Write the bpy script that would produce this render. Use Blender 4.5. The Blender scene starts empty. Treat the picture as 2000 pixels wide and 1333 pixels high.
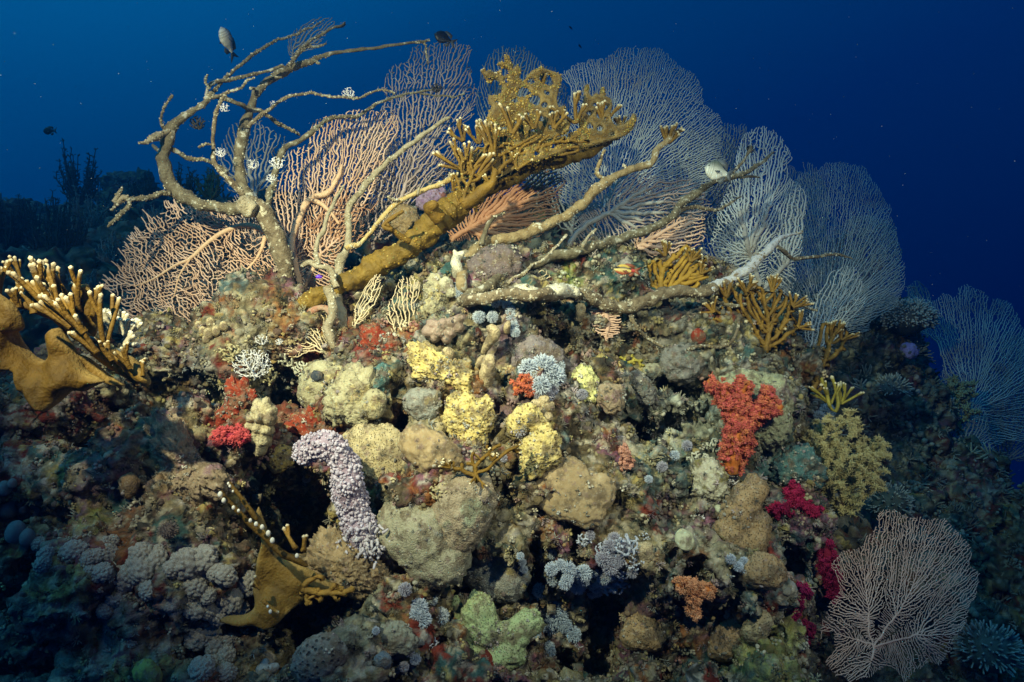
import bpy, math, random
import numpy as np
from mathutils import Vector

# ------------------------------------------------------------------ camera, water light, sun, strobes, exposure
S = bpy.context.scene
COL = S.collection
TAN = 0.75                                   # half width of the view at 1 m
cam_d = bpy.data.cameras.new("camera")
cam = bpy.data.objects.new("camera", cam_d)
COL.objects.link(cam)
cam.location = (0, 0, 0)
cam.rotation_euler = (math.radians(90), 0, 0)
cam_d.sensor_width = 36.0
cam_d.lens = 18.0 / TAN
cam_d.clip_start = 0.02
cam_d.clip_end = 400
S.camera = cam

world = bpy.data.worlds.new("World")
S.world = world
world.use_nodes = True
wn = world.node_tree.nodes
wl = world.node_tree.links
wn.clear()
w_out = wn.new("ShaderNodeOutputWorld")
w_bg = wn.new("ShaderNodeBackground")
w_geo = wn.new("ShaderNodeTexCoord")
w_dot = wn.new("ShaderNodeVectorMath"); w_dot.operation = 'DOT_PRODUCT'
w_dot.inputs[1].default_value = (-0.40, 0.0, 0.917)       # brighter towards the surface, up and to the left
w_ramp = wn.new("ShaderNodeValToRGB")
w_map = wn.new("ShaderNodeMapRange")
w_map.inputs['From Min'].default_value = -1.0
w_map.inputs['From Max'].default_value = 1.0
wl.new(w_geo.outputs['Generated'], w_dot.inputs[0])
wl.new(w_dot.outputs['Value'], w_map.inputs['Value'])
wl.new(w_map.outputs['Result'], w_ramp.inputs['Fac'])
wl.new(w_ramp.outputs['Color'], w_bg.inputs['Color'])
wl.new(w_bg.outputs['Background'], w_out.inputs['Surface'])
WORLD_RAMP = [(0.00, (0.000, 0.001, 0.012)),
              (0.41, (0.000, 0.005, 0.066)),
              (0.56, (0.000, 0.018, 0.122)),
              (0.70, (0.000, 0.056, 0.195)),
              (0.79, (0.001, 0.128, 0.370)),
              (1.00, (0.010, 0.200, 0.450))]
el = w_ramp.color_ramp.elements
while len(el) > 1:
    el.remove(el[-1])
el[0].position = WORLD_RAMP[0][0]; el[0].color = WORLD_RAMP[0][1] + (1,)
for p, c in WORLD_RAMP[1:]:
    e = el.new(p); e.color = c + (1,)
w_bg.inputs['Strength'].default_value = 1.0

sun_d = bpy.data.lights.new("sun", 'SUN')
sun_d.energy = 0.6
sun_d.angle = math.radians(20)
sun_d.color = (0.35, 0.8, 1.0)                            # daylight after many metres of water
sun = bpy.data.objects.new("sun", sun_d)
COL.objects.link(sun)
sun.rotation_euler = (math.radians(28), math.radians(-32), 0)

def strobe(name, loc, aim, watts, size, color, angle=110, blend=0.9):
    """One of the photographer's underwater flash heads that light the reef in the photograph."""
    d = bpy.data.lights.new(name, 'SPOT')
    d.energy = watts
    d.color = color
    d.spot_size = math.radians(angle)
    d.spot_blend = blend
    d.shadow_soft_size = size
    o = bpy.data.objects.new(name, d)
    COL.objects.link(o)
    o.location = loc
    o.rotation_euler = (Vector(aim) - Vector(loc)).to_track_quat('-Z', 'Y').to_euler()
    return o

strobe("strobe_lamp", (-1.15, 0.20, 1.20), (-0.38, 2.5, 0.22), 850, 0.03, (1.0, 0.79, 0.50), 63, 1.0)
strobe("strobe_lamp", (1.25, 0.25, 1.05), (0.40, 2.6, 0.02), 230, 0.03, (1.0, 0.84, 0.62), 74, 1.0)

S.view_settings.view_transform = 'Standard'
S.view_settings.look = 'None'
S.view_settings.gamma = 1.0
S.view_settings.exposure = 0.0
S.view_settings.use_curve_mapping = False
S.render.engine = 'CYCLES'
S.cycles.max_bounces = 5
S.cycles.diffuse_bounces = 2
S.cycles.glossy_bounces = 2
S.cycles.transmission_bounces = 2
S.cycles.volume_bounces = 0
S.cycles.transparent_max_bounces = 8
S.cycles.caustics_reflective = False
S.cycles.caustics_refractive = False
S.cycles.use_denoising = True

random.seed(7)
RNG = np.random.default_rng(7)
R = math.radians

# ------------------------------------------------------------------ helpers
def P(px, py, d):
    """The point d metres in front of the camera along the line of sight through a photo pixel (2000 x 1333)."""
    return np.array([(px - 1000.0) / 1000.0 * TAN * d, d, (666.5 - py) / 1000.0 * TAN * d])

def PX(px, d):
    """Size in metres of px photo pixels at distance d."""
    return px / 1000.0 * TAN * d

def _hash(ix, iy, iz, seed):
    h = (ix.astype(np.uint32) * np.uint32(374761393) + iy.astype(np.uint32) * np.uint32(668265263)
         + iz.astype(np.uint32) * np.uint32(2147483647 - 1274126177) + np.uint32((seed * 974634777) & 0xffffffff))
    h = (h ^ (h >> np.uint32(13))) * np.uint32(1274126177)
    h = h ^ (h >> np.uint32(16))
    return (h & np.uint32(0xffffff)).astype(np.float64) / float(0xffffff)

def vnoise(p, seed=0):
    """Smooth value noise in -1..1 at points p (N,3)."""
    p = np.asarray(p, float)
    i = np.floor(p).astype(np.int64)
    f = p - i
    f = f * f * f * (f * (f * 6 - 15) + 10)
    out = 0
    for dx in (0, 1):
        wx = f[:, 0] if dx else 1 - f[:, 0]
        for dy in (0, 1):
            wy = f[:, 1] if dy else 1 - f[:, 1]
            for dz in (0, 1):
                wz = f[:, 2] if dz else 1 - f[:, 2]
                out = out + wx * wy * wz * _hash(i[:, 0] + dx, i[:, 1] + dy, i[:, 2] + dz, seed)
    return out * 2 - 1

def fbm(p, freq, octaves=4, seed=0, gain=0.5, lac=2.03):
    p = np.asarray(p, float) * freq
    a, s, out = 1.0, 0.0, 0.0
    for k in range(octaves):
        out = out + a * vnoise(p, seed + 17 * k)
        s += a
        a *= gain
        p = p * lac + 11.3
    return out / s

def smooth(a, b, x):
    t = np.clip((x - a) / (b - a), 0, 1)
    return t * t * (3 - 2 * t)

def make_mesh(name, verts, faces, mat=None, parent=None, cols=None, shade=True):
    """verts (N,3); faces: an (M,k) array or a list of such arrays; cols (N,3) -> colour attribute 'Col'. ONE mesh object."""
    me = bpy.data.meshes.new(name)
    fl = faces if isinstance(faces, list) else [faces]
    fl = [np.asarray(f, dtype=np.int32) for f in fl if len(f)]
    verts = np.asarray(verts, dtype=np.float32)
    me.vertices.add(len(verts))
    me.vertices.foreach_set("co", verts.ravel())
    loops = np.concatenate([f.ravel() for f in fl])
    starts, n = [], 0
    for f in fl:
        starts.append(n + np.arange(len(f)) * f.shape[1])
        n += f.size
    starts = np.concatenate(starts).astype(np.int32)
    me.loops.add(len(loops))
    me.loops.foreach_set("vertex_index", loops)
    me.polygons.add(len(starts))
    me.polygons.foreach_set("loop_start", starts)
    me.update(calc_edges=True)
    if shade:
        me.polygons.foreach_set("use_smooth", np.ones(len(starts), dtype=bool))
    if cols is not None:
        at = me.color_attributes.new("Col", 'FLOAT_COLOR', 'POINT')
        c = np.ones((len(verts), 4), dtype=np.float32)
        c[:, :3] = cols
        at.data.foreach_set("color", c.ravel())
    o = bpy.data.objects.new(name, me)
    COL.objects.link(o)
    if mat is not None:
        me.materials.append(mat)
    if parent is not None:
        o.parent = parent
    return o

class Soup:
    """Collects pieces of ONE mesh."""
    def __init__(self):
        self.v, self.c, self.f, self.n = [], [], {}, 0
    def add(self, v, faces, col=None):
        v = np.asarray(v, float)
        for f in (faces if isinstance(faces, list) else [faces]):
            f = np.asarray(f)
            if len(f):
                self.f.setdefault(f.shape[1], []).append(f + self.n)
        self.v.append(v)
        if col is None:
            col = (0.5, 0.5, 0.5)
        self.c.append(np.broadcast_to(np.asarray(col, float), (len(v), 3)))
        self.n += len(v)
        return self
    def build(self, name, mat, parent=None, cols=True):
        return make_mesh(name, np.concatenate(self.v), [np.concatenate(a) for a in self.f.values()], mat, parent,
                         np.concatenate(self.c) if cols else None)

def tag(o, label=None, cat=None, group=None, kind=None):
    if label: o["label"] = label
    if cat: o["category"] = cat
    if group: o["group"] = group
    if kind: o["kind"] = kind
    return o

def thing(name, loc, label, cat, group=None):
    o = bpy.data.objects.new(name, None)
    o.empty_display_size = 0.05
    COL.objects.link(o)
    o.location = loc
    return tag(o, label, cat, group)

def under(root, *parts):
    """Parents world-placed meshes to a thing's Empty without moving them."""
    for p in parts:
        p.parent = root
        p.matrix_parent_inverse = root.matrix_basis.inverted() if root.type == 'EMPTY' else p.matrix_parent_inverse
    return root

# ------------------------------------------------------------------ materials
DIRT = [0.0]
def mat(name, c1, c2=None, scale=40.0, bump=0.3, rough=0.75, attr=False, pore=0.0, pore_scale=120.0, pore_col=None,
        spots=None, spot_scale=25.0, spot_lo=0.55, sss=0.0, bump_scale=None, dirt=None):
    """Organic surface: two-tone fractal noise (or the mesh's own colours), small bumps, optional dark pores and pale spots."""
    m = bpy.data.materials.new(name)
    m.use_nodes = True
    nt = m.node_tree
    N, L = nt.nodes, nt.links
    b = N['Principled BSDF']
    b.inputs['Roughness'].default_value = rough
    b.inputs['Specular IOR Level'].default_value = 0.3
    tc = N.new("ShaderNodeTexCoord")
    n1 = N.new("ShaderNodeTexNoise")
    n1.inputs['Scale'].default_value = scale
    n1.inputs['Detail'].default_value = 5
    n1.inputs['Roughness'].default_value = 0.65
    L.new(tc.outputs['Object'], n1.inputs['Vector'])
    rmp = N.new("ShaderNodeMapRange")
    rmp.inputs['From Min'].default_value = 0.34
    rmp.inputs['From Max'].default_value = 0.66
    L.new(n1.outputs['Fac'], rmp.inputs['Value'])
    mix = N.new("ShaderNodeMix"); mix.data_type = 'RGBA'
    L.new(rmp.outputs['Result'], mix.inputs['Factor'])
    if attr:
        va = N.new("ShaderNodeVertexColor"); va.layer_name = "Col"
        ml = N.new("ShaderNodeMix"); ml.data_type = 'RGBA'; ml.blend_type = 'MULTIPLY'
        ml.inputs['Factor'].default_value = 1.0
        mix.inputs['A'].default_value = tuple(c1) + (1,)
        mix.inputs['B'].default_value = tuple(c2 or c1) + (1,)
        L.new(va.outputs['Color'], ml.inputs['A'])
        L.new(mix.outputs['Result'], ml.inputs['B'])
        cur = ml.outputs['Result']
    else:
        mix.inputs['A'].default_value = tuple(c1) + (1,)
        mix.inputs['B'].default_value = tuple(c2 or c1) + (1,)
        cur = mix.outputs['Result']
    height = n1.outputs['Fac']
    if bump_scale:
        n2 = N.new("ShaderNodeTexNoise")
        n2.inputs['Scale'].default_value = bump_scale
        n2.inputs['Detail'].default_value = 4
        L.new(tc.outputs['Object'], n2.inputs['Vector'])
        height = n2.outputs['Fac']
    if spots:
        n3 = N.new("ShaderNodeTexNoise")
        n3.inputs['Scale'].default_value = spot_scale
        n3.inputs['Detail'].default_value = 3
        L.new(tc.outputs['Object'], n3.inputs['Vector'])
        r3 = N.new("ShaderNodeMapRange")
        r3.inputs['From Min'].default_value = spot_lo
        r3.inputs['From Max'].default_value = spot_lo + 0.06
        L.new(n3.outputs['Fac'], r3.inputs['Value'])
        mx = N.new("ShaderNodeMix"); mx.data_type = 'RGBA'
        mx.inputs['B'].default_value = tuple(spots) + (1,)
        L.new(r3.outputs['Result'], mx.inputs['Factor'])
        L.new(cur, mx.inputs['A'])
        cur = mx.outputs['Result']
    dirt = DIRT[0] if dirt is None else dirt
    if dirt and not attr:
        for sc_, lo_, dc_, am_ in ((19.0, .48, (0.12, 0.085, 0.05), dirt), (45.0, .55, (0.20, 0.13, 0.12), dirt * .8), (110.0, .56, (0.46, 0.42, 0.32), dirt * .8)):
            n4 = N.new("ShaderNodeTexNoise"); n4.inputs['Scale'].default_value = sc_; n4.inputs['Detail'].default_value = 6; n4.inputs['Roughness'].default_value = .7
            L.new(tc.outputs['Object'], n4.inputs['Vector'])
            r4 = N.new("ShaderNodeMapRange"); r4.inputs['From Min'].default_value = lo_; r4.inputs['From Max'].default_value = lo_ + .10; r4.inputs['To Max'].default_value = am_
            L.new(n4.outputs['Fac'], r4.inputs['Value'])
            m4 = N.new("ShaderNodeMix"); m4.data_type = 'RGBA'; m4.inputs['B'].default_value = dc_ + (1,)
            L.new(r4.outputs['Result'], m4.inputs['Factor']); L.new(cur, m4.inputs['A']); cur = m4.outputs['Result']
    if pore > 0:
        vo = N.new("ShaderNodeTexVoronoi")
        vo.inputs['Scale'].default_value = pore_scale
        L.new(tc.outputs['Object'], vo.inputs['Vector'])
        pr = N.new("ShaderNodeMapRange")
        pr.inputs['From Min'].default_value = 0.16
        pr.inputs['From Max'].default_value = 0.34
        L.new(vo.outputs['Distance'], pr.inputs['Value'])
        mp = N.new("ShaderNodeMix"); mp.data_type = 'RGBA'
        pc = pore_col or tuple(x * 0.35 for x in c1)
        mp.inputs['A'].default_value = tuple(pc) + (1,)
        L.new(pr.outputs['Result'], mp.inputs['Factor'])
        L.new(cur, mp.inputs['B'])
        cur = mp.outputs['Result']
        ad = N.new("ShaderNodeMath"); ad.operation = 'MULTIPLY_ADD'
        ad.inputs[1].default_value = pore
        L.new(pr.outputs['Result'], ad.inputs[0])
        L.new(height, ad.inputs[2])
        height = ad.outputs['Value']
    L.new(cur, b.inputs['Base Color'])
    if bump:
        bp = N.new("ShaderNodeBump")
        bp.inputs['Strength'].default_value = min(1.0, bump)
        bp.inputs['Distance'].default_value = 0.006
        L.new(height, bp.inputs['Height'])
        L.new(bp.outputs['Normal'], b.inputs['Normal'])
    if sss:
        b.inputs['Subsurface Weight'].default_value = sss
        b.inputs['Subsurface Radius'].default_value = (0.01, 0.005, 0.003)
    return m
# ------------------------------------------------------------------ the reef itself
def rbf_fit(pts, vals):
    """Thin-plate surface through scattered control points."""
    n = len(pts)
    d = np.linalg.norm(pts[:, None] - pts[None], axis=2)
    K = np.where(d > 0, d * d * np.log(d + 1e-9), 0) + np.eye(n) * 0.02
    A = np.zeros((n + 3, n + 3))
    A[:n, :n] = K
    A[:n, n] = 1; A[:n, n + 1:] = pts
    A[n, :n] = 1; A[n + 1:, :n] = pts.T
    sol = np.linalg.solve(A, np.concatenate([vals, [0, 0, 0]]))
    def ev(q):
        out = sol[n] + q[:, 0] * sol[n + 1] + q[:, 1] * sol[n + 2]
        for k in range(n):
            r2 = (q[:, 0] - pts[k, 0]) ** 2 + (q[:, 1] - pts[k, 1]) ** 2
            out = out + sol[k] * 0.5 * r2 * np.log(r2 + 1e-12)
        return out
    return ev


class Slope:
    """A reef slope: relief over a plane that leans back, so the front face and the top are both true relief."""
    def to_uvw(self, p):
        p = np.atleast_2d(p)
        return np.stack([p[:, 0], p[:, 1] * self.sn + p[:, 2] * self.cs, p[:, 2] * self.sn - p[:, 1] * self.cs], 1)
    def to_xyz(self, q):
        return np.stack([q[:, 0], q[:, 1] * self.sn - q[:, 2] * self.cs, q[:, 1] * self.cs + q[:, 2] * self.sn], 1)
    def __init__(self, ctrl, extra, u0, u1, v0, v1, step, lean=45):
        self.cs, self.sn = math.cos(R(lean)), math.sin(R(lean))
        q = self.to_uvw(np.array([P(*c) for c in ctrl] + [np.array(e, float) for e in extra]))
        self.f = rbf_fit(q[:, :2], q[:, 2])
        self.u = np.arange(u0, u1, step)
        self.v = np.arange(v0, v1, step)
        self.step = step
        self.U, self.V = np.meshgrid(self.u, self.v)
        self.nu, self.nv = len(self.u), len(self.v)
        self.W = self.f(np.stack([self.U.ravel(), self.V.ravel()], 1)).reshape(self.U.shape)
        self.base = self.W.copy()
        self.C = np.zeros(self.U.shape + (3,))
        self.D = 0
        self.PC = np.zeros(self.U.shape + (3,)); self.PA = np.zeros(self.U.shape)
    def pts(self):
        return self.to_xyz(np.stack([self.U.ravel(), self.V.ravel(), self.W.ravel()], 1)) + self.D
    def window(self, u, v, r):
        i0 = max(0, int((u - r - self.u[0]) / self.step)); i1 = min(self.nu, int((u + r - self.u[0]) / self.step) + 2)
        j0 = max(0, int((v - r - self.v[0]) / self.step)); j1 = min(self.nv, int((v + r - self.v[0]) / self.step) + 2)
        return slice(j0, j1), slice(i0, i1)
    def knob(self, u, v, r, h=1.0, sink=0.35, asp=1.0, ang=0.0):
        """A rounded lump grown on the present surface."""
        jj, ii = self.window(u, v, r * max(1, asp))
        if jj.stop - jj.start < 2 or ii.stop - ii.start < 2:
            return
        du = self.U[jj, ii] - u; dv = self.V[jj, ii] - v
        ca, sa = math.cos(ang), math.sin(ang)
        a = (du * ca + dv * sa) / asp; b = -du * sa + dv * ca
        d2 = (a * a + b * b) / (r * r)
        cj = min(self.nv - 1, max(0, int((v - self.v[0]) / self.step))); ci = min(self.nu - 1, max(0, int((u - self.u[0]) / self.step)))
        w0 = self.W[cj, ci]
        top = w0 + r * h * (np.sqrt(np.clip(1 - d2, 0, 1)) - sink)
        self.W[jj, ii] = np.where(d2 < 1, np.maximum(self.W[jj, ii], top), self.W[jj, ii])
    def pit(self, u, v, r, depth, asp=1.0, ang=0.0, rough=0.3):
        jj, ii = self.window(u, v, r * max(1, asp) * 1.5)
        du = self.U[jj, ii] - u; dv = self.V[jj, ii] - v
        ca, sa = math.cos(ang), math.sin(ang)
        a = (du * ca + dv * sa) / asp; b = -du * sa + dv * ca
        d = np.sqrt(a * a + b * b) / r
        nz = fbm(np.stack([self.U[jj, ii].ravel(), self.V[jj, ii].ravel(), np.zeros(d.size)], 1), 13.0, 4, 5, 0.6).reshape(d.shape)
        self.W[jj, ii] -= depth * (1 - smooth(0.62, 1.08, d + nz * rough))
    def hit(self, px, py, dmin=0.8, dmax=9.0):
        """Where the line of sight through a photo pixel meets the slope: point, normal, distance."""
        d = np.arange(dmin, dmax, self.step * 0.6)
        p = P(px, py, 1.0)[None] * d[:, None]
        q = self.to_uvw(p)
        iu = np.clip(((q[:, 0] - self.u[0]) / self.step), 0, self.nu - 1).astype(int)
        iv = np.clip(((q[:, 1] - self.v[0]) / self.step), 0, self.nv - 1).astype(int)
        ok = (q[:, 0] > self.u[0]) & (q[:, 0] < self.u[-1]) & (q[:, 1] > self.v[0]) & (q[:, 1] < self.v[-1])
        under_ = ok & (q[:, 2] < self.W[iv, iu])
        if not under_.any():
            return None
        k = int(np.argmax(under_))
        return p[k], self.normal(q[k, 0], q[k, 1]), d[k]
    def normal(self, u, v, r=0.03):
        s = max(1, int(r / self.step))
        i = int(np.clip((u - self.u[0]) / self.step, s, self.nu - 1 - s)); j = int(np.clip((v - self.v[0]) / self.step, s, self.nv - 1 - s))
        gu = (self.base[j, i + s] - self.base[j, i - s]) / (2 * s * self.step)
        gv = (self.base[j + s, i] - self.base[j - s, i]) / (2 * s * self.step)
        n = np.array([-gu, -gv, 1.0]); n /= np.linalg.norm(n)
        return self.to_xyz(n[None])[0]
    def at(self, px, py):
        h = self.hit(px, py)
        q = self.to_uvw(h[0])[0]
        return q[0], q[1], h[2]
    def paint(self, px, py, rpx, col, edge=0.35, asp=1.0, ang=0.0, seed=0, mixv=1.0):
        """An encrusting patch of its own colour."""
        h = self.hit(px, py)
        if h is None:
            return
        u, v, _ = self.at(px, py)
        r = PX(rpx, h[2])
        jj, ii = self.window(u, v, r * max(asp, 1) * 1.6)
        du = self.U[jj, ii] - u; dv = (self.V[jj, ii] - v) * 0.8
        ca, sa = math.cos(ang), math.sin(ang)
        a = (du * ca + dv * sa) / asp; b = -du * sa + dv * ca
        d = np.sqrt(a * a + b * b) / r
        q3 = np.stack([self.U[jj, ii].ravel(), self.V[jj, ii].ravel(), self.W[jj, ii].ravel()], 1)
        nz = (fbm(q3, 0.8 / r, 5, 31 + seed, 0.65) * edge * 2.6 + fbm(q3, 70, 3, 78, 0.8) * 0.5).reshape(d.shape)
        k = ((1 - smooth(0.70, 1.0, d + nz)) * mixv)[..., None]
        self.PC[jj, ii] = self.PC[jj, ii] * (1 - k) + np.array(col) * k
        self.PA[jj, ii] = np.maximum(self.PA[jj, ii], k[..., 0])
    def sample(self, grid, q):
        fu = np.clip((q[:, 0] - self.u[0]) / self.step, 0, self.nu - 1.001); fv = np.clip((q[:, 1] - self.v[0]) / self.step, 0, self.nv - 1.001)
        i, j = fu.astype(int), fv.astype(int)
        a, c = fu - i, fv - j
        if grid.ndim == 3: a, c = a[:, None], c[:, None]
        return (grid[j, i] * (1 - a) + grid[j, i + 1] * a) * (1 - c) + (grid[j + 1, i] * (1 - a) + grid[j + 1, i + 1] * a) * c
    def build(self, name, m, voxel, seed, amp=1.0, dim=1.0):
        """Closes the relief into a solid, re-meshes it evenly (so steep walls carry as much detail as tops), then roughens and colours it."""
        nu, nv = self.nu, self.nv
        n = nu * nv
        idx = np.arange(n).reshape(nv, nu)
        f = np.stack([idx[:-1, :-1].ravel(), idx[:-1, 1:].ravel(), idx[1:, 1:].ravel(), idx[1:, :-1].ravel()], 1)
        w0 = self.W.min() - 0.12
        bot = self.to_xyz(np.stack([self.U.ravel(), self.V.ravel(), np.full(n, w0)], 1))
        ring = np.concatenate([idx[0, :], idx[1:, -1], idx[-1, -2::-1], idx[-2:0:-1, 0]])
        r2 = np.roll(ring, -1)
        side = np.stack([ring, ring + n, r2 + n, r2], 1)
        tmp = make_mesh("tmp", np.concatenate([self.pts(), bot]), np.concatenate([f, f[:, ::-1] + n, side]))
        md = tmp.modifiers.new("remesh", 'REMESH'); md.mode = 'VOXEL'; md.voxel_size = voxel
        ev = tmp.evaluated_get(bpy.context.evaluated_depsgraph_get())
        me = ev.data
        V = np.empty(len(me.vertices) * 3, np.float32); me.vertices.foreach_get("co", V); V = V.reshape(-1, 3).astype(float)
        ls = np.empty(len(me.polygons), np.int32); me.polygons.foreach_get("loop_total", ls)
        L = np.empty(len(me.loops), np.int32); me.loops.foreach_get("vertex_index", L)
        F = L.reshape(-1, 4) if (ls == 4).all() else L[:len(L) // 4 * 4].reshape(-1, 4)
        tm = tmp.data; bpy.data.objects.remove(tmp); bpy.data.meshes.remove(tm)
        q = self.to_uvw(V)
        e = voxel * 2
        ok = (q[:, 2] > w0 + 0.06) & (q[:, 0] > self.u[0] + e) & (q[:, 0] < self.u[-1] - e) & (q[:, 1] > self.v[0] + e) & (q[:, 1] < self.v[-1] - e)
        F = F[ok[F].all(1)]
        used = np.unique(F); mp_ = -np.ones(len(V), int); mp_[used] = np.arange(len(used)); F = mp_[F]; V = V[used]
        def normals():
            c = np.cross(V[F[:, 2]] - V[F[:, 0]], V[F[:, 3]] - V[F[:, 1]])
            N = np.zeros_like(V)
            for k in range(4): np.add.at(N, F[:, k], c)
            return N / (np.linalg.norm(N, axis=1, keepdims=True) + 1e-12)
        N = normals()
        dz = fbm(V, 13.0, 3, seed + 21) * 0.034 + fbm(V, 42.0, 3, seed + 22, .65) * 0.021 - np.abs(fbm(V, 95.0, 2, seed + 23)) * 0.010
        V = V + N * (dz * amp)[:, None] + np.stack([fbm(V, 26.0, 2, seed + 31 + 7 * i) for i in range(3)], 1) * 0.010 * amp
        N = normals()
        self.sv, self.nrm = V, N
        c = crust_colours(V, seed)
        q = self.to_uvw(V)[:, :2] + np.stack([vnoise(V * 22, seed + 61), vnoise(V * 22 + 9, seed + 62)], 1) * .022
        a = self.sample(self.PA, q)[:, None]
        pc = self.sample(self.PC, q) / np.maximum(a, .05)
        a = a * np.clip(.55 + .9 * fbm(V, 55.0, 3, seed + 64, .7), 0, 1)[:, None]
        c = c * (1 - a) + np.clip(pc, 0, 1) * a
        c = np.clip(c * (1 + 0.9 * fbm(V, 48.0, 3, 99, .7) + .35 * fbm(V, 9.0, 2, 98))[:, None], .004, .8) * dim * .60
        self.sc = c
        return tag(make_mesh(name, V, F, m, None, c), kind='structure')

main_ctrl = [
    (-250, 1450, 1.65), (100, 1450, 1.65), (400, 1430, 1.72), (700, 1420, 1.78), (1000, 1420, 1.82), (1300, 1420, 1.88), (1600, 1420, 2.10),
    (-250, 1150, 1.75), (0, 1120, 1.80), (300, 1120, 1.88), (600, 1120, 2.00), (900, 1120, 1.98), (1200, 1120, 2.05), (1450, 1130, 2.20), (1600, 1150, 2.45),
    (-250, 900, 1.95), (0, 880, 2.00), (200, 880, 2.02), (420, 880, 2.16), (650, 880, 2.18), (900, 880, 2.14), (1150, 880, 2.22), (1350, 900, 2.42), (1500, 900, 2.55), (1580, 880, 2.80),
    (-250, 760, 2.25), (0, 740, 2.35), (250, 690, 2.52), (450, 680, 2.50), (650, 690, 2.42), (850, 680, 2.34), (1000, 670, 2.36), (1150, 680, 2.52), (1350, 690, 2.70), (1500, 700, 2.85), (1570, 720, 3.0),
    (430, 610, 2.72), (650, 580, 2.62), (850, 540, 2.55), (1100, 560, 2.75), (1350, 560, 2.95), (1500, 610, 3.15),
    (870, 490, 2.75), (1000, 480, 2.85), (1200, 485, 2.98), (1400, 510, 3.18),
]
def beyond(px, py, d, back, drop):
    p = P(px, py, d)
    return (p[0], p[1] + back, p[2] - drop)
main_extra = [beyond(250, 690, 2.52, .5, .15), beyond(430, 600, 2.75, .5, .10), beyond(650, 570, 2.7, .6, .1), beyond(870, 490, 2.8, .6, .12), beyond(1000, 475, 2.9, .6, .12),
              beyond(1200, 480, 3.0, .6, .12), beyond(1400, 505, 3.2, .6, .2), beyond(1500, 610, 3.2, .6, .3),
              beyond(250, 690, 2.5, 1.2, .3), beyond(650, 570, 2.7, 1.3, .33), beyond(1000, 475, 2.9, 1.3, .35), beyond(1400, 505, 3.2, 1.3, .4),
              beyond(1640, 900, 2.9, .6, .3), beyond(1680, 1150, 2.6, .7, .4), beyond(1700, 1400, 2.3, .8, .4), beyond(1640, 700, 3.1, .6, .5), beyond(1720, 900, 3.0, 1.0, .9)]
main = Slope(main_ctrl, main_extra, -2.1, 2.15, -0.1, 2.35, 0.0052, 30)

def px_of(slope):
    p = slope.pts()
    return (p[:, 0] / p[:, 1] / TAN * 1000 + 1000).reshape(slope.U.shape), (666.5 - p[:, 2] / p[:, 1] / TAN * 1000).reshape(slope.U.shape)

def grow_relief(s, seed, lumps, amp=1.0, pits=None):
    rng = np.random.default_rng(seed)
    q = np.stack([s.U.ravel(), s.V.ravel(), np.zeros(s.U.size)], 1)
    s.W += (fbm(q, 1.6, 3, seed) * 0.09 * amp + fbm(q, 5.0, 3, seed + 3) * 0.045 * amp).reshape(s.U.shape)
    # crevices between the heads
    ridge = 1 - np.abs(fbm(q, 2.6, 3, seed + 9))
    s.W -= (smooth(0.93, 1.0, ridge) * 0.14 * amp).reshape(s.U.shape)
    if pits:
        pits()
    for r0, r1, n, hh in lumps:
        for k in range(n):
            u = rng.uniform(s.u[0], s.u[-1]); v = rng.uniform(s.v[0], s.v[-1])
            s.knob(u, v, rng.uniform(r0, r1), rng.uniform(0.6, 1.15) * hh, rng.uniform(0.25, 0.55), rng.uniform(1.0, 1.9), rng.uniform(0, 3.14))


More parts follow.
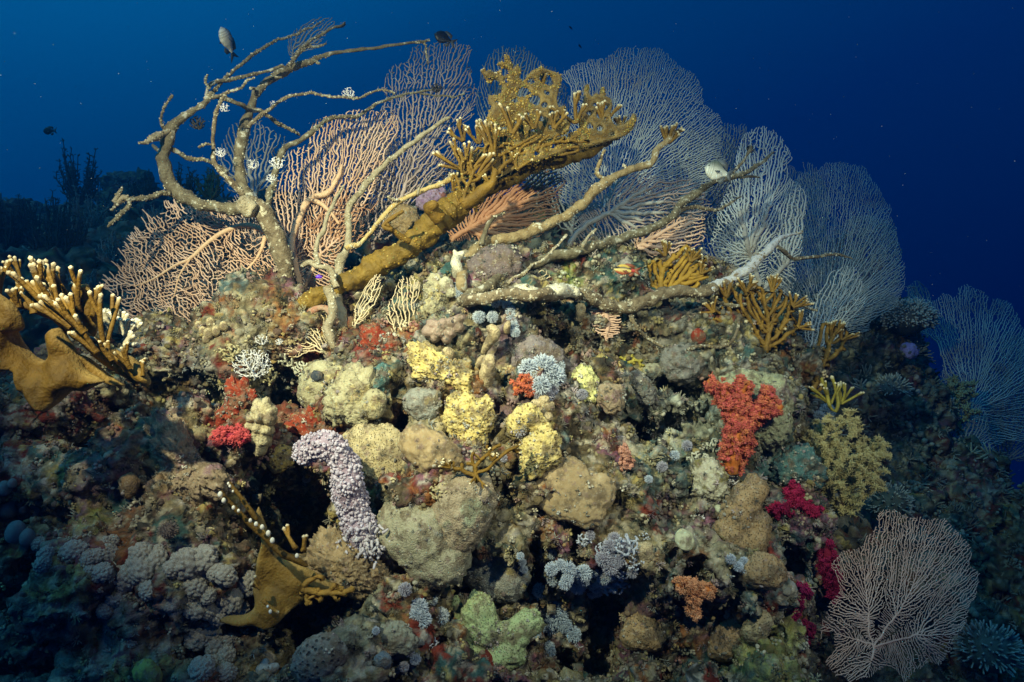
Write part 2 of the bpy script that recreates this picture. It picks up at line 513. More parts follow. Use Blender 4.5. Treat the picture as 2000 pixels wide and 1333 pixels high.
# the big heads, ledges and holes of the photograph
def knob_px(px, py, rpx, h=1.0, sink=0.3, asp=1.0, ang=0.0):
    u, v, d = main.at(px, py)
    main.knob(u, v, PX(rpx, d), h, sink, asp, ang)
def pit_px(px, py, rpx, depth, asp=1.0, ang=0.0, rough=0.8):
    depth *= 1.35
    u, v, d = main.at(px, py)
    main.pit(u, v, PX(rpx, d), depth, asp, ang, rough)
def main_features():
    for a in [(760, 760, 95, .8, .3, 1.5, 0.3), (905, 820, 90, .9, .3, 1.2, 1.2), (870, 690, 110, .7, .3, 1.2, 0), (1040, 850, 85, .8, .3, 1.2, .8), (980, 620, 90, .7, .3),
              (330, 880, 75, 1.0, .3, 1.2, 1.4), (230, 890, 120, .7, .3, 1.4, 0), (1170, 760, 70, .9, .3), (1460, 790, 95, .8, .3, 1.3, 1.0), (1140, 560, 90, .7, .3, 1.5, .2),
              (450, 880, 85, .9, .3), (1400, 900, 80, .8, .3), (1330, 1150, 120, .7, .3, 1.5, .2), (1000, 1110, 80, .8, .3), (640, 1100, 100, .7, .3), (250, 1080, 150, .6, .3, 1.6, -.3),
              (1300, 690, 120, .6, .3, 1.5, .1), (500, 640, 100, .7, .3, 1.4, .1), (1450, 1020, 90, .7, .3), (850, 940, 90, .7, .3), (1550, 1010, 80, .7, .3)]:
        knob_px(*a)
    for a in [(575, 985, 92, .55, 1.3, 1.2), (545, 930, 50, .4, 1.2, .2), (300, 775, 85, .45, 1.7, .15), (415, 745, 48, .4, 1.0, 0), (545, 765, 70, .45, 1.5, .2), (795, 790, 34, .4, 1.5, 1.3), (930, 905, 26, .25, 1.5, .3),
              (1070, 615, 40, .35, 1.4, 1.2), (1345, 735, 42, .35, 1.5, .2), (1085, 680, 26, .3, 1.2, 0), (905, 1125, 34, .3, 1.0, 0), (790, 1080, 32, .25, 1.8, .6), (1010, 950, 26, .25, 1.4, 1.2), (1050, 1100, 42, .3, 1.3, 1.3),
              (1330, 830, 60, .25, 1.6, .1), (130, 830, 70, .45, 1.4, .2), (330, 960, 36, .25, 1.6, .1), (850, 610, 26, .3, 1.0, 0), (640, 1190, 70, .2, 1.6, .1), (500, 1250, 70, .35, 1.5, .1), (1060, 1225, 120, .2, 2.2, .05),
              (1560, 1090, 45, .3, 1.2, 1.2), (1520, 990, 40, .3, 1.2, .3), (760, 560, 42, .35, 1.4, 1.0), (890, 570, 22, .3, 1.2, .5), (60, 1000, 60, .35, 1.4, .2), (60, 1150, 60, .35, 1.3, 1.2), (1300, 1235, 110, .2, 2.0, .1)]:
        pit_px(*a)
grow_relief(main, 11, [(0.05, 0.10, 220, 0.9), (0.025, 0.05, 800, 1.0), (0.012, 0.022, 3200, 1.0)], 1.0, main_features)


# colours of the crust: sponges, coralline crusts, turf and sediment each in its own patches
def crust_colours(pts, seed):
    n = len(pts)
    def band(freq, sd, lo, hi, o=4):
        m_ = 0.5 * (lo + hi)
        return smooth(m_ - 0.09, m_ + 0.09, fbm(pts, freq, o, sd, 0.62) + dith)[:, None]
    dith = fbm(pts, 70.0, 3, seed + 77, 0.8) * 0.16
    c = np.tile(np.array([0.21, 0.155, 0.075]), (n, 1))
    def lay(k, col):
        nonlocal c
        c = c * (1 - k) + np.array(col) * k
    x = (pts[:, 0] / np.maximum(pts[:, 1], .5))[:, None]
    side_r = smooth(.12, .36, x + .12 * fbm(pts, 2.0, 3, seed + 71)[:, None])       # greyer, greener community on the right
    side_l = smooth(-.18, -.40, x + .12 * fbm(pts, 2.0, 3, seed + 72)[:, None])     # browner, more purple one on the left
    lay(side_r * .8, (0.15, 0.15, 0.11)); lay(side_l * .8, (0.17, 0.11, 0.085))
    lay(band(2.2, seed + 11, -0.02, 0.10) * .75, (0.085, 0.065, 0.04))
    lay(band(3.0, seed, 0.02, 0.18), (0.30, 0.24, 0.13))
    lay(band(6.0, seed + 1, 0.10, 0.20), (0.13, 0.085, 0.04))
    lay(band(5.0, seed + 2, 0.12, 0.22), (0.24, 0.10, 0.15))          # coralline crust
    lay(band(4.4, seed + 12, 0.17, 0.25), (0.12, 0.18, 0.19))
    lay(band(7.5, seed + 13, 0.24, 0.30), (0.30, 0.12, 0.04))
    lay(band(8.0, seed + 3, 0.16, 0.24), (0.40, 0.34, 0.20))
    lay(band(7.0, seed + 4, 0.20, 0.27), (0.06, 0.14, 0.135))          # turf
    lay(band(9.0, seed + 5, 0.26, 0.31), (0.24, 0.035, 0.018))          # red sponge
    lay(band(11.0, seed + 6, 0.27, 0.32), (0.48, 0.38, 0.14))         # yellow sponge
    lay(band(16.0, seed + 7, 0.22, 0.30), (0.46, 0.42, 0.38))
    lay(band(26.0, seed + 8, 0.20, 0.30), (0.06, 0.05, 0.035))
    lay(band(40.0, seed + 9, 0.25, 0.35, 2), (0.50, 0.44, 0.33))
    return c
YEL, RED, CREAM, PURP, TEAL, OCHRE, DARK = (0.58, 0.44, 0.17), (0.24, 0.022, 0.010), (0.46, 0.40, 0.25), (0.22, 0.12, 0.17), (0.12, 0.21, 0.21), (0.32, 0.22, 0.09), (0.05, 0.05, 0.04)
for k, a in enumerate([(905, 800, 55, YEL, .3, 1.3, 1.2), (925, 830, 45, YEL), (1040, 870, 48, YEL, .4, 1.3, 1.2), (1050, 820, 40, YEL), (850, 700, 50, YEL, .5), (905, 735, 45, YEL, .5), (760, 770, 50, OCHRE), (700, 720, 40, YEL, .6),
                       (735, 660, 45, RED, .4, 1.3, 1.3), (690, 640, 30, RED), (720, 690, 34, RED), (465, 770, 36, RED, .4, 1.5, 1.4), (455, 830, 40, RED), (600, 815, 75, RED, .4, 1.8, .1), (660, 850, 40, RED),
                       (235, 890, 42, RED, .5), (285, 900, 36, RED, .5), (200, 830, 30, RED, .5), (600, 690, 36, RED, .5), (910, 760, 36, (0.34, 0.10, 0.03)), (620, 880, 20, RED), (1195, 870, 20, RED, .5), (1140, 700, 24, RED, .5),
                       (300, 1170, 40, RED, .5), (560, 700, 22, RED, .5), (1000, 800, 34, PURP), (980, 650, 40, PURP, .6), (960, 790, 30, PURP), (320, 840, 60, PURP, .5), (190, 930, 70, PURP, .6), (1370, 1170, 50, PURP, .5), (1240, 1170, 45, PURP, .5),
                       (1060, 690, 55, (0.17, 0.14, 0.17), .3, 1.4, .2), (970, 510, 60, (0.15, 0.12, 0.12), .3, 1.5, .1), (1110, 535, 26, (0.36, 0.42, 0.10), .4), (1450, 790, 60, (0.36, 0.38, 0.20), .4), (1310, 830, 70, (0.58, 0.60, 0.52), .4, 1.8, .1),
                       (640, 1110, 70, OCHRE, .5), (1000, 960, 40, OCHRE), (1150, 980, 60, OCHRE, .4), (1250, 1080, 60, (0.40, 0.33, 0.20), .5), (1520, 1300, 80, (0.42, 0.42, 0.12), .5, 1.6, 0), (1380, 1060, 50, CREAM, .6),
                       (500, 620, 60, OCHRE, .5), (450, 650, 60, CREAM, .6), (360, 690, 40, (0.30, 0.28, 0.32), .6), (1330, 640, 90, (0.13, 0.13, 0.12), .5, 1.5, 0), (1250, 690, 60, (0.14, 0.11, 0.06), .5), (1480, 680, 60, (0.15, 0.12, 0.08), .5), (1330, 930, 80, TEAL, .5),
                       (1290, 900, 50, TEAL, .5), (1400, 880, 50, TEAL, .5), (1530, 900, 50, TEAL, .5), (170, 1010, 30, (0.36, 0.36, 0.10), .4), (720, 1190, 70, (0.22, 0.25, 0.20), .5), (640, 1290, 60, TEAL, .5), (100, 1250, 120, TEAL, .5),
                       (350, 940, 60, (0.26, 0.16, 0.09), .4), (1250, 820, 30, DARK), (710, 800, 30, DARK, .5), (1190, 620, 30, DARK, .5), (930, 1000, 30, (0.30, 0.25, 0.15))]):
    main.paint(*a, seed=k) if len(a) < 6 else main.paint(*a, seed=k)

M_REEF = mat("reef_crust", (0.75, 0.74, 0.72), (1.25, 1.22, 1.15), scale=130, bump=0.8, rough=0.8, attr=True, bump_scale=160)
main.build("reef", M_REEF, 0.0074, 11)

# ---- the next stretch of reef beyond, falling away to the right
far_ctrl = [(1450, 1450, 2.9), (1700, 1450, 2.8), (2000, 1450, 2.9), (2400, 1450, 3.1), (1500, 1150, 3.3), (1700, 1150, 3.3), (1900, 1150, 3.5), (2300, 1150, 3.7),
            (1500, 900, 3.6), (1650, 900, 3.7), (1800, 900, 4.0), (1950, 1000, 4.1), (2100, 1000, 4.1), (2300, 1000, 4.2), (1450, 700, 3.9), (1650, 700, 4.0), (1780, 700, 4.3), (1480, 620, 4.1), (1680, 630, 4.3), (1790, 640, 4.5), (1850, 880, 4.4)]
far_extra = [beyond(1680, 630, 4.3, .8, .1), beyond(1790, 640, 4.5, .8, .4), beyond(1880, 930, 4.4, 1., .9), beyond(1990, 1010, 4.2, 1., .9), beyond(2300, 1010, 4.3, 1., .9), beyond(1480, 620, 4.1, 1., .0), beyond(1790, 640, 4.5, 2., 1.4), beyond(2000, 1000, 4.5, 2., 1.8)]
far = Slope(far_ctrl, far_extra, 0.9, 4.6, 0.35, 5.4, 0.012)
grow_relief(far, 23, [(0.08, 0.15, 90, 0.9), (0.05, 0.09, 300, 1.0), (0.03, 0.05, 900, 1.0)], 1.0)
far.build("reef", M_REEF, 0.013, 23, 1.5, .75)

# ---- the reef top behind and the slope that fades into the water on the left
back_ctrl = [(-500, 900, 3.2), (0, 900, 3.1), (300, 900, 3.2), (-500, 620, 3.6), (0, 620, 3.6), (250, 600, 3.6), (500, 650, 3.6), (-300, 480, 4.6), (0, 470, 4.6), (200, 460, 4.6), (400, 440, 4.8), (600, 440, 5.0), (800, 450, 5.0), (1000, 470, 5.0), (1250, 500, 5.0),
             (0, 480, 5.8), (200, 470, 5.8), (400, 450, 6.0), (700, 440, 6.0), (950, 450, 6.0), (1150, 490, 6.0), (0, 470, 8.0), (150, 455, 8.0), (300, 430, 8.0), (460, 420, 8.0), (700, 440, 8), (-300, 480, 6.5)]
back_extra = [beyond(-300, 480, 8.0, 3, .8), beyond(0, 470, 8.0, 3, .8), beyond(300, 435, 8.2, 3, .8), beyond(700, 450, 8.2, 2, .8), beyond(1100, 470, 6.2, 2, .7), beyond(1300, 520, 5.2, 2, .8)]
back = Slope(back_ctrl, back_extra, -6.5, 2.0, 1.2, 9.0, 0.024)
grow_relief(back, 57, [(0.14, 0.26, 140, 0.7), (0.08, 0.15, 600, 0.9), (0.04, 0.08, 2000, 1.0)], 1.0)
back.build("reef", M_REEF, 0.028, 57, 2.0, .7)
# ------------------------------------------------------------------ shape generators
def frames(pos, parent, nref):
    """Tangent and two side vectors at each node of a branching graph."""
    n = len(pos)
    t = pos - pos[np.maximum(parent, 0)]
    root = parent < 0
    # roots take the direction of their first child
    for r in np.where(root)[0]:
        ch = np.where(parent == r)[0]
        t[r] = (pos[ch[0]] - pos[r]) if len(ch) else (0, 0, 1)
    # average with the children's direction for smooth bends
    acc = t / (np.linalg.norm(t, axis=1, keepdims=True) + 1e-12)
    tn = acc.copy()
    has = parent >= 0
    np.add.at(acc, parent[has], tn[has] * 0.5)
    t = acc / (np.linalg.norm(acc, axis=1, keepdims=True) + 1e-12)
    nv = np.broadcast_to(np.asarray(nref, float), (n, 3))
    b = np.cross(t, nv)
    ln = np.linalg.norm(b, axis=1, keepdims=True)
    bad = ln[:, 0] < 0.15
    if bad.any():
        alt = np.cross(t, np.broadcast_to(np.array([0.62, 0.23, 0.75]), (n, 3)))
        b[bad] = alt[bad]; ln = np.linalg.norm(b, axis=1, keepdims=True)
    b /= ln + 1e-12
    m = np.cross(b, t)
    return t, b, m

def graph_tube(pos, parent, rad, k=5, nref=(0, -1, 0), flat=1.0, lump=0.0, lump_f=60.0, seed=0, tipcap=True, extra=None):
    """One continuous branching tube through a graph: each node is a ring shared with its children."""
    pos = np.asarray(pos, float); parent = np.asarray(parent, int); rad = np.asarray(rad, float)
    t, b, m = frames(pos, parent, nref)
    a = np.arange(k) * 2 * math.pi / k
    ring = (np.cos(a)[None, :, None] * b[:, None] + np.sin(a)[None, :, None] * m[:, None] * flat)
    if lump:
        q = (pos[:, None] + ring * rad[:, None, None]).reshape(-1, 3)
        f = 1 + lump * fbm(q, lump_f, 3, seed).reshape(len(pos), k)
        v = pos[:, None] + ring * (rad[:, None] * f)[..., None]
    else:
        v = pos[:, None] + ring * rad[:, None, None]
    v = v.reshape(-1, 3)
    ch = np.where(parent >= 0)[0]
    if extra is not None and len(extra):
        e0 = np.concatenate([parent[ch], extra[:, 0]]); e1 = np.concatenate([ch, extra[:, 1]])
    else:
        e0, e1 = parent[ch], ch
    i = np.arange(k); j = (i + 1) % k
    f = np.stack([e0[:, None] * k + i, e0[:, None] * k + j, e1[:, None] * k + j, e1[:, None] * k + i], 2).reshape(-1, 4)
    faces = [f]
    rts = np.where(parent < 0)[0]
    base = len(v)
    v = np.concatenate([v, pos[rts]])
    faces.append(np.stack([rts[:, None] * k + j, rts[:, None] * k + i, np.broadcast_to((base + np.arange(len(rts)))[:, None], (len(rts), k))], 2).reshape(-1, 3))
    if tipcap:
        nch = np.bincount(parent[ch], minlength=len(pos))
        tips = np.where(nch == 0)[0]
        tv = pos[tips] + t[tips] * rad[tips][:, None] * 0.8
        base = len(v)
        v = np.concatenate([v, tv])
        faces.append(np.stack([tips[:, None] * k + i, tips[:, None] * k + j, np.broadcast_to((base + np.arange(len(tips)))[:, None], (len(tips), k))], 2).reshape(-1, 3))
    return v, faces

def in_poly(p, poly):
    x, y = p[:, 0], p[:, 1]
    inside = np.zeros(len(p), bool)
    n = len(poly)
    for i in range(n):
        x0, y0 = poly[i]; x1, y1 = poly[(i + 1) % n]
        c = ((y0 > y) != (y1 > y)) & (x < (x1 - x0) * (y - y0) / (y1 - y0 + 1e-12) + x0)
        inside ^= c
    return inside

def grow(poly, root, s, seed=0, stems=(), ragged=0.6, kill=0.55, infl=5.0, step=0.4, holes=(), mom=0.9):
    """Branches colonise the space inside an outline: returns nodes (2-D), parents, flag of seeded stems."""
    rng = np.random.default_rng(seed)
    poly = np.asarray(poly, float)
    lo, hi = poly.min(0), poly.max(0)
    a = s * 0.62
    xs = np.arange(lo[0], hi[0] + a, a); ys = np.arange(lo[1], hi[1] + a, a * 0.87)
    X, Y = np.meshgrid(xs, ys)
    X = X + (np.arange(len(ys)) % 2)[:, None] * a * 0.5
    A = np.stack([X.ravel(), Y.ravel()], 1) + rng.normal(0, a * 0.3, (X.size, 2))
    q3 = np.concatenate([A / (s * 7), np.zeros((len(A), 1))], 1)
    wob = np.stack([vnoise(q3, seed + 1), vnoise(q3 + 50, seed + 2)], 1) * s * 1.8 * ragged
    q4 = np.concatenate([A / 48.0, np.full((len(A), 1), seed * 2.3)], 1)
    big = min(1.0, np.ptp(poly[:, 0]) / 220.0)
    wob = wob + np.stack([vnoise(q4, seed + 6), vnoise(q4 + 70, seed + 7)], 1) * 15 * ragged * big
    A = A[in_poly(A + wob, poly)]
    q4 = np.concatenate([A / 26.0, np.full((len(A), 1), seed * 1.1)], 1)
    A = A[(fbm(q4, 1.0, 2, seed + 8) < .52) | (rng.random(len(A)) < 1 - .8 * big)]
    for (hx, hy, hr) in holes:
        A = A[np.hypot(A[:, 0] - hx, A[:, 1] - hy) > hr]
    nodes = [np.array(root, float)]
    par = [-1]
    for st in stems:                                      # thick stems given as polylines; the first point joins the nearest node
        pts = resample(np.array(st, float), s * 0.6)
        d = [np.hypot(*(pts[0] - n)) for n in nodes]
        last = int(np.argmin(d))
        for p in pts:
            if np.hypot(*(p - nodes[last])) < s * 0.2:
                continue
            nodes.append(p); par.append(last); last = len(nodes) - 1
    nstem = len(nodes)
    N = np.array(nodes)
    DIR = np.array([(N[i] - N[par[i]]) if par[i] >= 0 else (0.0, 0.0) for i in range(len(N))])
    DIR /= np.linalg.norm(DIR, axis=1, keepdims=True) + 1e-9
    D2 = ((A[:, None] - N[None]) ** 2).sum(2)
    near = D2.argmin(1); nd = D2.min(1)
    alive = np.ones(len(A), bool)
    alive &= nd > (kill * s) ** 2
    Nl = [N]; par = list(par); count = len(N)
    for it in range(700):
        if not alive.any():
            break
        N = np.concatenate(Nl) if len(Nl) > 1 else Nl[0]
        Nl = [N]
        ai = np.where(alive & (nd < (infl * s) ** 2))[0]
        if not len(ai):
            ai = np.where(alive)[0]
            ai = ai[[nd[ai].argmin()]]
        d = A[ai] - N[near[ai]]
        d /= np.linalg.norm(d, axis=1, keepdims=True) + 1e-9
        acc = np.zeros((len(N), 2)); np.add.at(acc, near[ai], d)
        g = np.unique(near[ai])
        v = acc[g]
        v = v / (np.linalg.norm(v, axis=1, keepdims=True) + 1e-9) + mom * DIR[g] + rng.normal(0, 0.22, (len(g), 2))
        v /= np.linalg.norm(v, axis=1, keepdims=True) + 1e-9
        new = N[g] + v * s * step
        # skip a node that would repeat a sister
        dd = ((new[:, None] - N[None, -2500:]) ** 2).sum(2).min(1)
        ok = dd > (0.25 * s * step) ** 2
        if not ok.any():
            kill_i = ai[nd[ai].argmin()]
            alive[kill_i] = False
            continue
        new, g, v = new[ok], g[ok], v[ok]
        DIR = np.concatenate([DIR, v])
        al = np.where(alive)[0]
        D2 = ((A[al][:, None] - new[None]) ** 2).sum(2)
        m = D2.min(1); am = D2.argmin(1) + count
        b_ = m < nd[al]
        near[al[b_]] = am[b_]; nd[al[b_]] = m[b_]
        alive[al] &= nd[al] > (kill * s) ** 2
        Nl.append(new); par.extend(g.tolist()); count += len(new)
    N = np.concatenate(Nl)
    return N, np.array(par), nstem

def resample(p, step):
    """Catmull-Rom curve through points (any dimension), resampled at about the given step."""
    p = np.asarray(p, float)
    if len(p) < 3:
        n = max(2, int(np.linalg.norm(p[-1] - p[0]) / step) + 1)
        return p[0] + (p[-1] - p[0]) * np.linspace(0, 1, n)[:, None]
    q = np.concatenate([[2 * p[0] - p[1]], p, [2 * p[-1] - p[-2]]])
    out = []
    for i in range(1, len(q) - 2):
        m = max(1, int(np.linalg.norm(q[i + 1][:min(3, q.shape[1])] - q[i][:min(3, q.shape[1])]) / step))
        t = (np.arange(m) / m)[:, None]
        out.append(0.5 * (2 * q[i] + (q[i + 1] - q[i - 1]) * t + (2 * q[i - 1] - 5 * q[i] + 4 * q[i + 1] - q[i + 2]) * t * t + (3 * q[i] - q[i - 1] - 3 * q[i + 1] + q[i + 2]) * t ** 3))
    out.append(p[-1:])
    return np.concatenate(out)

def weights(par):
    """Number of branch tips carried by each node (children always follow their parents)."""
    n = len(par)
    w = np.zeros(n); nch = np.bincount(par[par >= 0], minlength=n)
    w[nch == 0] = 1
    for i in range(n - 1, 0, -1):
        if par[i] >= 0:
            w[par[i]] += w[i]
    return w

def relax(N, par, k=0.5, it=2, keep=1):
    for _ in range(it):
        acc = np.zeros_like(N); cnt = np.zeros(len(N))
        h = par >= 0
        acc[h] += N[par[h]]; cnt[h] += 1
        np.add.at(acc, par[h], N[h]); np.add.at(cnt, par[h], 1)
        M = acc / np.maximum(cnt, 1)[:, None]
        nch = np.bincount(par[h], minlength=len(N))
        mv = (nch > 0); mv[:keep] = False
        N = np.where(mv[:, None], N * (1 - k) + M * k, N)
    return N

def cross_links(N, par, s, prob, rng, region=None):
    """Short bridges between neighbouring branches, as in a net-like fan."""
    nch = np.bincount(par[par >= 0], minlength=len(N))
    tips = np.where(nch == 0)[0]
    out = []
    for t in tips:
        if rng.random() > prob or (region is not None and not region(N[t])):
            continue
        d = np.hypot(N[:, 0] - N[t, 0], N[:, 1] - N[t, 1])
        anc = set(); a = t
        for _ in range(9):
            if a < 0: break
            anc.add(int(a)); a = par[a]
        for c in np.argsort(d)[1:12]:
            if int(c) in anc or d[c] < s * 0.35: continue
            if d[c] < s * 1.7:
                out.append((t, c))
            break
    return np.array(out, int).reshape(-1, 2)

def net_growth(poly, root, s, seed=0, stems=(), twig=0.5, drop=0.26, twig_dir=None):
    """A net-like fan: an irregular honeycomb of fine branches joined to the stems, with free twigs along its edge."""
    rng = np.random.default_rng(seed)
    poly = np.asarray(poly, float)
    c = poly.mean(0); half = np.abs(poly - c).max() * 1.5
    a = s
    nx = int(2 * half / (a * .87)); ny = int(2 * half / (a * .75))
    I, J = np.meshgrid(np.arange(nx), np.arange(ny))
    x = (I - nx / 2) * a * .87; y = (J - ny / 2) * a * 1.5 * .5 * 2 * .5 + np.where((I + J) % 2 == 0, -1, 1) * a * .25 * .5
    y = (J - ny / 2) * a * 1.0 + np.where((I + J) % 2 == 0, .22, -.22) * a
    ang = math.atan2(*(c - np.array(root))[::-1]) + .5
    X = np.stack([x.ravel(), y.ravel()], 1)
    X = X + rng.normal(0, a * .22, X.shape)
    q3 = np.concatenate([X / (a * 6), np.zeros((len(X), 1))], 1)
    X = X + np.stack([vnoise(q3, seed), vnoise(q3 + 31, seed + 1)], 1) * a * 1.6
    ca, sa = math.cos(ang), math.sin(ang)
    X = X @ np.array([[ca, sa], [-sa, ca]]) + c
    q3 = np.concatenate([X / (a * 5), np.ones((len(X), 1))], 1)
    ins = in_poly(X + np.stack([vnoise(q3, seed + 3), vnoise(q3, seed + 4)], 1) * a * 1.4, poly)
    idx = np.arange(nx * ny).reshape(ny, nx)
    E = [np.stack([idx[:, :-1].ravel(), idx[:, 1:].ravel()], 1)]
    vm = ((I + J) % 2 == 0)[:-1]
    E.append(np.stack([idx[:-1][vm], idx[1:][vm]], 1))
    E = np.concatenate(E)
    E = E[ins[E].all(1)]
    E = E[rng.random(len(E)) > drop]
    # stems first
    nodes = [np.array(root, float)]; par0 = [-1]; taper = [1.0]
    for st in stems:
        pts = resample(np.array(st, float), s * .5)
        d = [np.hypot(*(pts[0] - n)) for n in nodes]; last = int(np.argmin(d)); t0 = taper[last] * (1.0 if last == 0 else .75)
        for iq, p in enumerate(pts):
            if np.hypot(*(p - nodes[last])) < s * .15: continue
            nodes.append(p); par0.append(last); last = len(nodes) - 1
            taper.append(t0 * (1 - .92 * iq / len(pts)) ** .8)
    taper = np.array(taper)
    ns = len(nodes)
    used = np.unique(E); mp = -np.ones(len(X), int); mp[used] = np.arange(len(used)) + ns
    P2 = np.concatenate([np.array(nodes), X[used]])
    E = mp[E]
    link = []
    for k in range(0, ns):
        d = np.hypot(*(P2[ns:] - P2[k]).T)
        for t in np.argsort(d)[:2 if k else 6]:
            if d[t] < s * 1.6 or k == 0: link.append((k, ns + t))
    adj = [[] for _ in range(len(P2))]
    for a_, b_ in list(map(tuple, E)) + link:
        adj[a_].append(b_); adj[b_].append(a_)
    for k in range(1, ns):
        adj[k].append(par0[k]); adj[par0[k]].append(k)
    import heapq
    dist = np.full(len(P2), 1e18); par = -np.ones(len(P2), int); order = []
    dist[0] = 0; hq = [(0.0, 0)]; done = np.zeros(len(P2), bool)
    while hq:
        dd, k = heapq.heappop(hq)
        if done[k]: continue
        done[k] = True; order.append(k)
        for t in adj[k]:
            w = np.hypot(*(P2[t] - P2[k])) * (.25 if (k < ns and t < ns) else 1)
            if dd + w < dist[t]:
                dist[t] = dd + w; par[t] = k; heapq.heappush(hq, (dd + w, t))
    order = np.array(order); inv = -np.ones(len(P2), int); inv[order] = np.arange(len(order))
    N = P2[order]; pr = np.where(par[order] >= 0, inv[par[order]], -1)
    tree = set((min(a_, b_), max(a_, b_)) for a_, b_ in enumerate(pr) if b_ >= 0)
    ex = [(inv[a_], inv[b_]) for a_, b_ in E if inv[a_] >= 0 and inv[b_] >= 0]
    ex = np.array([e for e in ex if (min(e), max(e)) not in tree], int).reshape(-1, 2)
    # free twigs
    pn, pp = [N], [pr]; n0 = len(N)
    edge_d = np.full(len(N), 1e9)
    pl = resample(np.concatenate([poly, poly[:1]]), s)
    for k in range(0, len(N)):
        edge_d[k] = np.hypot(*(pl - N[k]).T).min()
    rt = np.array(root)
    add, addp = [], []
    for k in np.where(edge_d < s * 1.5)[0]:
        if rng.random() > twig: continue
        o = N[k] - (c * .5 + rt * .5); o /= np.linalg.norm(o) + 1e-9
        if twig_dir is not None: o = o * .5 + np.array(twig_dir); o /= np.linalg.norm(o)
        prev = k; p = N[k]
        for q in range(rng.integers(1, 5)):
            p = p + (o + rng.normal(0, .22, 2)) * s * .75
            add.append(p); addp.append(prev); prev = n0 + len(add) - 1
    if add:
        N = np.concatenate([N, np.array(add)]); pr = np.concatenate([pr, np.array(addp)])
    stem_flag = np.zeros(len(N), bool); stem_flag[inv[np.arange(ns)][inv[np.arange(ns)] >= 0]] = True
    tt = np.zeros(len(N)); tt[:len(order)] = np.where(order < ns, taper[np.minimum(order, ns - 1)], 0)
    return N, pr, ex, stem_flag, tt

def lift(N, root, depth, tilt=(0, 0), bow=0.0, wob=0.03, seed=0, span=300.0):
    """Stands a flat growth up in the water: a tilted, gently bowed and rippled sheet through its root."""
    dx = (N[:, 0] - root[0]) / 1000.0; dy = (N[:, 1] - root[1]) / 1000.0
    q = np.stack([dx * 1000 / span * 1.5, dy * 1000 / span * 1.5, np.full(len(N), seed * 3.7)], 1)
    d = depth + tilt[0] * dx + tilt[1] * dy + bow * (dx * dx + dy * dy) + wob * vnoise(q, seed) + wob * 0.25 * vnoise(q * 5, seed + 5)
    return np.stack([(N[:, 0] - 1000) / 1000 * TAN * d, d, (666.5 - N[:, 1]) / 1000 * TAN * d], 1)

def fan_mats(name, tip, mid):
    return mat(name, mid, tip, scale=22, bump=0.2, rough=0.7, spots=None, bump_scale=300)

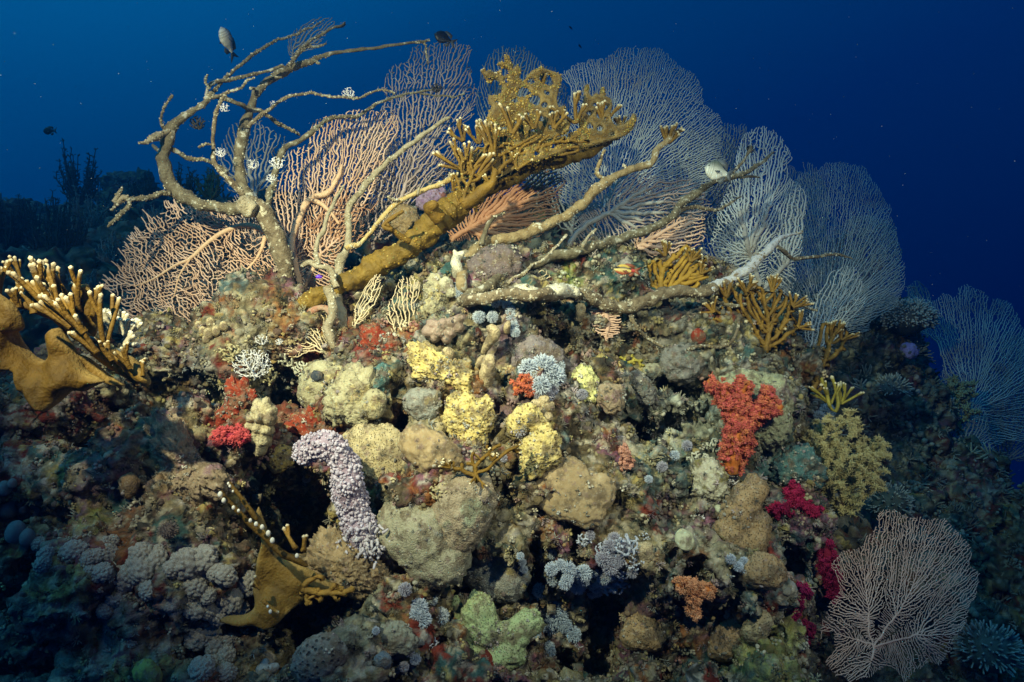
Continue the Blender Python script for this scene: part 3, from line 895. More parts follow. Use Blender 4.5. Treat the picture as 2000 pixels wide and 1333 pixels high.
def sea_fan(label, poly, root, depth, s, m, tilt=(0, 0), bow=0.0, wob=0.05, seed=0, stems=(), net=0.0, net_region=None, r_tip=1.1, r_max=7.0, expo=0.33,
            stem_r=None, m_stem=None, group=None, ragged=0.6, relax_it=2, kill=0.55, infl=5.0, step=0.4, name="sea_fan", k=4, holes=(), cat="sea fan", jitter=0.1, web=False, twig=.5, drop=.26, twig_dir=None, mom=0.9, wiggle=.55, stem_lines=()):
    """A gorgonian: stem and a fine branching net, each a mesh of its own. Sizes r_* are in photo pixels at the root's distance."""
    if web:
        N, par, ex, sf, tp_ = net_growth(poly, root, s, seed, stems, twig, drop, twig_dir)
        w = weights(par)
        N = relax(N, par, .35, 1, 1) * (~sf[:, None]) + N * sf[:, None]
        rad = np.where(sf, np.maximum(r_max * tp_, r_tip), np.minimum(r_tip * w ** .12, r_tip * 2.2))
        X = lift(N, root, depth, tilt, bow, wob, seed)
        rw = rad / 1000 * TAN * X[:, 1]
        nrm = np.array([tilt[0] * 0.6 + 0.12, -1.0, -0.1]); rootp = X[0]
        e = thing(name, rootp, label, cat, group)
        v, f = graph_tube(X - rootp, par, rw, k, nrm, flat=0.85, extra=ex)
        make_mesh("branch_net", v, f, m, e)
        keep = np.where(sf)[0]
        if len(keep) > 3:
            idx = -np.ones(len(N), int); idx[keep] = np.arange(len(keep))
            v, f = graph_tube(X[keep] - rootp, np.where(par[keep] >= 0, idx[par[keep]], -1), rw[keep] * 1.12, 8, nrm, lump=0.22, lump_f=50, seed=seed)
            make_mesh("stem", v, f, m_stem or m, e)
        return e
    s = s * 0.66
    N, par, nst = grow(poly, root, s, seed, stems, ragged, kill, infl, step, holes=holes, mom=mom)
    rng = np.random.default_rng(seed + 99)
    N[nst:] += rng.normal(0, s * jitter, (len(N) - nst, 2))
    N = relax(N, par, 0.5, relax_it, nst)
    for fq, am in ((2.2, 1.0), (5.0, .6)):
        q3 = np.concatenate([N / (s * fq * 1.6), np.full((len(N), 1), seed * 1.7)], 1)
        N = N + np.stack([vnoise(q3, seed + 71), vnoise(q3 + 40, seed + 72)], 1) * s * wiggle * am
    w = weights(par)
    rad = np.minimum(r_tip * w ** expo, r_max)
    ex = cross_links(N, par, s, net, rng, net_region) if net else None
    X = lift(N, root, depth, tilt, bow, wob, seed)
    rw = rad / 1000 * TAN * X[:, 1]
    nrm = np.array([tilt[0] * 0.6 + 0.12, -1.0, -0.1])
    rootp = X[0]
    e = thing(name, rootp, label, cat, group)
    v, f = graph_tube(X - rootp, par, rw, k, nrm, flat=0.85, extra=ex)
    net_o = make_mesh("branch_net", v, f, m, e)
    # the stems proper: thick nodes, rounder and lumpier, a little fatter than the net they carry
    lim = stem_r if stem_r else max(3.0, r_max * 0.55)
    keep = np.where(rad >= lim)[0]
    if len(keep) > 3:
        idx = -np.ones(len(N), int); idx[keep] = np.arange(len(keep))
        p2 = np.where(par[keep] >= 0, idx[par[keep]], -1)
        v, f = graph_tube(X[keep] - rootp, p2, rw[keep] * 1.15, 8, nrm, lump=0.18, lump_f=50, seed=seed)
        make_mesh("stem", v, f, m_stem or m, e)
    for ln in stem_lines:
        c = np.array(ln, float)
        p3 = lift(c[:, :2], root, depth - .02, tilt, bow, wob, seed)
        limb_mesh("stem", [(c[k, 0], c[k, 1], p3[k, 1], c[k, 2]) for k in range(len(c))], m_stem or m, e, 10, .3, 40, seed, 3, 2)
    return e

def limb(ctrl, step_px=4.0, lump_seed=0, wig=0.0):
    """Control rows (px, py, distance, radius in px) -> 3-D points and radii along a smooth limb."""
    c = np.array(ctrl, float)
    q = np.stack([c[:, 0], c[:, 1], c[:, 2] * 200.0, c[:, 3]], 1)
    q = resample(q, step_px)
    if wig:
        n3 = np.stack([q[:, 0] * 0.045, q[:, 1] * 0.045, np.full(len(q), lump_seed * 1.3)], 1)
        q[:, 0] += vnoise(n3, 3) * wig; q[:, 1] += vnoise(n3 + 20, 4) * wig
    d = q[:, 2] / 200.0
    pts = np.stack([(q[:, 0] - 1000) / 1000 * TAN * d, d, (666.5 - q[:, 1]) / 1000 * TAN * d], 1)
    return pts, np.maximum(q[:, 3], 0.6) / 1000 * TAN * d

def limb_mesh(name, ctrl, m, e, k=10, lump=0.22, lump_f=28.0, seed=0, step_px=4.0, wig=2.0, origin=None, cols=None, flat=1.0):
    p, r = limb(ctrl, step_px, seed, wig)
    o = origin if origin is not None else np.array(e.location)
    v, f = graph_tube(p - o, np.arange(len(p)) - 1, r, k, (0.1, -1, 0.05), lump=lump, lump_f=lump_f, seed=seed, flat=flat)
    return make_mesh(name, v, f, m, e, None if cols is None else np.broadcast_to(cols, (len(v), 3)))

# unit spheres
def ico(sub):
    import bmesh
    bm = bmesh.new()
    bmesh.ops.create_icosphere(bm, subdivisions=sub, radius=1.0)
    v = np.array([q.co[:] for q in bm.verts]); f = np.array([[q.index for q in t.verts] for t in bm.faces])
    bm.free()
    return v, f
ICO = {k: ico(k) for k in (1, 2, 3, 4, 5, 6)}

def basis(n, spin=0.0):
    """Rotation matrix whose third column is n."""
    n = np.asarray(n, float); n = n / np.linalg.norm(n)
    a = np.array([0, 0, 1.0]) if abs(n[2]) < 0.9 else np.array([1.0, 0, 0])
    x = np.cross(a, n); x /= np.linalg.norm(x); y = np.cross(n, x)
    c, s_ = math.cos(spin), math.sin(spin)
    return np.stack([x * c + y * s_, -x * s_ + y * c, n], 1)

def lobes(centres, radii, sub=5, k=0.25, noise=0.0, nf=3.0, seed=0, fine=0.0, ff=14.0):
    """A massive growth: the smooth union of several balls, seen from its middle."""
    d, f = ICO[sub]
    c = np.asarray(centres, float); r = np.asarray(radii, float)
    lo = np.zeros(len(d)); hi = np.full(len(d), (np.linalg.norm(c, axis=1) + r).max() * 1.3)
    for _ in range(22):
        mid = (lo + hi) / 2
        p = d * mid[:, None]
        sd = np.linalg.norm(p[:, None] - c[None], axis=2) - r[None]
        val = -k * np.log(np.exp(-sd / k).sum(1) + 1e-30)
        ins = val < 0
        lo = np.where(ins, mid, lo); hi = np.where(ins, hi, mid)
    p = d * lo[:, None]
    if noise:
        p = p * (1 + noise * fbm(p, nf, 3, seed))[:, None]
    if fine:
        p = p * (1 + fine * fbm(p, ff, 3, seed + 5) + fine * .45 * fbm(p, ff * 3.2, 2, seed + 6))[:, None]
    return p, f

def ball_field(centres, radii, sub=1, cols=None, soup=None, jit=0.15, seed=0, stretch=None):
    """Many small balls (polyps) as one mesh."""
    v0, f0 = ICO[sub]
    n = len(centres)
    rng = np.random.default_rng(seed)
    sc = 1 + rng.normal(0, jit, (n, 1, 3))
    v = v0[None] * sc * np.asarray(radii)[:, None, None] + np.asarray(centres)[:, None]
    f = f0[None] + (np.arange(n) * len(v0))[:, None, None]
    c = None if cols is None else np.repeat(np.asarray(cols), len(v0), axis=0)
    return v.reshape(-1, 3), f.reshape(-1, 3), c

def spikes(base, dirs, length, r0, r1, k=4, bend=0.0, seg=2, seed=0, c0=None, c1=None):
    """Many tapering fingers or tentacles as one mesh."""
    base = np.asarray(base, float); dirs = np.asarray(dirs, float)
    n = len(base)
    rng = np.random.default_rng(seed)
    length = np.broadcast_to(np.asarray(length, float), (n,)); r0 = np.broadcast_to(np.asarray(r0, float), (n,)); r1 = np.broadcast_to(np.asarray(r1, float), (n,))
    dirs = dirs / (np.linalg.norm(dirs, axis=1, keepdims=True) + 1e-9)
    side = np.cross(dirs, rng.normal(size=(n, 3))); side /= np.linalg.norm(side, axis=1, keepdims=True) + 1e-9
    up = np.cross(dirs, side)
    a = np.arange(k) * 2 * math.pi / k
    rows = []; cols = []
    for s in range(seg + 1):
        t = s / seg
        c = base + dirs * (length * t)[:, None] + side * (length * bend * t * t)[:, None]
        r = (r0 + (r1 - r0) * t)
        rows.append(c[:, None] + (np.cos(a)[None, :, None] * side[:, None] + np.sin(a)[None, :, None] * up[:, None]) * r[:, None, None])
        if c0 is not None:
            cols.append(np.broadcast_to(np.asarray(c0) * (1 - t) + np.asarray(c1) * t, (n, k, 3)))
    tip = base + dirs * (length + r1)[:, None] + side * (length * bend)[:, None]
    v = np.concatenate([np.stack(rows, 1).reshape(n, -1, 3), tip[:, None]], 1)
    m = (seg + 1) * k + 1
    i = np.arange(k); j = (i + 1) % k
    q = np.concatenate([np.stack([s * k + i, s * k + j, (s + 1) * k + j, (s + 1) * k + i], 1) for s in range(seg)])
    tr = np.stack([seg * k + i, seg * k + j, np.full(k, m - 1)], 1)
    off = (np.arange(n) * m)[:, None, None]
    col = None
    if c0 is not None:
        col = np.concatenate([np.stack(cols, 1).reshape(n, -1, 3), np.broadcast_to(np.asarray(c1, float), (n, 1, 3))], 1).reshape(-1, 3)
    return v.reshape(-1, 3), [(q[None] + off).reshape(-1, 4), (tr[None] + off).reshape(-1, 3)], col

def sphere_dirs(n, up=None, spread=1.0, seed=0):
    i = np.arange(n) + 0.5
    ph = np.arccos(1 - i / n * (1 + spread - 0.0) if spread <= 1 else 1 - 2 * i / n)
    th = math.pi * (1 + 5 ** 0.5) * i
    d = np.stack([np.cos(th) * np.sin(ph), np.sin(th) * np.sin(ph), np.cos(ph)], 1)
    return d if up is None else d @ basis(up).T

def grow3(A, root, s, seed=0, kill=0.9, infl=6.0, step=0.5, start=None):
    """Space colonisation in three dimensions."""
    rng = np.random.default_rng(seed)
    nodes = np.array([root] if start is None else start, float)
    par = [-1] + list(range(len(nodes) - 1))
    D2 = ((A[:, None] - nodes[None]) ** 2).sum(2)
    near = D2.argmin(1); nd = D2.min(1); alive = nd > (kill * s) ** 2
    for it in range(400):
        if not alive.any(): break
        ai = np.where(alive & (nd < (infl * s) ** 2))[0]
        if not len(ai):
            ai = np.where(alive)[0]; ai = ai[[nd[ai].argmin()]]
        d = A[ai] - nodes[near[ai]]; d /= np.linalg.norm(d, axis=1, keepdims=True) + 1e-9
        acc = np.zeros((len(nodes), 3)); np.add.at(acc, near[ai], d)
        g = np.unique(near[ai])
        v = acc[g] + rng.normal(0, 0.12, (len(g), 3)); v /= np.linalg.norm(v, axis=1, keepdims=True) + 1e-9
        new = nodes[g] + v * s * step
        ok = ((new[:, None] - nodes[None]) ** 2).sum(2).min(1) > (0.25 * s * step) ** 2
        if not ok.any():
            alive[ai[nd[ai].argmin()]] = False; continue
        new, g = new[ok], g[ok]
        D2 = ((A[:, None] - new[None]) ** 2).sum(2); m = D2.min(1); am = D2.argmin(1) + len(nodes)
        b = m < nd
        near = np.where(b, am, near); nd = np.where(b, m, nd); alive &= nd > (kill * s) ** 2
        nodes = np.concatenate([nodes, new]); par.extend(g.tolist())
    return nodes, np.array(par)
# ------------------------------------------------------------------ sea fans
F_ORANGE = mat("fan_orange", (0.55, 0.25, 0.10), (0.72, 0.44, 0.24), scale=9, bump=0.2, bump_scale=300)
F_PEACH = mat("fan_peach", (0.56, 0.33, 0.22), (0.68, 0.47, 0.37), scale=9, bump=0.2, bump_scale=300)
F_CREAM = mat("fan_cream", (0.58, 0.44, 0.28), (0.68, 0.56, 0.38), scale=9, bump=0.2, bump_scale=300)
F_RED = mat("fan_rust", (0.36, 0.15, 0.08), (0.48, 0.26, 0.15), scale=9, bump=0.2, bump_scale=300)
F_GREY = mat("fan_grey", (0.30, 0.29, 0.30), (0.40, 0.39, 0.40), scale=6, bump=0.2, bump_scale=300)
F_PALE = mat("fan_pale", (0.40, 0.40, 0.41), (0.54, 0.54, 0.55), scale=6, bump=0.2, bump_scale=300)
F_PINK = mat("fan_pink", (0.38, 0.27, 0.25), (0.48, 0.37, 0.34), scale=5, bump=0.2, bump_scale=300)
F_PINK2 = mat("fan_rose", (0.58, 0.36, 0.29), (0.70, 0.50, 0.42), scale=5, bump=0.2, bump_scale=300)
F_STEM = mat("fan_stem", (0.60, 0.36, 0.22), (0.70, 0.48, 0.32), scale=40, bump=0.5, bump_scale=140)
F_GSTEM = mat("fan_grey_stem", (0.34, 0.30, 0.28), (0.46, 0.42, 0.40), scale=30, bump=0.5, bump_scale=140)

G = "sea fans growing along the reef crest"
sea_fan("wide net-like orange sea fan left of the thick grey trunk",
        [(560, 545), (545, 600), (500, 610), (440, 640), (370, 665), (310, 660), (270, 640), (235, 600), (205, 570), (215, 535), (240, 490), (265, 460), (290, 420), (335, 405), (400, 412), (455, 425), (500, 430), (540, 460)],
        (562, 560), 2.62, 5.6, F_PEACH, (0.15, -0.2), 0.6, 0.05, 11,
        stems=[[(558, 540), (545, 490), (520, 455), (480, 441), (440, 452), (405, 475), (372, 505), (340, 520), (300, 545), (262, 560)], [(372, 505), (350, 540), (340, 580)], [(520, 455), (505, 500), (470, 540)]],
        web=True, twig=.8, twig_dir=(-.35, -.8), drop=.10, r_tip=1.3, r_max=7.0, m_stem=F_STEM, group=G)
sea_fan("upright peach sea fan with a thick forked stem right of the grey trunk",
        [(560, 560), (540, 500), (535, 430), (535, 385), (548, 330), (570, 290), (600, 260), (640, 235), (690, 215), (735, 212), (768, 235), (775, 270), (768, 310), (745, 350), (715, 385), (690, 430), (670, 480), (665, 540), (640, 575), (600, 580)],
        (590, 575), 2.72, 7.4, F_PEACH, (0.1, -0.3), 0.3, 0.06, 12, stems=[[(588, 560), (575, 500)], [(595, 560), (625, 500)]],
        net=.7, r_tip=1.15, r_max=3.4, expo=.16, m_stem=F_STEM, group=G, mom=.7, infl=4, jitter=.18, wiggle=.6, ragged=1.2,
        stem_lines=[[(588, 575, 7.5), (577, 520, 7), (570, 470, 6.5), (585, 425, 6.5), (605, 388, 6), (640, 375, 5.5), (660, 348, 4.5), (668, 322, 3)], [(605, 388, 5), (640, 408, 4), (662, 438, 2.5)]])
sea_fan("rust red sea fan low between the two upright dead stems",
        [(575, 590), (572, 540), (580, 480), (600, 430), (640, 400), (690, 390), (730, 400), (720, 440), (690, 480), (670, 530), (650, 585), (610, 598)],
        (620, 595), 2.80, 6.4, F_RED, (0, -0.1), 0.3, 0.05, 13, web=True, r_tip=1.1, r_max=4.5, group=G, drop=.2)
sea_fan("tall loose grey sea fan reaching up behind the thin arching dead limbs",
        [(800, 440), (760, 400), (700, 350), (700, 290), (735, 240), (760, 200), (775, 150), (800, 105), (840, 75), (895, 60), (925, 75), (930, 120), (940, 150), (925, 200), (905, 250), (890, 300), (860, 350), (830, 400)],
        (800, 430), 3.25, 7.0, F_PINK, (0.3, -0.2), 0.2, 0.10, 14, net=0.35, r_tip=.95, r_max=3.2, group=G, infl=4, jitter=0.25, expo=.2, ragged=1.6, mom=.7)
sea_fan("small grey sea fan above the fire coral crest",
        [(960, 330), (935, 260), (930, 190), (940, 130), (965, 100), (1000, 92), (1040, 105), (1065, 125), (1090, 150), (1098, 200), (1080, 250), (1030, 300)],
        (985, 350), 3.7, 6.6, F_GREY, (0.2, -0.1), 0.2, 0.06, 15, r_tip=0.95, r_max=4, group=G)
sea_fan("largest pale sea fan with a rounded top at the reef crest",
        [(1130, 470), (1100, 420), (1090, 340), (1088, 260), (1100, 180), (1125, 130), (1165, 108), (1215, 93), (1260, 97), (1300, 112), (1340, 125), (1372, 165), (1395, 205), (1415, 250), (1422, 300), (1400, 340), (1390, 390), (1360, 430), (1300, 455), (1230, 480)],
        (1155, 500), 3.45, 4.6, F_PALE, (0.35, -0.1), 0.25, 0.07, 16,
        stems=[[(1150, 480), (1165, 430), (1185, 395)]],
        r_tip=.72, r_max=3.0, expo=0.16, ragged=1.5, m_stem=F_GSTEM, group=G, stem_r=3.2, infl=7, step=0.4, jitter=.2)
sea_fan("pale sea fan low under the crest beside the tan dead limb",
        [(1100, 460), (1110, 400), (1150, 360), (1200, 350), (1260, 340), (1320, 350), (1370, 360), (1395, 400), (1370, 440), (1300, 470), (1220, 490), (1150, 485)],
        (1110, 480), 3.2, 7.6, F_PINK, (0.2, -0.1), 0.2, 0.07, 17, stems=[[(1112, 470), (1150, 435), (1190, 418)]], net=0.3, r_tip=1.0, r_max=4.5, m_stem=F_GSTEM, group=G)
sea_fan("rust orange sea fan under the arch of the mustard fire coral",
        [(880, 480), (870, 450), (885, 415), (930, 380), (985, 350), (1040, 335), (1085, 330), (1110, 350), (1100, 390), (1085, 430), (1060, 450), (1045, 470), (1000, 500), (950, 500), (905, 485)],
        (880, 470), 2.95, 6.2, F_RED, (0.25, -0.2), 0.2, 0.05, 18, stems=[[(885, 465), (920, 445)]], net=0.35, r_tip=1.15, r_max=4.5, group=G)
sea_fan("small peach sea fan below the long upper right dead limb",
        [(1240, 490), (1245, 460), (1275, 440), (1310, 425), (1350, 415), (1378, 430), (1382, 455), (1370, 485), (1330, 500), (1280, 505)],
        (1245, 485), 2.95, 7.0, F_PEACH, (0.1, -0.1), 0.2, 0.04, 19, net=0.5, r_tip=1.2, r_max=3.5, group=G)
sea_fan("open grey sea fan around the tip of the lowest dead limb",
        [(1480, 600), (1440, 560), (1400, 520), (1385, 470), (1400, 420), (1420, 360), (1440, 300), (1455, 262), (1490, 248), (1525, 265), (1545, 300), (1548, 340), (1575, 370), (1580, 420), (1570, 480), (1560, 540), (1540, 600), (1510, 625)],
        (1505, 630), 3.3, 6.0, F_PALE, (0.3, -0.1), 0.2, 0.07, 20, stems=[[(1505, 620), (1490, 570), (1468, 500)], [(1490, 570), (1530, 520)]],
        r_tip=1.1, r_max=4.0, m_stem=F_GSTEM, group=G, stem_r=3.2, infl=4, jitter=.22, mom=1.2, expo=.26)
sea_fan("broad blue grey sea fan at the right shoulder of the reef",
        [(1570, 700), (1540, 640), (1520, 560), (1525, 470), (1530, 390), (1550, 330), (1600, 315), (1650, 325), (1690, 345), (1725, 385), (1750, 440), (1765, 510), (1755, 570), (1735, 620), (1690, 640), (1640, 650), (1600, 690)],
        (1585, 730), 3.75, 4.4, F_PALE, (0.4, -0.1), 0.2, 0.08, 21, stems=[[(1590, 710), (1612, 640)]],
        r_tip=0.68, r_max=2.6, expo=0.15, ragged=1.5, group=G, infl=7, step=0.4, jitter=.2)
sea_fan("second blue grey sea fan overlapping the broad one behind it",
        [(1560, 640), (1565, 560), (1600, 480), (1640, 440), (1690, 420), (1740, 430), (1760, 490), (1760, 560), (1730, 610), (1680, 640), (1620, 660)],
        (1560, 700), 3.95, 4.6, F_GREY, (0.4, -0.1), 0.2, 0.08, 31, r_tip=0.9, r_max=3.5, group=G, infl=9)
sea_fan("dense bluish sea fan at the far right behind the dark table coral",
        [(1880, 880), (1850, 830), (1835, 760), (1820, 690), (1790, 620), (1775, 565), (1790, 545), (1815, 575), (1860, 565), (1885, 558), (1925, 575), (1960, 610), (1990, 640), (2030, 660), (2060, 720), (2060, 800), (2000, 860), (1930, 890)],
        (1875, 900), 4.45, 4.8, F_PALE, (0.3, -0.1), 0.15, 0.09, 22, stems=[[(1880, 880), (1897, 800)]], r_tip=0.8, r_max=3, expo=0.18, group=G, infl=7, step=0.4, jitter=.2, ragged=1.5)
sea_fan("large round pinkish sea fan standing alone at the lower right",
        [(1640, 1333), (1612, 1280), (1605, 1240), (1622, 1180), (1640, 1120), (1660, 1070), (1700, 1040), (1740, 1010), (1790, 1000), (1835, 995), (1870, 1030), (1905, 1065), (1908, 1110), (1895, 1160), (1893, 1220), (1865, 1270), (1820, 1300), (1780, 1320), (1720, 1310), (1680, 1330)],
        (1700, 1290), 2.25, 5.3, F_PINK2, (0.35, -0.15), 0.3, 0.04, 23,
        stems=[[(1700, 1285), (1705, 1265), (1690, 1255), (1672, 1248)], [(1705, 1265), (1750, 1252), (1790, 1240)], [(1705, 1265), (1730, 1228), (1750, 1205)], [(1705, 1265), (1696, 1230), (1697, 1200)]],
        r_tip=.85, r_max=2.6, expo=0.15, group=G, infl=6, step=0.4, net=0.3, jitter=.2, ragged=1.4)
sea_fan("little cream sea fan under the fork of the pale dead stem",
        [(560, 700), (535, 660), (540, 630), (565, 615), (600, 608), (630, 605), (655, 620), (660, 660), (650, 700), (610, 690)],
        (640, 705), 2.42, 6.6, F_CREAM, (0, 0), 0.2, 0.03, 24, net=0.7, r_tip=.95, r_max=2.2, expo=.18, mom=.5, wiggle=.7, group=G)
sea_fan("cream sea fan with open twigs in front of a dark hollow",
        [(790, 690), (765, 640), (755, 600), (765, 560), (780, 538), (805, 535), (818, 560), (812, 600), (825, 650), (815, 690)],
        (790, 700), 2.38, 7.6, F_CREAM, (0, -0.1), 0.2, 0.03, 25, r_tip=.95, r_max=2.2, expo=.18, mom=.5, wiggle=.7, group=G)
sea_fan("sparse cream sea fan creeping over the red sponge",
        [(740, 690), (720, 665), (735, 645), (775, 660), (800, 660), (825, 665), (830, 690), (800, 705), (765, 700)],
        (715, 645), 2.36, 7.6, F_CREAM, (0, 0), 0.2, 0.03, 26, r_tip=.95, r_max=2.2, expo=.18, mom=.5, wiggle=.7, group=G)
sea_fan("thin cream sea fan beside the base of the mustard trunk",
        [(690, 640), (690, 600), (705, 570), (725, 545), (745, 535), (750, 560), (735, 590), (715, 620)],
        (692, 645), 2.45, 6.6, F_CREAM, (0, 0), 0.2, 0.03, 27, r_tip=.95, r_max=2.2, expo=.18, mom=.5, wiggle=.7, group=G)
sea_fan("short feathery peach sea fan hanging under the lowest dead limb",
        [(1150, 600), (1165, 595), (1180, 610), (1200, 600), (1212, 625), (1210, 655), (1190, 672), (1170, 660), (1152, 635)],
        (1182, 600), 2.5, 6.5, F_PEACH, (0, 0), 0.2, 0.03, 28, stems=[[(1182, 602), (1186, 630), (1184, 665)]], r_tip=1.5, r_max=4.5, group=G)
sea_fan("small cream sea fan between the two lower right dead limbs",
        [(1012, 565), (1020, 545), (1035, 530), (1060, 525), (1078, 545), (1070, 562), (1040, 570)],
        (1015, 572), 2.58, 7.0, F_CREAM, (0, 0), 0.2, 0.03, 29, r_tip=.95, r_max=2.2, expo=.18, mom=.5, wiggle=.7, group=G)
sea_fan("small tan sea fan drooping below the white crusted limb",
        [(1015, 590), (1040, 590), (1075, 590), (1085, 610), (1060, 625), (1040, 630), (1025, 615)],
        (1020, 585), 2.45, 7.0, F_CREAM, (0, 0), 0.2, 0.03, 30, r_tip=.95, r_max=2.2, expo=.18, mom=.5, wiggle=.7, group=G)
sea_fan("dusky sea fan behind the grey trunk's middle limb",
        [(480, 390), (440, 370), (425, 330), (430, 280), (450, 240), (480, 225), (520, 250), (560, 265), (570, 300), (555, 340), (520, 370)],
        (505, 400), 3.1, 8.5, F_GREY, (0, -0.1), 0.2, 0.08, 32, net=0.3, r_tip=0.95, r_max=3.2, group=G, jitter=0.2)
sea_fan("tiny dusky sea fan on the topmost dead twigs",
        [(565, 110), (562, 80), (572, 55), (600, 45), (625, 35), (650, 32), (655, 50), (640, 70), (625, 95), (595, 105)],
        (572, 112), 2.95, 6.0, F_GREY, (0, 0), 0.2, 0.04, 33, net=0.3, r_tip=0.8, r_max=1.8, group=G)
sea_fan("broad bluish sea fan low behind the tip of the lowest dead limb",
        [(1400, 620), (1375, 560), (1360, 500), (1375, 440), (1400, 400), (1450, 430), (1500, 470), (1540, 540), (1560, 610), (1500, 640), (1440, 640)],
        (1470, 650), 3.55, 6.6, F_GREY, (0.2, 0), 0.2, 0.08, 34, r_tip=.9, r_max=3.2, group=G, jitter=.2)
sea_fan("faint bluish sea fan above the far right one",
        [(1800, 640), (1770, 600), (1768, 560), (1790, 540), (1812, 560), (1825, 600), (1822, 640)],
        (1812, 660), 4.9, 5.5, F_GREY, (0.2, 0), 0.1, 0.05, 35, r_tip=.75, r_max=2.5, group=G)
sea_fan("feathery blue grey sea fan leaning beside the upright fire coral",
        [(1575, 700), (1570, 650), (1590, 590), (1620, 540), (1660, 520), (1690, 560), (1680, 610), (1640, 650), (1605, 700)],
        (1572, 715), 3.35, 8.0, F_PALE, (0.2, 0), 0.1, 0.06, 36, r_tip=1.0, r_max=2.6, group=G, expo=.18, mom=1.4)
sea_fan("blurred grey sea fan far behind the right end of the fire coral",
        [(1080, 430), (1060, 380), (1080, 330), (1120, 300), (1160, 320), (1180, 370), (1160, 430), (1120, 450)],
        (1115, 470), 4.0, 8.0, F_GREY, (0.2, 0), 0.1, 0.06, 37, r_tip=.9, r_max=3, group=G, jitter=.2)
sea_fan("grey net of sea fan behind the slender pale stem",
        [(720, 480), (715, 420), (730, 360), (760, 310), (800, 280), (850, 270), (870, 310), (850, 370), (810, 420), (770, 470)],
        (730, 490), 3.0, 10.0, F_PINK, (0.2, 0), 0.1, 0.06, 38, r_tip=1.0, r_max=3.5, group=G, jitter=.2, net=.4)
sea_fan("second bluish sea fan at the far right edge of the picture",
        [(1960, 900), (1920, 850), (1915, 780), (1930, 710), (1960, 650), (2000, 640), (2040, 680), (2070, 760), (2060, 840), (2010, 900)],
        (1965, 930), 4.7, 5.0, F_GREY, (0.2, 0), 0.1, 0.05, 39, r_tip=.75, r_max=2.5, group=G, ragged=1.5, jitter=.2)
sea_fan("low bluish sea fan under the far right ones",
        [(1840, 900), (1830, 840), (1845, 780), (1880, 770), (1920, 800), (1950, 850), (1930, 900), (1880, 920)],
        (1860, 940), 4.2, 5.4, F_GREY, (0.2, 0), 0.1, 0.05, 40, r_tip=.75, r_max=2.5, group=G, ragged=1.5, jitter=.2)
sea_fan("pale sea fan half hidden behind the largest one",
        [(1300, 470), (1290, 400), (1300, 330), (1330, 270), (1380, 240), (1425, 280), (1440, 340), (1430, 400), (1400, 450), (1350, 490)],
        (1330, 500), 3.75, 5.6, F_GREY, (0.2, 0), 0.1, 0.06, 41, r_tip=.8, r_max=2.8, group=G, ragged=1.5, jitter=.2)
for poly_, rt_, dp_, sp_, sd_, lb_ in [
    ([(1010, 360), (990, 290), (1000, 220), (1030, 150), (1080, 130), (1110, 170), (1120, 240), (1110, 310), (1070, 370)], (1050, 400), 4.0, 5.4, 51, "dim bluish sea fan between the fire coral plate and the largest fan"),
    ([(1380, 460), (1370, 380), (1385, 300), (1410, 240), (1450, 230), (1480, 280), (1485, 350), (1460, 420), (1420, 470)], (1415, 500), 3.95, 5.2, 52, "dim bluish sea fan between the largest fan and the open grey one"),
    ([(1500, 600), (1500, 500), (1510, 400), (1530, 330), (1570, 310), (1610, 340), (1620, 430), (1600, 520), (1560, 600)], (1530, 640), 4.1, 5.2, 53, "dim bluish sea fan between the open grey fan and the broad one"),
    ([(1180, 500), (1190, 440), (1230, 380), (1290, 360), (1350, 370), (1385, 420), (1360, 470), (1290, 500)], (1250, 520), 3.7, 5.6, 54, "low bluish sea fan behind the two upper right dead limbs"),
    ([(1640, 690), (1640, 630), (1670, 580), (1720, 560), (1760, 590), (1770, 640), (1730, 680), (1680, 700)], (1680, 720), 4.3, 5.0, 55, "dim bluish sea fan low behind the broad one at the right"),
    ([(690, 480), (680, 420), (690, 340), (710, 280), (750, 240), (780, 290), (770, 370), (750, 440)], (705, 500), 3.2, 6.2, 56, "pale pinkish sea fan filling in behind the upright peach one"),
    ([(470, 470), (430, 430), (420, 400), (450, 380), (500, 400), (540, 420), (540, 470)], (520, 500), 3.0, 6.4, 57, "pale pinkish sea fan showing under the curved grey limb"),
    ([(860, 430), (850, 380), (870, 320), (900, 270), (930, 270), (940, 330), (920, 400)], (880, 450), 3.5, 6.0, 58, "dim sea fan between the tall loose grey one and the mustard trunk")]:
    sea_fan(lb_, poly_, rt_, dp_, sp_, F_PINK if sd_ in (56, 57) else F_GREY, (0.2, 0), 0.1, 0.07, sd_, r_tip=.75, r_max=2.6, expo=.16, group=G, ragged=1.6, jitter=.22, infl=6)
sea_fan("second net-like peach sea fan pressed close behind the wide orange one",
        [(555, 560), (540, 600), (490, 620), (420, 650), (340, 655), (285, 640), (250, 600), (230, 560), (245, 510), (280, 470), (330, 430), (400, 420), (470, 435), (525, 460)],
        (565, 575), 2.72, 6.6, F_PEACH, (0.15, -0.2), 0.6, 0.05, 61, web=True, twig=.7, twig_dir=(-.35, -.8), drop=.14, r_tip=1.0, r_max=4, group=G)
sea_fan("second peach sea fan pressed close behind the upright one",
        [(570, 560), (550, 480), (550, 400), (570, 320), (620, 265), (690, 235), (750, 240), (760, 290), (730, 350), (695, 410), (670, 480), (650, 560)],
        (600, 590), 2.86, 7.6, F_PINK, (0.1, -0.3), 0.3, 0.06, 62, net=.5, r_tip=.9, r_max=3, expo=.16, group=G, mom=.7, infl=4, jitter=.2, wiggle=.6, ragged=1.3)
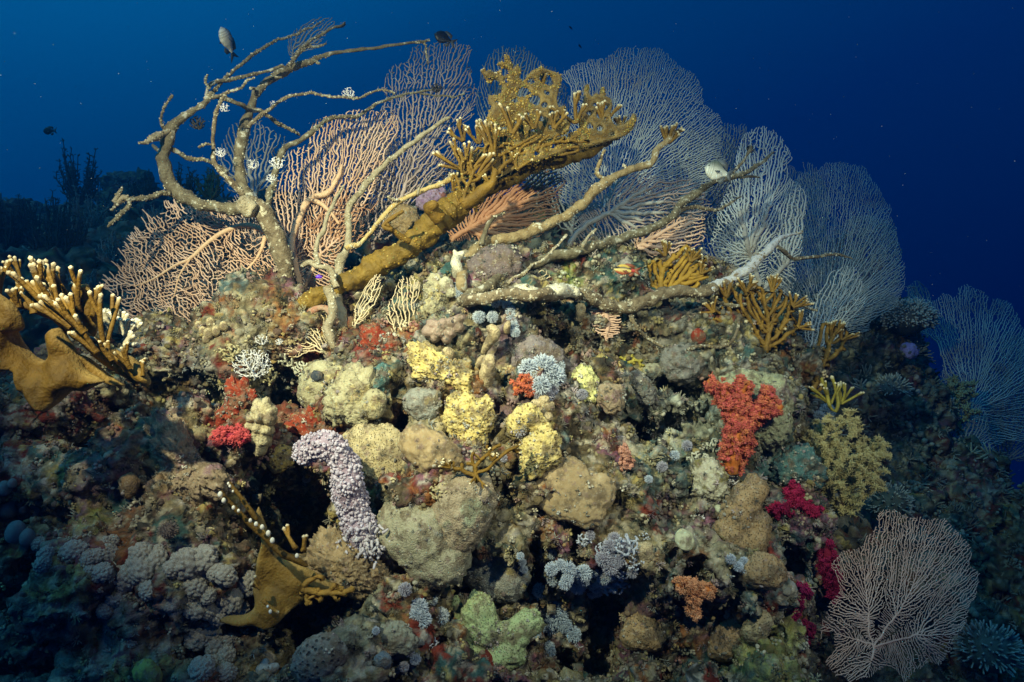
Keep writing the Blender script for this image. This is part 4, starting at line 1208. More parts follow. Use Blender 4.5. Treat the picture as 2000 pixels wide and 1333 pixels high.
# ------------------------------------------------------------------ bare dead branches (old gorgonian skeletons)
M_DEAD = mat("dead_branch", (0.09, 0.062, 0.035), (0.25, 0.195, 0.125), scale=34, bump=1.0, rough=0.9, spots=(0.50, 0.45, 0.34), spot_scale=48, spot_lo=0.58, bump_scale=150)
M_DEADGREEN = mat("dead_branch_green", (0.085, 0.062, 0.034), (0.22, 0.19, 0.125), scale=30, bump=1.0, rough=0.85, spots=(0.42, 0.40, 0.34), spot_scale=30, spot_lo=0.60, bump_scale=120)
M_DEADPALE = mat("dead_branch_pale", (0.25, 0.20, 0.13), (0.40, 0.34, 0.24), scale=26, bump=0.9, rough=0.85, spots=(0.22, 0.17, 0.10), spot_scale=36, spot_lo=0.60, bump_scale=120)
M_DEADBLUE = mat("dead_branch_grey", (0.36, 0.35, 0.36), (0.56, 0.55, 0.56), scale=26, bump=0.8, rough=0.85, spots=(0.20, 0.14, 0.08), spot_scale=30, spot_lo=0.60, bump_scale=120)
M_CRUST = mat("white_crust", (0.58, 0.52, 0.38), (0.70, 0.66, 0.52), scale=60, bump=0.8, rough=0.9, pore=0.5, pore_scale=240, pore_col=(0.25, 0.2, 0.12))

def stepdepth(rows, d0, d1, r0=None, r1=None):
    """(px, py[, r]) rows -> control rows with the distance running from d0 to d1."""
    n = len(rows)
    out = []
    for i, q in enumerate(rows):
        t = i / max(1, n - 1)
        r = q[2] if len(q) > 2 else r0 + (r1 - r0) * t
        d = d0 + (d1 - d0) * t
        if CLEAR[0] and i > 0:
            hit = main.hit(q[0], q[1])
            if hit is not None: d = min(d, hit[2] - PX(r, d) - CLEAR[0])
        out.append((q[0], q[1], d, r))
    return out
CLEAR = [0.0]

A = thing("dead_branch_skeleton", P(591, 625, 2.58), "tallest bare grey brown dead branch skeleton curving up at the upper left", "dead coral", "bare dead branch skeletons on the reef crest")
trunk = stepdepth([(600, 650, 16), (591, 612, 17), (570, 580, 19), (557, 545, 17), (556, 517, 17), (545, 482, 18), (528, 440, 17), (508, 410, 17), (490, 392, 16)], 2.56, 2.50)
limb_mesh("trunk", trunk, M_DEAD, A, 16, 0.35, 22, 1)
def lA(rows, d0, d1, m=M_DEADGREEN, r0=None, r1=None, seed=0, k=12, name="limb", wig=4.0, lump=0.5, lf=34):
    rows = [(q[0], q[1], q[2] * (.78 if q[2] < 10 else .92)) for q in rows]
    return limb_mesh(name, stepdepth(rows, d0, d1, r0, r1), m, A, k, lump, lf, seed, 3.5, wig)
lA([(500, 396, 12), (470, 405, 14), (430, 407, 13), (400, 402, 13), (372, 390, 14), (345, 374, 15), (327, 350, 14), (321, 315, 13), (325, 280, 12), (336, 250, 11), (352, 233, 9), (378, 217, 8), (403, 198, 7), (413, 180, 6)], 2.50, 2.46, seed=2, k=14)
lA([(405, 196, 5), (415, 180, 5), (434, 158), (455, 140), (483, 119), (504, 100), (532, 86), (560, 70), (595, 61), (626, 45)] and [(405, 196, 5), (415, 180, 5), (434, 158, 4), (455, 140, 3.6), (483, 119, 3.6), (504, 100, 3.4), (532, 86, 3.2), (560, 70, 3.0), (595, 61, 2.6), (626, 45, 2)], 2.46, 2.75, seed=3)
lA([(403, 195, 5), (413, 165, 4.5), (432, 157, 4.2), (451, 154, 4), (490, 147, 4), (525, 140, 3.6), (550, 130, 4)], 2.46, 2.62, seed=4)
lA([(408, 172, 3), (398, 158, 2.6), (404, 146, 2)], 2.46, 2.44, seed=5)
lA([(413, 190, 4.5), (434, 186, 4), (455, 178, 3), (472, 172, 2.5), (483, 159, 2.2), (497, 154, 1.8)], 2.47, 2.40, seed=6)
lA([(413, 192, 4), (434, 193, 5), (465, 203, 5.5), (490, 210, 6), (525, 228, 5), (546, 245, 4.5), (574, 259, 3.6), (585, 266, 2.2)], 2.48, 2.75, seed=7)
lA([(325, 255, 5), (314, 243, 4), (317, 224, 3), (325, 203, 2.4), (335, 187, 2.6)], 2.46, 2.40, seed=8)
lA([(330, 256, 5), (311, 262, 8), (300, 270, 8), (287, 277, 6), (271, 281, 3)], 2.46, 2.36, M_DEADPALE, seed=9, lump=0.5)
lA([(322, 302, 6), (308, 292, 5), (298, 282, 3)], 2.47, 2.52, seed=10)
lA([(335, 378, 9), (315, 380, 7), (300, 386, 6), (288, 388, 6.5), (276, 387, 7), (258, 390, 6), (246, 390, 5.5)], 2.47, 2.36, seed=11)
lA([(252, 388, 6), (238, 390, 9), (226, 396, 8), (232, 380, 4), (240, 370, 2)], 2.37, 2.34, M_DEADPALE, seed=12, lump=0.6, lf=45)
lA([(250, 390, 4), (252, 401, 4.5), (240, 413, 4.5), (228, 427, 5), (217, 441, 4), (211, 446, 2)], 2.37, 2.33, seed=13)
lA([(228, 398, 4), (222, 410, 2.5)], 2.35, 2.33, seed=14)
lA([(328, 284, 6), (345, 295, 5.5), (367, 308, 5.5), (402, 314, 5), (427, 325, 5), (444, 340, 6)], 2.48, 2.60, seed=15)
lA([(482, 392, 8), (469, 376, 7), (441, 346, 7), (422, 316, 6), (418, 280, 5), (422, 245, 4.5), (427, 213, 4.2), (436, 192, 3), (444, 178, 2)], 2.50, 2.40, M_DEAD, seed=16)
lA([(420, 284, 3), (408, 284, 2.8), (398, 288, 2.6), (392, 291, 3)], 2.42, 2.38, seed=17)
lA([(492, 400, 15), (482, 378, 13), (471, 350, 12), (468, 315, 11.5), (472, 280, 11.5), (480, 245, 10.5), (490, 210, 9.5), (500, 180, 9), (518, 163, 9), (546, 143, 10), (567, 131, 9.5), (602, 121, 7), (637, 107, 5), (665, 101, 4.5), (697, 98, 4.2), (734, 93, 4), (790, 87, 3.4), (818, 82, 3), (839, 80, 2.6)], 2.50, 2.85, seed=18, k=14)
lA([(500, 182, 6), (497, 171, 3), (488, 170, 2)], 2.56, 2.5, seed=19)
lA([(566, 130, 5), (578, 110, 4.2), (595, 87, 4), (616, 73, 3.6), (640, 63, 3.2), (658, 51, 2.6), (671, 41, 2)], 2.64, 2.75, seed=20)
lA([(655, 54, 2.4), (668, 52, 1.8), (672, 47, 1.2)], 2.74, 2.76, seed=21)
lA([(570, 116, 3.5), (585, 103, 3.2), (600, 94, 3), (622, 93, 2.4), (640, 86, 1.8)], 2.65, 2.72, seed=22)
lA([(612, 118, 3), (626, 124, 2)], 2.68, 2.68, seed=23)
lA([(536, 152, 3), (552, 149, 2)], 2.62, 2.62, seed=24)
lA([(484, 250, 6), (495, 238, 5), (507, 228, 4.5), (535, 206, 3.8), (556, 191, 3.4), (588, 186, 3.2), (616, 182, 3), (647, 190, 3), (671, 191, 3), (699, 192, 2.8), (720, 185, 2.6), (744, 177, 2.4), (772, 182, 2.0)], 2.53, 2.75, M_DEAD, seed=25)
lA([(520, 425, 9), (526, 395, 7.5), (535, 350, 7), (546, 312, 7), (562, 287, 7), (588, 270, 6.5), (616, 252, 5.5), (640, 233, 5), (672, 226, 4.5), (697, 227, 4), (722, 212, 3.8), (744, 197, 3.4), (783, 184, 3.2), (818, 180, 3.0), (846, 171, 2.2)], 2.52, 2.95, seed=26)
lA([(828, 84, 2), (832, 105, 2), (836, 128, 1.4)], 2.84, 2.86, seed=27)
lA([(820, 181, 2), (850, 188, 2), (885, 190, 1.8), (905, 183, 1.2)], 2.92, 3.0, seed=28)
lA([(588, 612, 9), (560, 614, 7), (518, 611, 6), (483, 600, 5.5), (466, 585, 5), (456, 574, 4)], 2.54, 2.40, M_DEADPALE, seed=29)
lA([(500, 415, 17), (488, 402, 20), (478, 396, 18), (482, 386, 10)], 2.47, 2.47, M_DEADPALE, seed=30, k=16, lump=0.5, lf=40)

B = thing("dead_branch_skeleton", P(660, 705, 2.42), "slender pale dead branch skeleton with two upright stems beside the mustard trunk", "dead coral", "bare dead branch skeletons on the reef crest")
def lB(rows, d0, d1, m=M_DEADPALE, seed=0, k=11, name="limb", wig=4.0, lump=0.48):
    return limb_mesh(name, stepdepth(rows, d0, d1), m, B, k, lump, 32, seed, 3.5, wig)
lB([(655, 725, 15), (660, 696, 10), (660, 657, 11), (663, 620, 14), (655, 582, 12), (656, 545, 9), (667, 510, 8), (677, 482, 7), (682, 451, 6.5), (679, 430, 6), (683, 406, 6), (709, 372, 6), (741, 332, 5.5), (783, 297, 5), (818, 269, 4.5), (853, 245, 4), (877, 231, 3)], 2.42, 2.75, seed=41, name="trunk", k=12)
lB([(676, 486, 6), (694, 480, 5), (709, 472, 4.5), (730, 446, 4.5), (741, 430, 4.5), (776, 396, 5), (804, 384, 5.5), (820, 376, 5), (839, 368, 5), (874, 353, 5), (916, 332, 4)], 2.46, 2.62, mat("dead_branch_mustard", (0.40, 0.26, 0.08), (0.55, 0.42, 0.20), scale=24, bump=0.8, bump_scale=120), seed=42)
lB([(818, 378, 3), (822, 366, 2.5)], 2.55, 2.54, seed=43)
lB([(872, 355, 3), (878, 340, 2.2)], 2.6, 2.6, seed=44)
lB([(780, 392, 3), (765, 390, 2.5), (758, 387, 2)], 2.53, 2.5, seed=45)
lB([(656, 560, 7), (646, 530, 6), (625, 520, 5.5), (605, 515, 6), (588, 522, 3)], 2.43, 2.48, seed=46)
lB([(622, 520, 5), (617, 500, 4.5), (622, 474, 4.2), (637, 440, 4), (648, 402, 3.4), (672, 364, 2.5)], 2.45, 2.6, seed=47)
lB([(640, 560, 9), (650, 610, 8), (640, 645, 9), (650, 680, 7)], 2.40, 2.40, seed=48, lump=0.5)
lB([(597, 618, 7), (612, 606, 7), (630, 600, 7), (645, 612, 8), (655, 632, 7)], 2.44, 2.42, mat("rust_root", (0.30, 0.07, 0.03), (0.42, 0.34, 0.24), scale=18, bump=0.8, bump_scale=120), seed=49, lump=0.5)

CLEAR[0] = 0.03
Cc = thing("dead_branch_skeleton", P(905, 575, 2.5), "sprawling dead branch skeleton with three long limbs reaching right across the crest", "dead coral", "bare dead branch skeletons on the reef crest")
def lC(rows, d0, d1, m=M_DEADGREEN, seed=0, k=12, name="limb", wig=4.0, lump=0.48):
    rows = [(q[0], q[1], q[2] * .84) for q in rows]
    return limb_mesh(name, stepdepth(rows, d0, d1), m, Cc, k, lump, 30, seed, 3.5, wig)
M_DEADTAN = mat("dead_branch_tan", (0.20, 0.13, 0.055), (0.38, 0.29, 0.16), scale=24, bump=0.9, bump_scale=120, spots=(0.62, 0.58, 0.46), spot_scale=26, spot_lo=0.60)
lC([(905, 585, 15), (900, 552, 11), (906, 512, 12), (922, 494, 12), (942, 480, 13), (965, 472, 12), (1010, 462, 12), (1040, 452, 12), (1087, 430, 12), (1140, 393, 12), (1175, 361, 11), (1196, 346, 9), (1220, 336, 8.5), (1245, 325, 9), (1273, 317, 8), (1283, 292, 7), (1304, 273, 8), (1312, 252, 6)], 2.48, 2.85, M_DEADTAN, seed=61, k=14)
lC([(941, 478, 6), (951, 444, 6), (965, 424, 4), (985, 414, 3)], 2.5, 2.62, seed=62)
lC([(1185, 352, 5), (1168, 337, 4.5), (1174, 317, 4), (1180, 297, 3)], 2.72, 2.70, M_DEADTAN, seed=63)
lC([(1226, 334, 5), (1218, 322, 4)], 2.75, 2.74, M_DEADTAN, seed=64)
lC([(905, 580, 14), (925, 573, 12), (945, 562, 11), (982, 540, 11.5), (1027, 521, 11.5), (1080, 500, 11.5), (1146, 486, 11.5), (1196, 471, 11), (1245, 456, 10), (1304, 429, 9.5), (1335, 396, 9), (1387, 360, 8), (1433, 345, 6), (1475, 324, 5), (1500, 308, 3.5), (1512, 296, 2.5)], 2.44, 3.05, seed=65, k=14)
lC([(1432, 340, 4), (1448, 318, 3.6), (1461, 306, 3.4), (1466, 296, 5), (1466, 290, 4)], 2.95, 3.0, M_DEAD, seed=66)
lC([(1434, 344, 4), (1460, 344, 3.2), (1485, 348, 2)], 2.95, 3.02, M_DEAD, seed=67)
lC([(1310, 428, 5), (1330, 414, 4.5), (1356, 404, 4.2), (1398, 410, 3.8), (1425, 398, 3), (1447, 387, 2)], 2.82, 3.0, M_DEAD, seed=68)
CLEAR[0] = 0.075
lC([(905, 588, 17), (930, 585, 15), (975, 577, 14), (1027, 577, 14), (1065, 575, 14), (1105, 573, 14), (1147, 578, 14), (1185, 596, 14), (1224, 600, 15), (1273, 584, 14.5), (1315, 570, 13.5), (1367, 573, 13), (1395, 563, 12)], 2.36, 2.60, M_DEAD, seed=69, k=14)
lC([(1385, 568, 12), (1402, 558, 12.5), (1451, 535, 11.5), (1476, 510, 11), (1507, 485, 9), (1522, 466, 6.5), (1538, 459, 4.5), (1565, 452, 2.4)], 2.585, 2.82, M_DEADBLUE, seed=169, k=14)
CLEAR[0] = 0.03
lC([(1462, 526, 5), (1480, 505, 6), (1507, 484, 5)], 2.72, 2.78, M_DEADBLUE, seed=70)
lC([(1375, 574, 6), (1402, 590, 5), (1437, 598, 4.5), (1472, 594, 4.2), (1525, 590, 3.8), (1560, 594, 3), (1597, 609, 2)], 2.66, 2.85, seed=71)
lC([(1224, 603, 5), (1232, 620, 5), (1245, 643, 4.5), (1266, 660, 4), (1292, 680, 3)], 2.52, 2.58, M_DEAD, seed=72)
lC([(1434, 598, 4), (1440, 630, 4), (1432, 658, 4), (1410, 676, 4), (1364, 678, 4), (1336, 692, 3)], 2.72, 2.64, M_DEAD, seed=73)
lC([(1516, 482, 5), (1546, 503, 4.5), (1570, 501, 4.2), (1595, 499, 4), (1633, 496, 3.2), (1662, 505, 1.8)], 2.80, 3.0, M_DEAD, seed=74)
lC([(970, 577, 5), (1010, 540, 4), (1040, 520, 3.6), (1058, 512, 3), (1080, 486, 2.6), (1098, 474, 2.2), (1110, 461, 3)], 2.42, 2.5, M_DEADPALE, seed=75)
lC([(1138, 480, 4), (1150, 465, 3.5), (1162, 450, 3)], 2.60, 2.64, M_DEADPALE, seed=76)
# white crusts that wrap the limbs
limb_mesh("white_crust", stepdepth([(1005, 573, 11), (1020, 570, 14), (1040, 570, 13), (1048, 574, 10)], 2.37, 2.38), M_CRUST, Cc, 14, 0.4, 40, 77)
limb_mesh("white_crust", stepdepth([(1070, 571, 11), (1085, 569, 14), (1110, 569, 13), (1128, 573, 10)], 2.385, 2.40), M_CRUST, Cc, 14, 0.4, 40, 78)
limb_mesh("white_crust", stepdepth([(897, 545, 10), (892, 520, 10), (893, 505, 9), (903, 495, 6)], 2.45, 2.45), M_CRUST, Cc, 14, 0.5, 45, 79)
for pr in ([(893, 500, 5), (889, 494, 5), (886, 488, 3)], [(900, 498, 5), (903, 491, 4)]):
    limb_mesh("white_crust", stepdepth(pr, 2.45, 2.45), M_CRUST, Cc, 10, 0.3, 45, 80)

CLEAR[0] = 0.0
def bristle(root, seed, cols, n_per=1.0, size=.0045):
    """Small turf, polyps and knobs that have settled on the bare limbs."""
    rng = np.random.default_rng(seed)
    sp = Soup()
    for ch in list(root.children):
        me = ch.data
        V = np.empty(len(me.vertices) * 3, np.float32); me.vertices.foreach_get("co", V); V = V.reshape(-1, 3)
        Nn = np.empty(len(me.vertices) * 3, np.float32); me.vertex_normals.foreach_get("vector", Nn); Nn = Nn.reshape(-1, 3)
        k = int(len(V) * .30 * n_per)
        s = rng.integers(0, len(V), k)
        s = s[fbm(V[s] + seed, 9.0, 2, seed) > -.12]
        c = np.array(cols)[rng.integers(0, len(cols), len(s))]
        v, f, cc = ball_field(V[s] + Nn[s] * size * .3, size * rng.uniform(.35, 1.1, len(s)), 1, c, jit=.3, seed=seed)
        sp.add(v, f, cc)
        s = rng.integers(0, len(V), k // 2)
        d = Nn[s] + rng.normal(0, .5, (len(s), 3)) + np.array([0, 0, .3])
        v, f, cc = spikes(V[s], d, size * rng.uniform(.8, 3.0, len(s)), size * .22, size * .10, 3, .4, 2, seed, np.array((.16, .13, .08)), np.array((.34, .30, .20)))
        sp.add(v, f, cc)
    o = sp.build("settled_growth", M_GROWTH, root)
    o["kind"] = "stuff"
M_GROWTH = mat("settled_growth", (0.8, 0.8, 0.8), (1.2, 1.2, 1.2), 80, .3, rough=.95, attr=True)
bristle(A, 1, [(.30, .25, .16), (.46, .42, .32), (.20, .16, .10), (.26, .26, .20)])
bristle(B, 2, [(.44, .38, .26), (.54, .50, .40), (.28, .22, .14)])
bristle(Cc, 3, [(.34, .28, .18), (.54, .50, .40), (.22, .17, .10), (.30, .28, .22)])

# ------------------------------------------------------------------ fire corals
M_FIRE = mat("fire_coral", (0.55, 0.52, 0.48), (1.2, 1.16, 1.1), scale=17, bump=0.7, rough=0.65, attr=True, bump_scale=130)
FB, FW = np.array([0.19, 0.108, 0.012]), np.array([0.74, 0.66, 0.46])
def tipcols(par, base=FB, white=FW, reach=1, off=(), keepout=.45):
    """Pale growing tips on the free ends."""
    n = len(par)
    nch = np.bincount(par[par >= 0], minlength=n)
    w = np.zeros(n); cur = np.where(nch == 0)[0]
    for k in range(reach):
        w[cur] = np.maximum(w[cur], 1.0 - k * 0.45)
        cur = par[cur]; cur = cur[cur >= 0]
    for o in off: w[o] = 0
    w[np.random.default_rng(n).random(n) < keepout] = 0
    return base * (1 - w[:, None]) + white * w[:, None]

def lattice(poly, root, depth, s, r, e, m=M_FIRE, tilt=(0, 0), seed=0, net=0.8, r_max=None, flat=1.3, wob=0.05, tip=True, stems=(), base=FB, lump=0.25, name="branch_plate", expo=0.16, holes=(), k=7):
    """A fire coral plate: stout branches that fuse into a lattice with rounded windows."""
    N, par, nst = grow(poly, root, s, seed, stems, 0.7, 0.55, 5.0, 0.4, holes=holes, mom=0.5)
    rng = np.random.default_rng(seed)
    N = relax(N, par, 0.5, 2, 1)
    w = weights(par)
    rad = np.minimum(r * w ** expo, r_max or r * 2.2)
    ex = cross_links(N, par, s, net, rng)
    X = lift(N, root, depth, tilt, 0.0, wob, seed)
    nch = np.bincount(par[par >= 0], minlength=len(N))
    cols = tipcols(par, base) if tip else np.tile(base, (len(N), 1))
    if len(ex): cols[ex[:, 0]] = base
    rad[nch == 0] *= 1.25
    o = np.array(e.location)
    v, f = graph_tube(X - o, par, rad / 1000 * TAN * X[:, 1], k, (0.15, -1, 0), flat=flat, lump=lump, lump_f=40, seed=seed, extra=ex)
    tips = np.where(nch == 0)[0]
    c = np.concatenate([np.repeat(cols, k, 0), cols[par < 0], cols[tips]])
    return make_mesh(name, v, f, m, e, c)

def fingers(spots, e, m=M_FIRE, seed=0, base=FB, white=FW, name="finger_cluster", spread=0.9, origin=None):
    """Clusters of forked fingers with pale blunt tips. Rows: (px, py, dist, height px, radius px, lean x, lean y(up), count)."""
    rng = np.random.default_rng(seed)
    out = []
    o = origin if origin is not None else np.array(e.location)
    for (px, py, d, h, r, lx, ly, n) in spots:
        pos, par, rad, col = [P(px, py, d) + np.array([0, 0.01, 0])], [-1], [r * 1.3], [base]
        for q in range(n):
            a = rng.uniform(-spread, spread)
            dx, dz = lx * math.cos(a) - ly * math.sin(a), lx * math.sin(a) + ly * math.cos(a)
            dv = np.array([dx, rng.uniform(-0.55, 0.25), dz]); dv /= np.linalg.norm(dv)
            L = PX(h, d) * rng.uniform(0.65, 1.1)
            m_ = 6; prev = 0
            bend = rng.normal(0, 0.12, 3)
            for s in range(1, m_ + 1):
                t = s / m_
                dv2 = dv + bend * t * 2 + np.array([0, 0, 0.25 * t]); dv2 /= np.linalg.norm(dv2)
                pos.append(pos[prev] + dv2 * L / 5 * (1 if s < 5 else (.55 if s == 5 else .28))); par.append(prev); prev = len(pos) - 1
                rad.append(r * .78 * (1.15 - 0.3 * t) * (1.2 if s == m_ else 1))
                col.append(base if s < m_ - 1 else (base * .6 + white * .4 if s < m_ else white))
                if s == 3 and rng.random() < 0.75:                # fork
                    sd = rng.choice([-1, 1]); p2 = prev
                    fv = dv2 + np.array([sd * 0.8, rng.uniform(-0.3, 0.3), 0.1]); fv /= np.linalg.norm(fv)
                    for s2 in range(1, 4):
                        fv2 = fv * (1 - 0.3 * s2) + dv2 * 0.3 * s2; fv2 /= np.linalg.norm(fv2)
                        pos.append(pos[p2] + fv2 * L / 5 * (.95 if s2 < 3 else .28)); par.append(p2); p2 = len(pos) - 1
                        rad.append(r * 0.68 * (1.2 if s2 == 3 else 1)); col.append(base if s2 < 3 else white)
        pos = np.array(pos); par = np.array(par); rad = PX(1, d) * np.array(rad); col = np.array(col)
        k = 7
        v, f = graph_tube(pos - o, par, rad, k, (0.2, -1, 0), lump=0.12, lump_f=60, seed=seed)
        nch = np.bincount(par[par >= 0], minlength=len(par)); tips = np.where(nch == 0)[0]
        out.append(make_mesh(name, v, f, m, e, np.concatenate([np.repeat(col, k, 0), col[par < 0], col[tips]])))
    return out

def sheet(outline, depth, tilt, thick, e, seed, m=M_FIRE, base=FB, name="sheet", cells=70, wob=0.05, root=None, holes=(), soft=22.0):
    """A thick rounded plate with an irregular outline."""
    pl = resample(np.array(outline + [outline[0]], float), 6.0)[:-1]
    lo, hi = pl.min(0), pl.max(0)
    st = max(hi - lo) / cells
    gx = np.arange(lo[0] - st, hi[0] + 2 * st, st); gy = np.arange(lo[1] - st, hi[1] + 2 * st, st)
    Xg, Yg = np.meshgrid(gx, gy)
    q = np.stack([Xg.ravel(), Yg.ravel()], 1)
    ins = in_poly(q, pl)
    a, b = pl, np.roll(pl, -1, 0)
    d = np.full(len(q), 1e9); near = q.copy()
    for i in range(len(pl)):
        ab = b[i] - a[i]; t = np.clip(((q - a[i]) @ ab) / (ab @ ab + 1e-9), 0, 1)
        c = a[i] + t[:, None] * ab; dd = np.hypot(*(q - c).T)
        m_ = dd < d; d[m_] = dd[m_]; near[m_] = c[m_]
    nx = len(gx); idx = np.arange(len(q)).reshape(len(gy), nx)
    for (hx, hy, hr) in holes:
        dv = q - np.array([hx, hy]); dl = np.hypot(*dv.T)
        rr_ = hr * (1 + .35 * vnoise(np.concatenate([dv / (dl[:, None] + 1e-9) * 1.2 + hx, np.full((len(q), 1), hy)], 1), seed))
        dh = np.abs(dl - rr_); c = np.array([hx, hy]) + dv / (dl[:, None] + 1e-9) * rr_[:, None]
        m_ = dh < d; d[m_] = dh[m_]; near[m_] = c[m_]
        ins &= dl > rr_
    use = ins | (d < st * 1.05)
    qq = np.where(ins[:, None], q, near)
    dist = np.where(ins, d, 0)
    half = thick * np.sqrt(np.clip(1 - (1 - np.clip(dist / soft, 0, 1)) ** 2, 0, 1)) + thick * 0.04
    cells_ok = use[idx[:-1, :-1]] & use[idx[:-1, 1:]] & use[idx[1:, 1:]] & use[idx[1:, :-1]]
    keep_cell = cells_ok & (ins[idx[:-1, :-1]] | ins[idx[:-1, 1:]] | ins[idx[1:, 1:]] | ins[idx[1:, :-1]])
    F = np.stack([idx[:-1, :-1], idx[:-1, 1:], idx[1:, 1:], idx[1:, :-1]], 2)[keep_cell]
    used = np.unique(F); mp_ = -np.ones(len(q), int); mp_[used] = np.arange(len(used))
    F = mp_[F]
    r0 = root or tuple(pl.mean(0))
    base3 = lift(qq[used], r0, depth, tilt, 0.0, wob, seed)
    rip = fbm(np.concatenate([qq[used] / 60.0, np.zeros((len(used), 1))], 1), 1.0, 4, seed + 4) * thick * 0.7
    front = base3.copy(); front[:, 1] -= half[used] + rip * (dist[used] > 0)
    back_ = base3.copy(); back_[:, 1] += half[used]
    n = len(used)
    # rim: boundary edges of the patch
    ed = np.concatenate([F[:, [0, 1]], F[:, [1, 2]], F[:, [2, 3]], F[:, [3, 0]]])
    key = np.sort(ed, 1); _, inv, cnt = np.unique(key, axis=0, return_inverse=True, return_counts=True)
    rim = ed[cnt[inv.ravel()] == 1]
    faces = np.concatenate([F[:, ::-1], F + n, np.stack([rim[:, 0], rim[:, 1], rim[:, 1] + n, rim[:, 0] + n], 1)])
    v = np.concatenate([front, back_]) - np.array(e.location)
    pale = smooth(10, 0, dist[used])[:, None] * 0.35
    c = base * (1 - pale) + np.array([0.55, 0.42, 0.18]) * pale
    return make_mesh(name, v, faces, m, e, np.concatenate([c, c]))


GF = "fire corals with pale tips on the reef"
D = thing("fire_coral", P(600, 590, 2.48), "huge mustard fire coral leaning up to the right from a thick trunk", "fire coral", GF)
limb_mesh("trunk", stepdepth([(580, 598, 14), (600, 590, 18), (628, 578, 16), (660, 566, 17), (700, 540, 20), (740, 512, 22), (780, 490, 20), (815, 468, 22), (850, 440, 26), (880, 412, 28), (905, 388, 24), (940, 368, 20), (1000, 343, 18), (1052, 318, 15), (1100, 304, 18), (1150, 292, 18), (1180, 275, 12), (1210, 258, 11), (1232, 244, 6)], 2.46, 2.78),
          M_FIRE, D, 26, 0.46, 34, 90, 2.0, 5, None, np.tile(np.array([0.21, 0.13, 0.020]), (1, 1)))
PLATES = [
 ([(950, 262), (952, 225), (962, 212), (954, 200), (955, 186), (972, 188), (982, 172), (974, 158), (950, 150), (943, 143), (952, 138), (976, 146), (990, 150), (994, 138), (980, 132), (972, 126), (984, 122), (990, 128), (984, 113), (988, 106), (995, 116), (1000, 122), (1002, 136), (1012, 128), (1018, 138), (1014, 152), (1024, 160), (1034, 144), (1046, 138), (1058, 132), (1066, 136), (1080, 140), (1094, 146), (1096, 158), (1091, 176), (1088, 196), (1092, 210), (1104, 206), (1100, 222), (1092, 232), (1112, 238), (1108, 258), (1080, 270), (1050, 285), (1010, 300), (975, 300), (955, 285)],
  2.62, [(1068, 156, 13), (1038, 160, 6), (1022, 182, 11), (1068, 182, 5), (1044, 196, 9), (976, 170, 6), (988, 158, 4), (1062, 206, 6), (1006, 196, 6), (972, 200, 4), (985, 215, 5), (1030, 226, 5), (1010, 238, 4), (1056, 232, 6), (1078, 222, 5), (985, 250, 5), (1040, 255, 5), (1075, 250, 4)], 160),
 ([(1105, 290), (1112, 262), (1128, 256), (1132, 238), (1122, 228), (1134, 214), (1140, 190), (1142, 168), (1148, 164), (1150, 182), (1156, 190), (1164, 182), (1172, 186), (1174, 172), (1180, 172), (1182, 188), (1192, 192), (1196, 208), (1192, 226), (1200, 244), (1212, 246), (1226, 238), (1236, 222), (1242, 226), (1238, 246), (1222, 264), (1190, 276), (1150, 288), (1120, 300)],
  2.70, [(1164, 206, 5), (1180, 210, 5), (1170, 228, 6), (1184, 236, 4), (1150, 222, 4), (1152, 248, 6), (1172, 252, 5), (1132, 272, 4), (1196, 262, 4)], 161),
 ([(905, 385), (890, 350), (905, 325), (930, 300), (955, 285), (1000, 280), (1050, 272), (1100, 268), (1130, 280), (1100, 298), (1050, 315), (1000, 335), (955, 360), (925, 385)],
  2.60, [(930, 330, 7), (960, 315, 6), (990, 318, 7), (1020, 300, 6), (1050, 300, 6), (915, 355, 5), (945, 350, 6), (975, 340, 5), (1080, 285, 5)], 162)]
for pl_, dd_, hl_, sd_ in PLATES:
    sheet(pl_, dd_, (0.1, -0.25), 0.012, D, sd_, base=FB * .62, name="lattice_plate", cells=120, wob=.05, holes=hl_, soft=7.0)
lattice([(890, 400), (880, 350), (900, 310), (950, 290), (1000, 280), (1060, 270), (1120, 265), (1170, 275), (1130, 300), (1050, 320), (980, 345), (930, 380)], (905, 395), 2.54, 10.5, 2.6, D, tilt=(0.1, -0.1), seed=93, r_max=6, net=0.9, tip=False, wob=0.08)
lattice([(920, 410), (900, 370), (930, 350), (980, 330), (1030, 315), (1080, 305), (1060, 325), (1000, 350), (960, 385)], (915, 400), 2.56, 10, 2.6, D, tilt=(0.1, 0), seed=94, r_max=5, net=0.9, tip=False, wob=0.08)
fingers([(915, 340, 2.50, 62, 4.2, 0.05, 1, 7), (905, 330, 2.48, 60, 4.0, -0.7, 0.8, 5), (965, 305, 2.52, 66, 4.2, -0.1, 1, 5), (935, 280, 2.56, 45, 3.8, -0.2, 1, 7), (905, 275, 2.60, 40, 3.8, -0.5, 1, 5), (1000, 260, 2.52, 58, 5, -0.05, 1, 4), (1045, 250, 2.56, 44, 4.2, 0, 1, 3), (1082, 250, 2.58, 40, 4, 0.1, 1, 3),
         (1125, 240, 2.62, 60, 4.2, -0.2, 1, 4), (1180, 240, 2.68, 50, 4, 0.0, 1, 4), (960, 370, 2.48, 40, 3.4, 0.1, 1, 4), (1010, 330, 2.54, 36, 3.2, 0.2, 1, 4), (1215, 255, 2.74, 34, 3.4, 0.4, 1, 4), (885, 372, 2.5, 34, 3.4, 0.3, 1, 3), (955, 160, 2.66, 34, 4, 0.3, 1, 3), (1060, 165, 2.68, 26, 4, 0, 1, 3)], D, seed=95)
fingers([(925, 350, 2.5, 60, 4.5, 0.4, 1, 4)], D, seed=96)
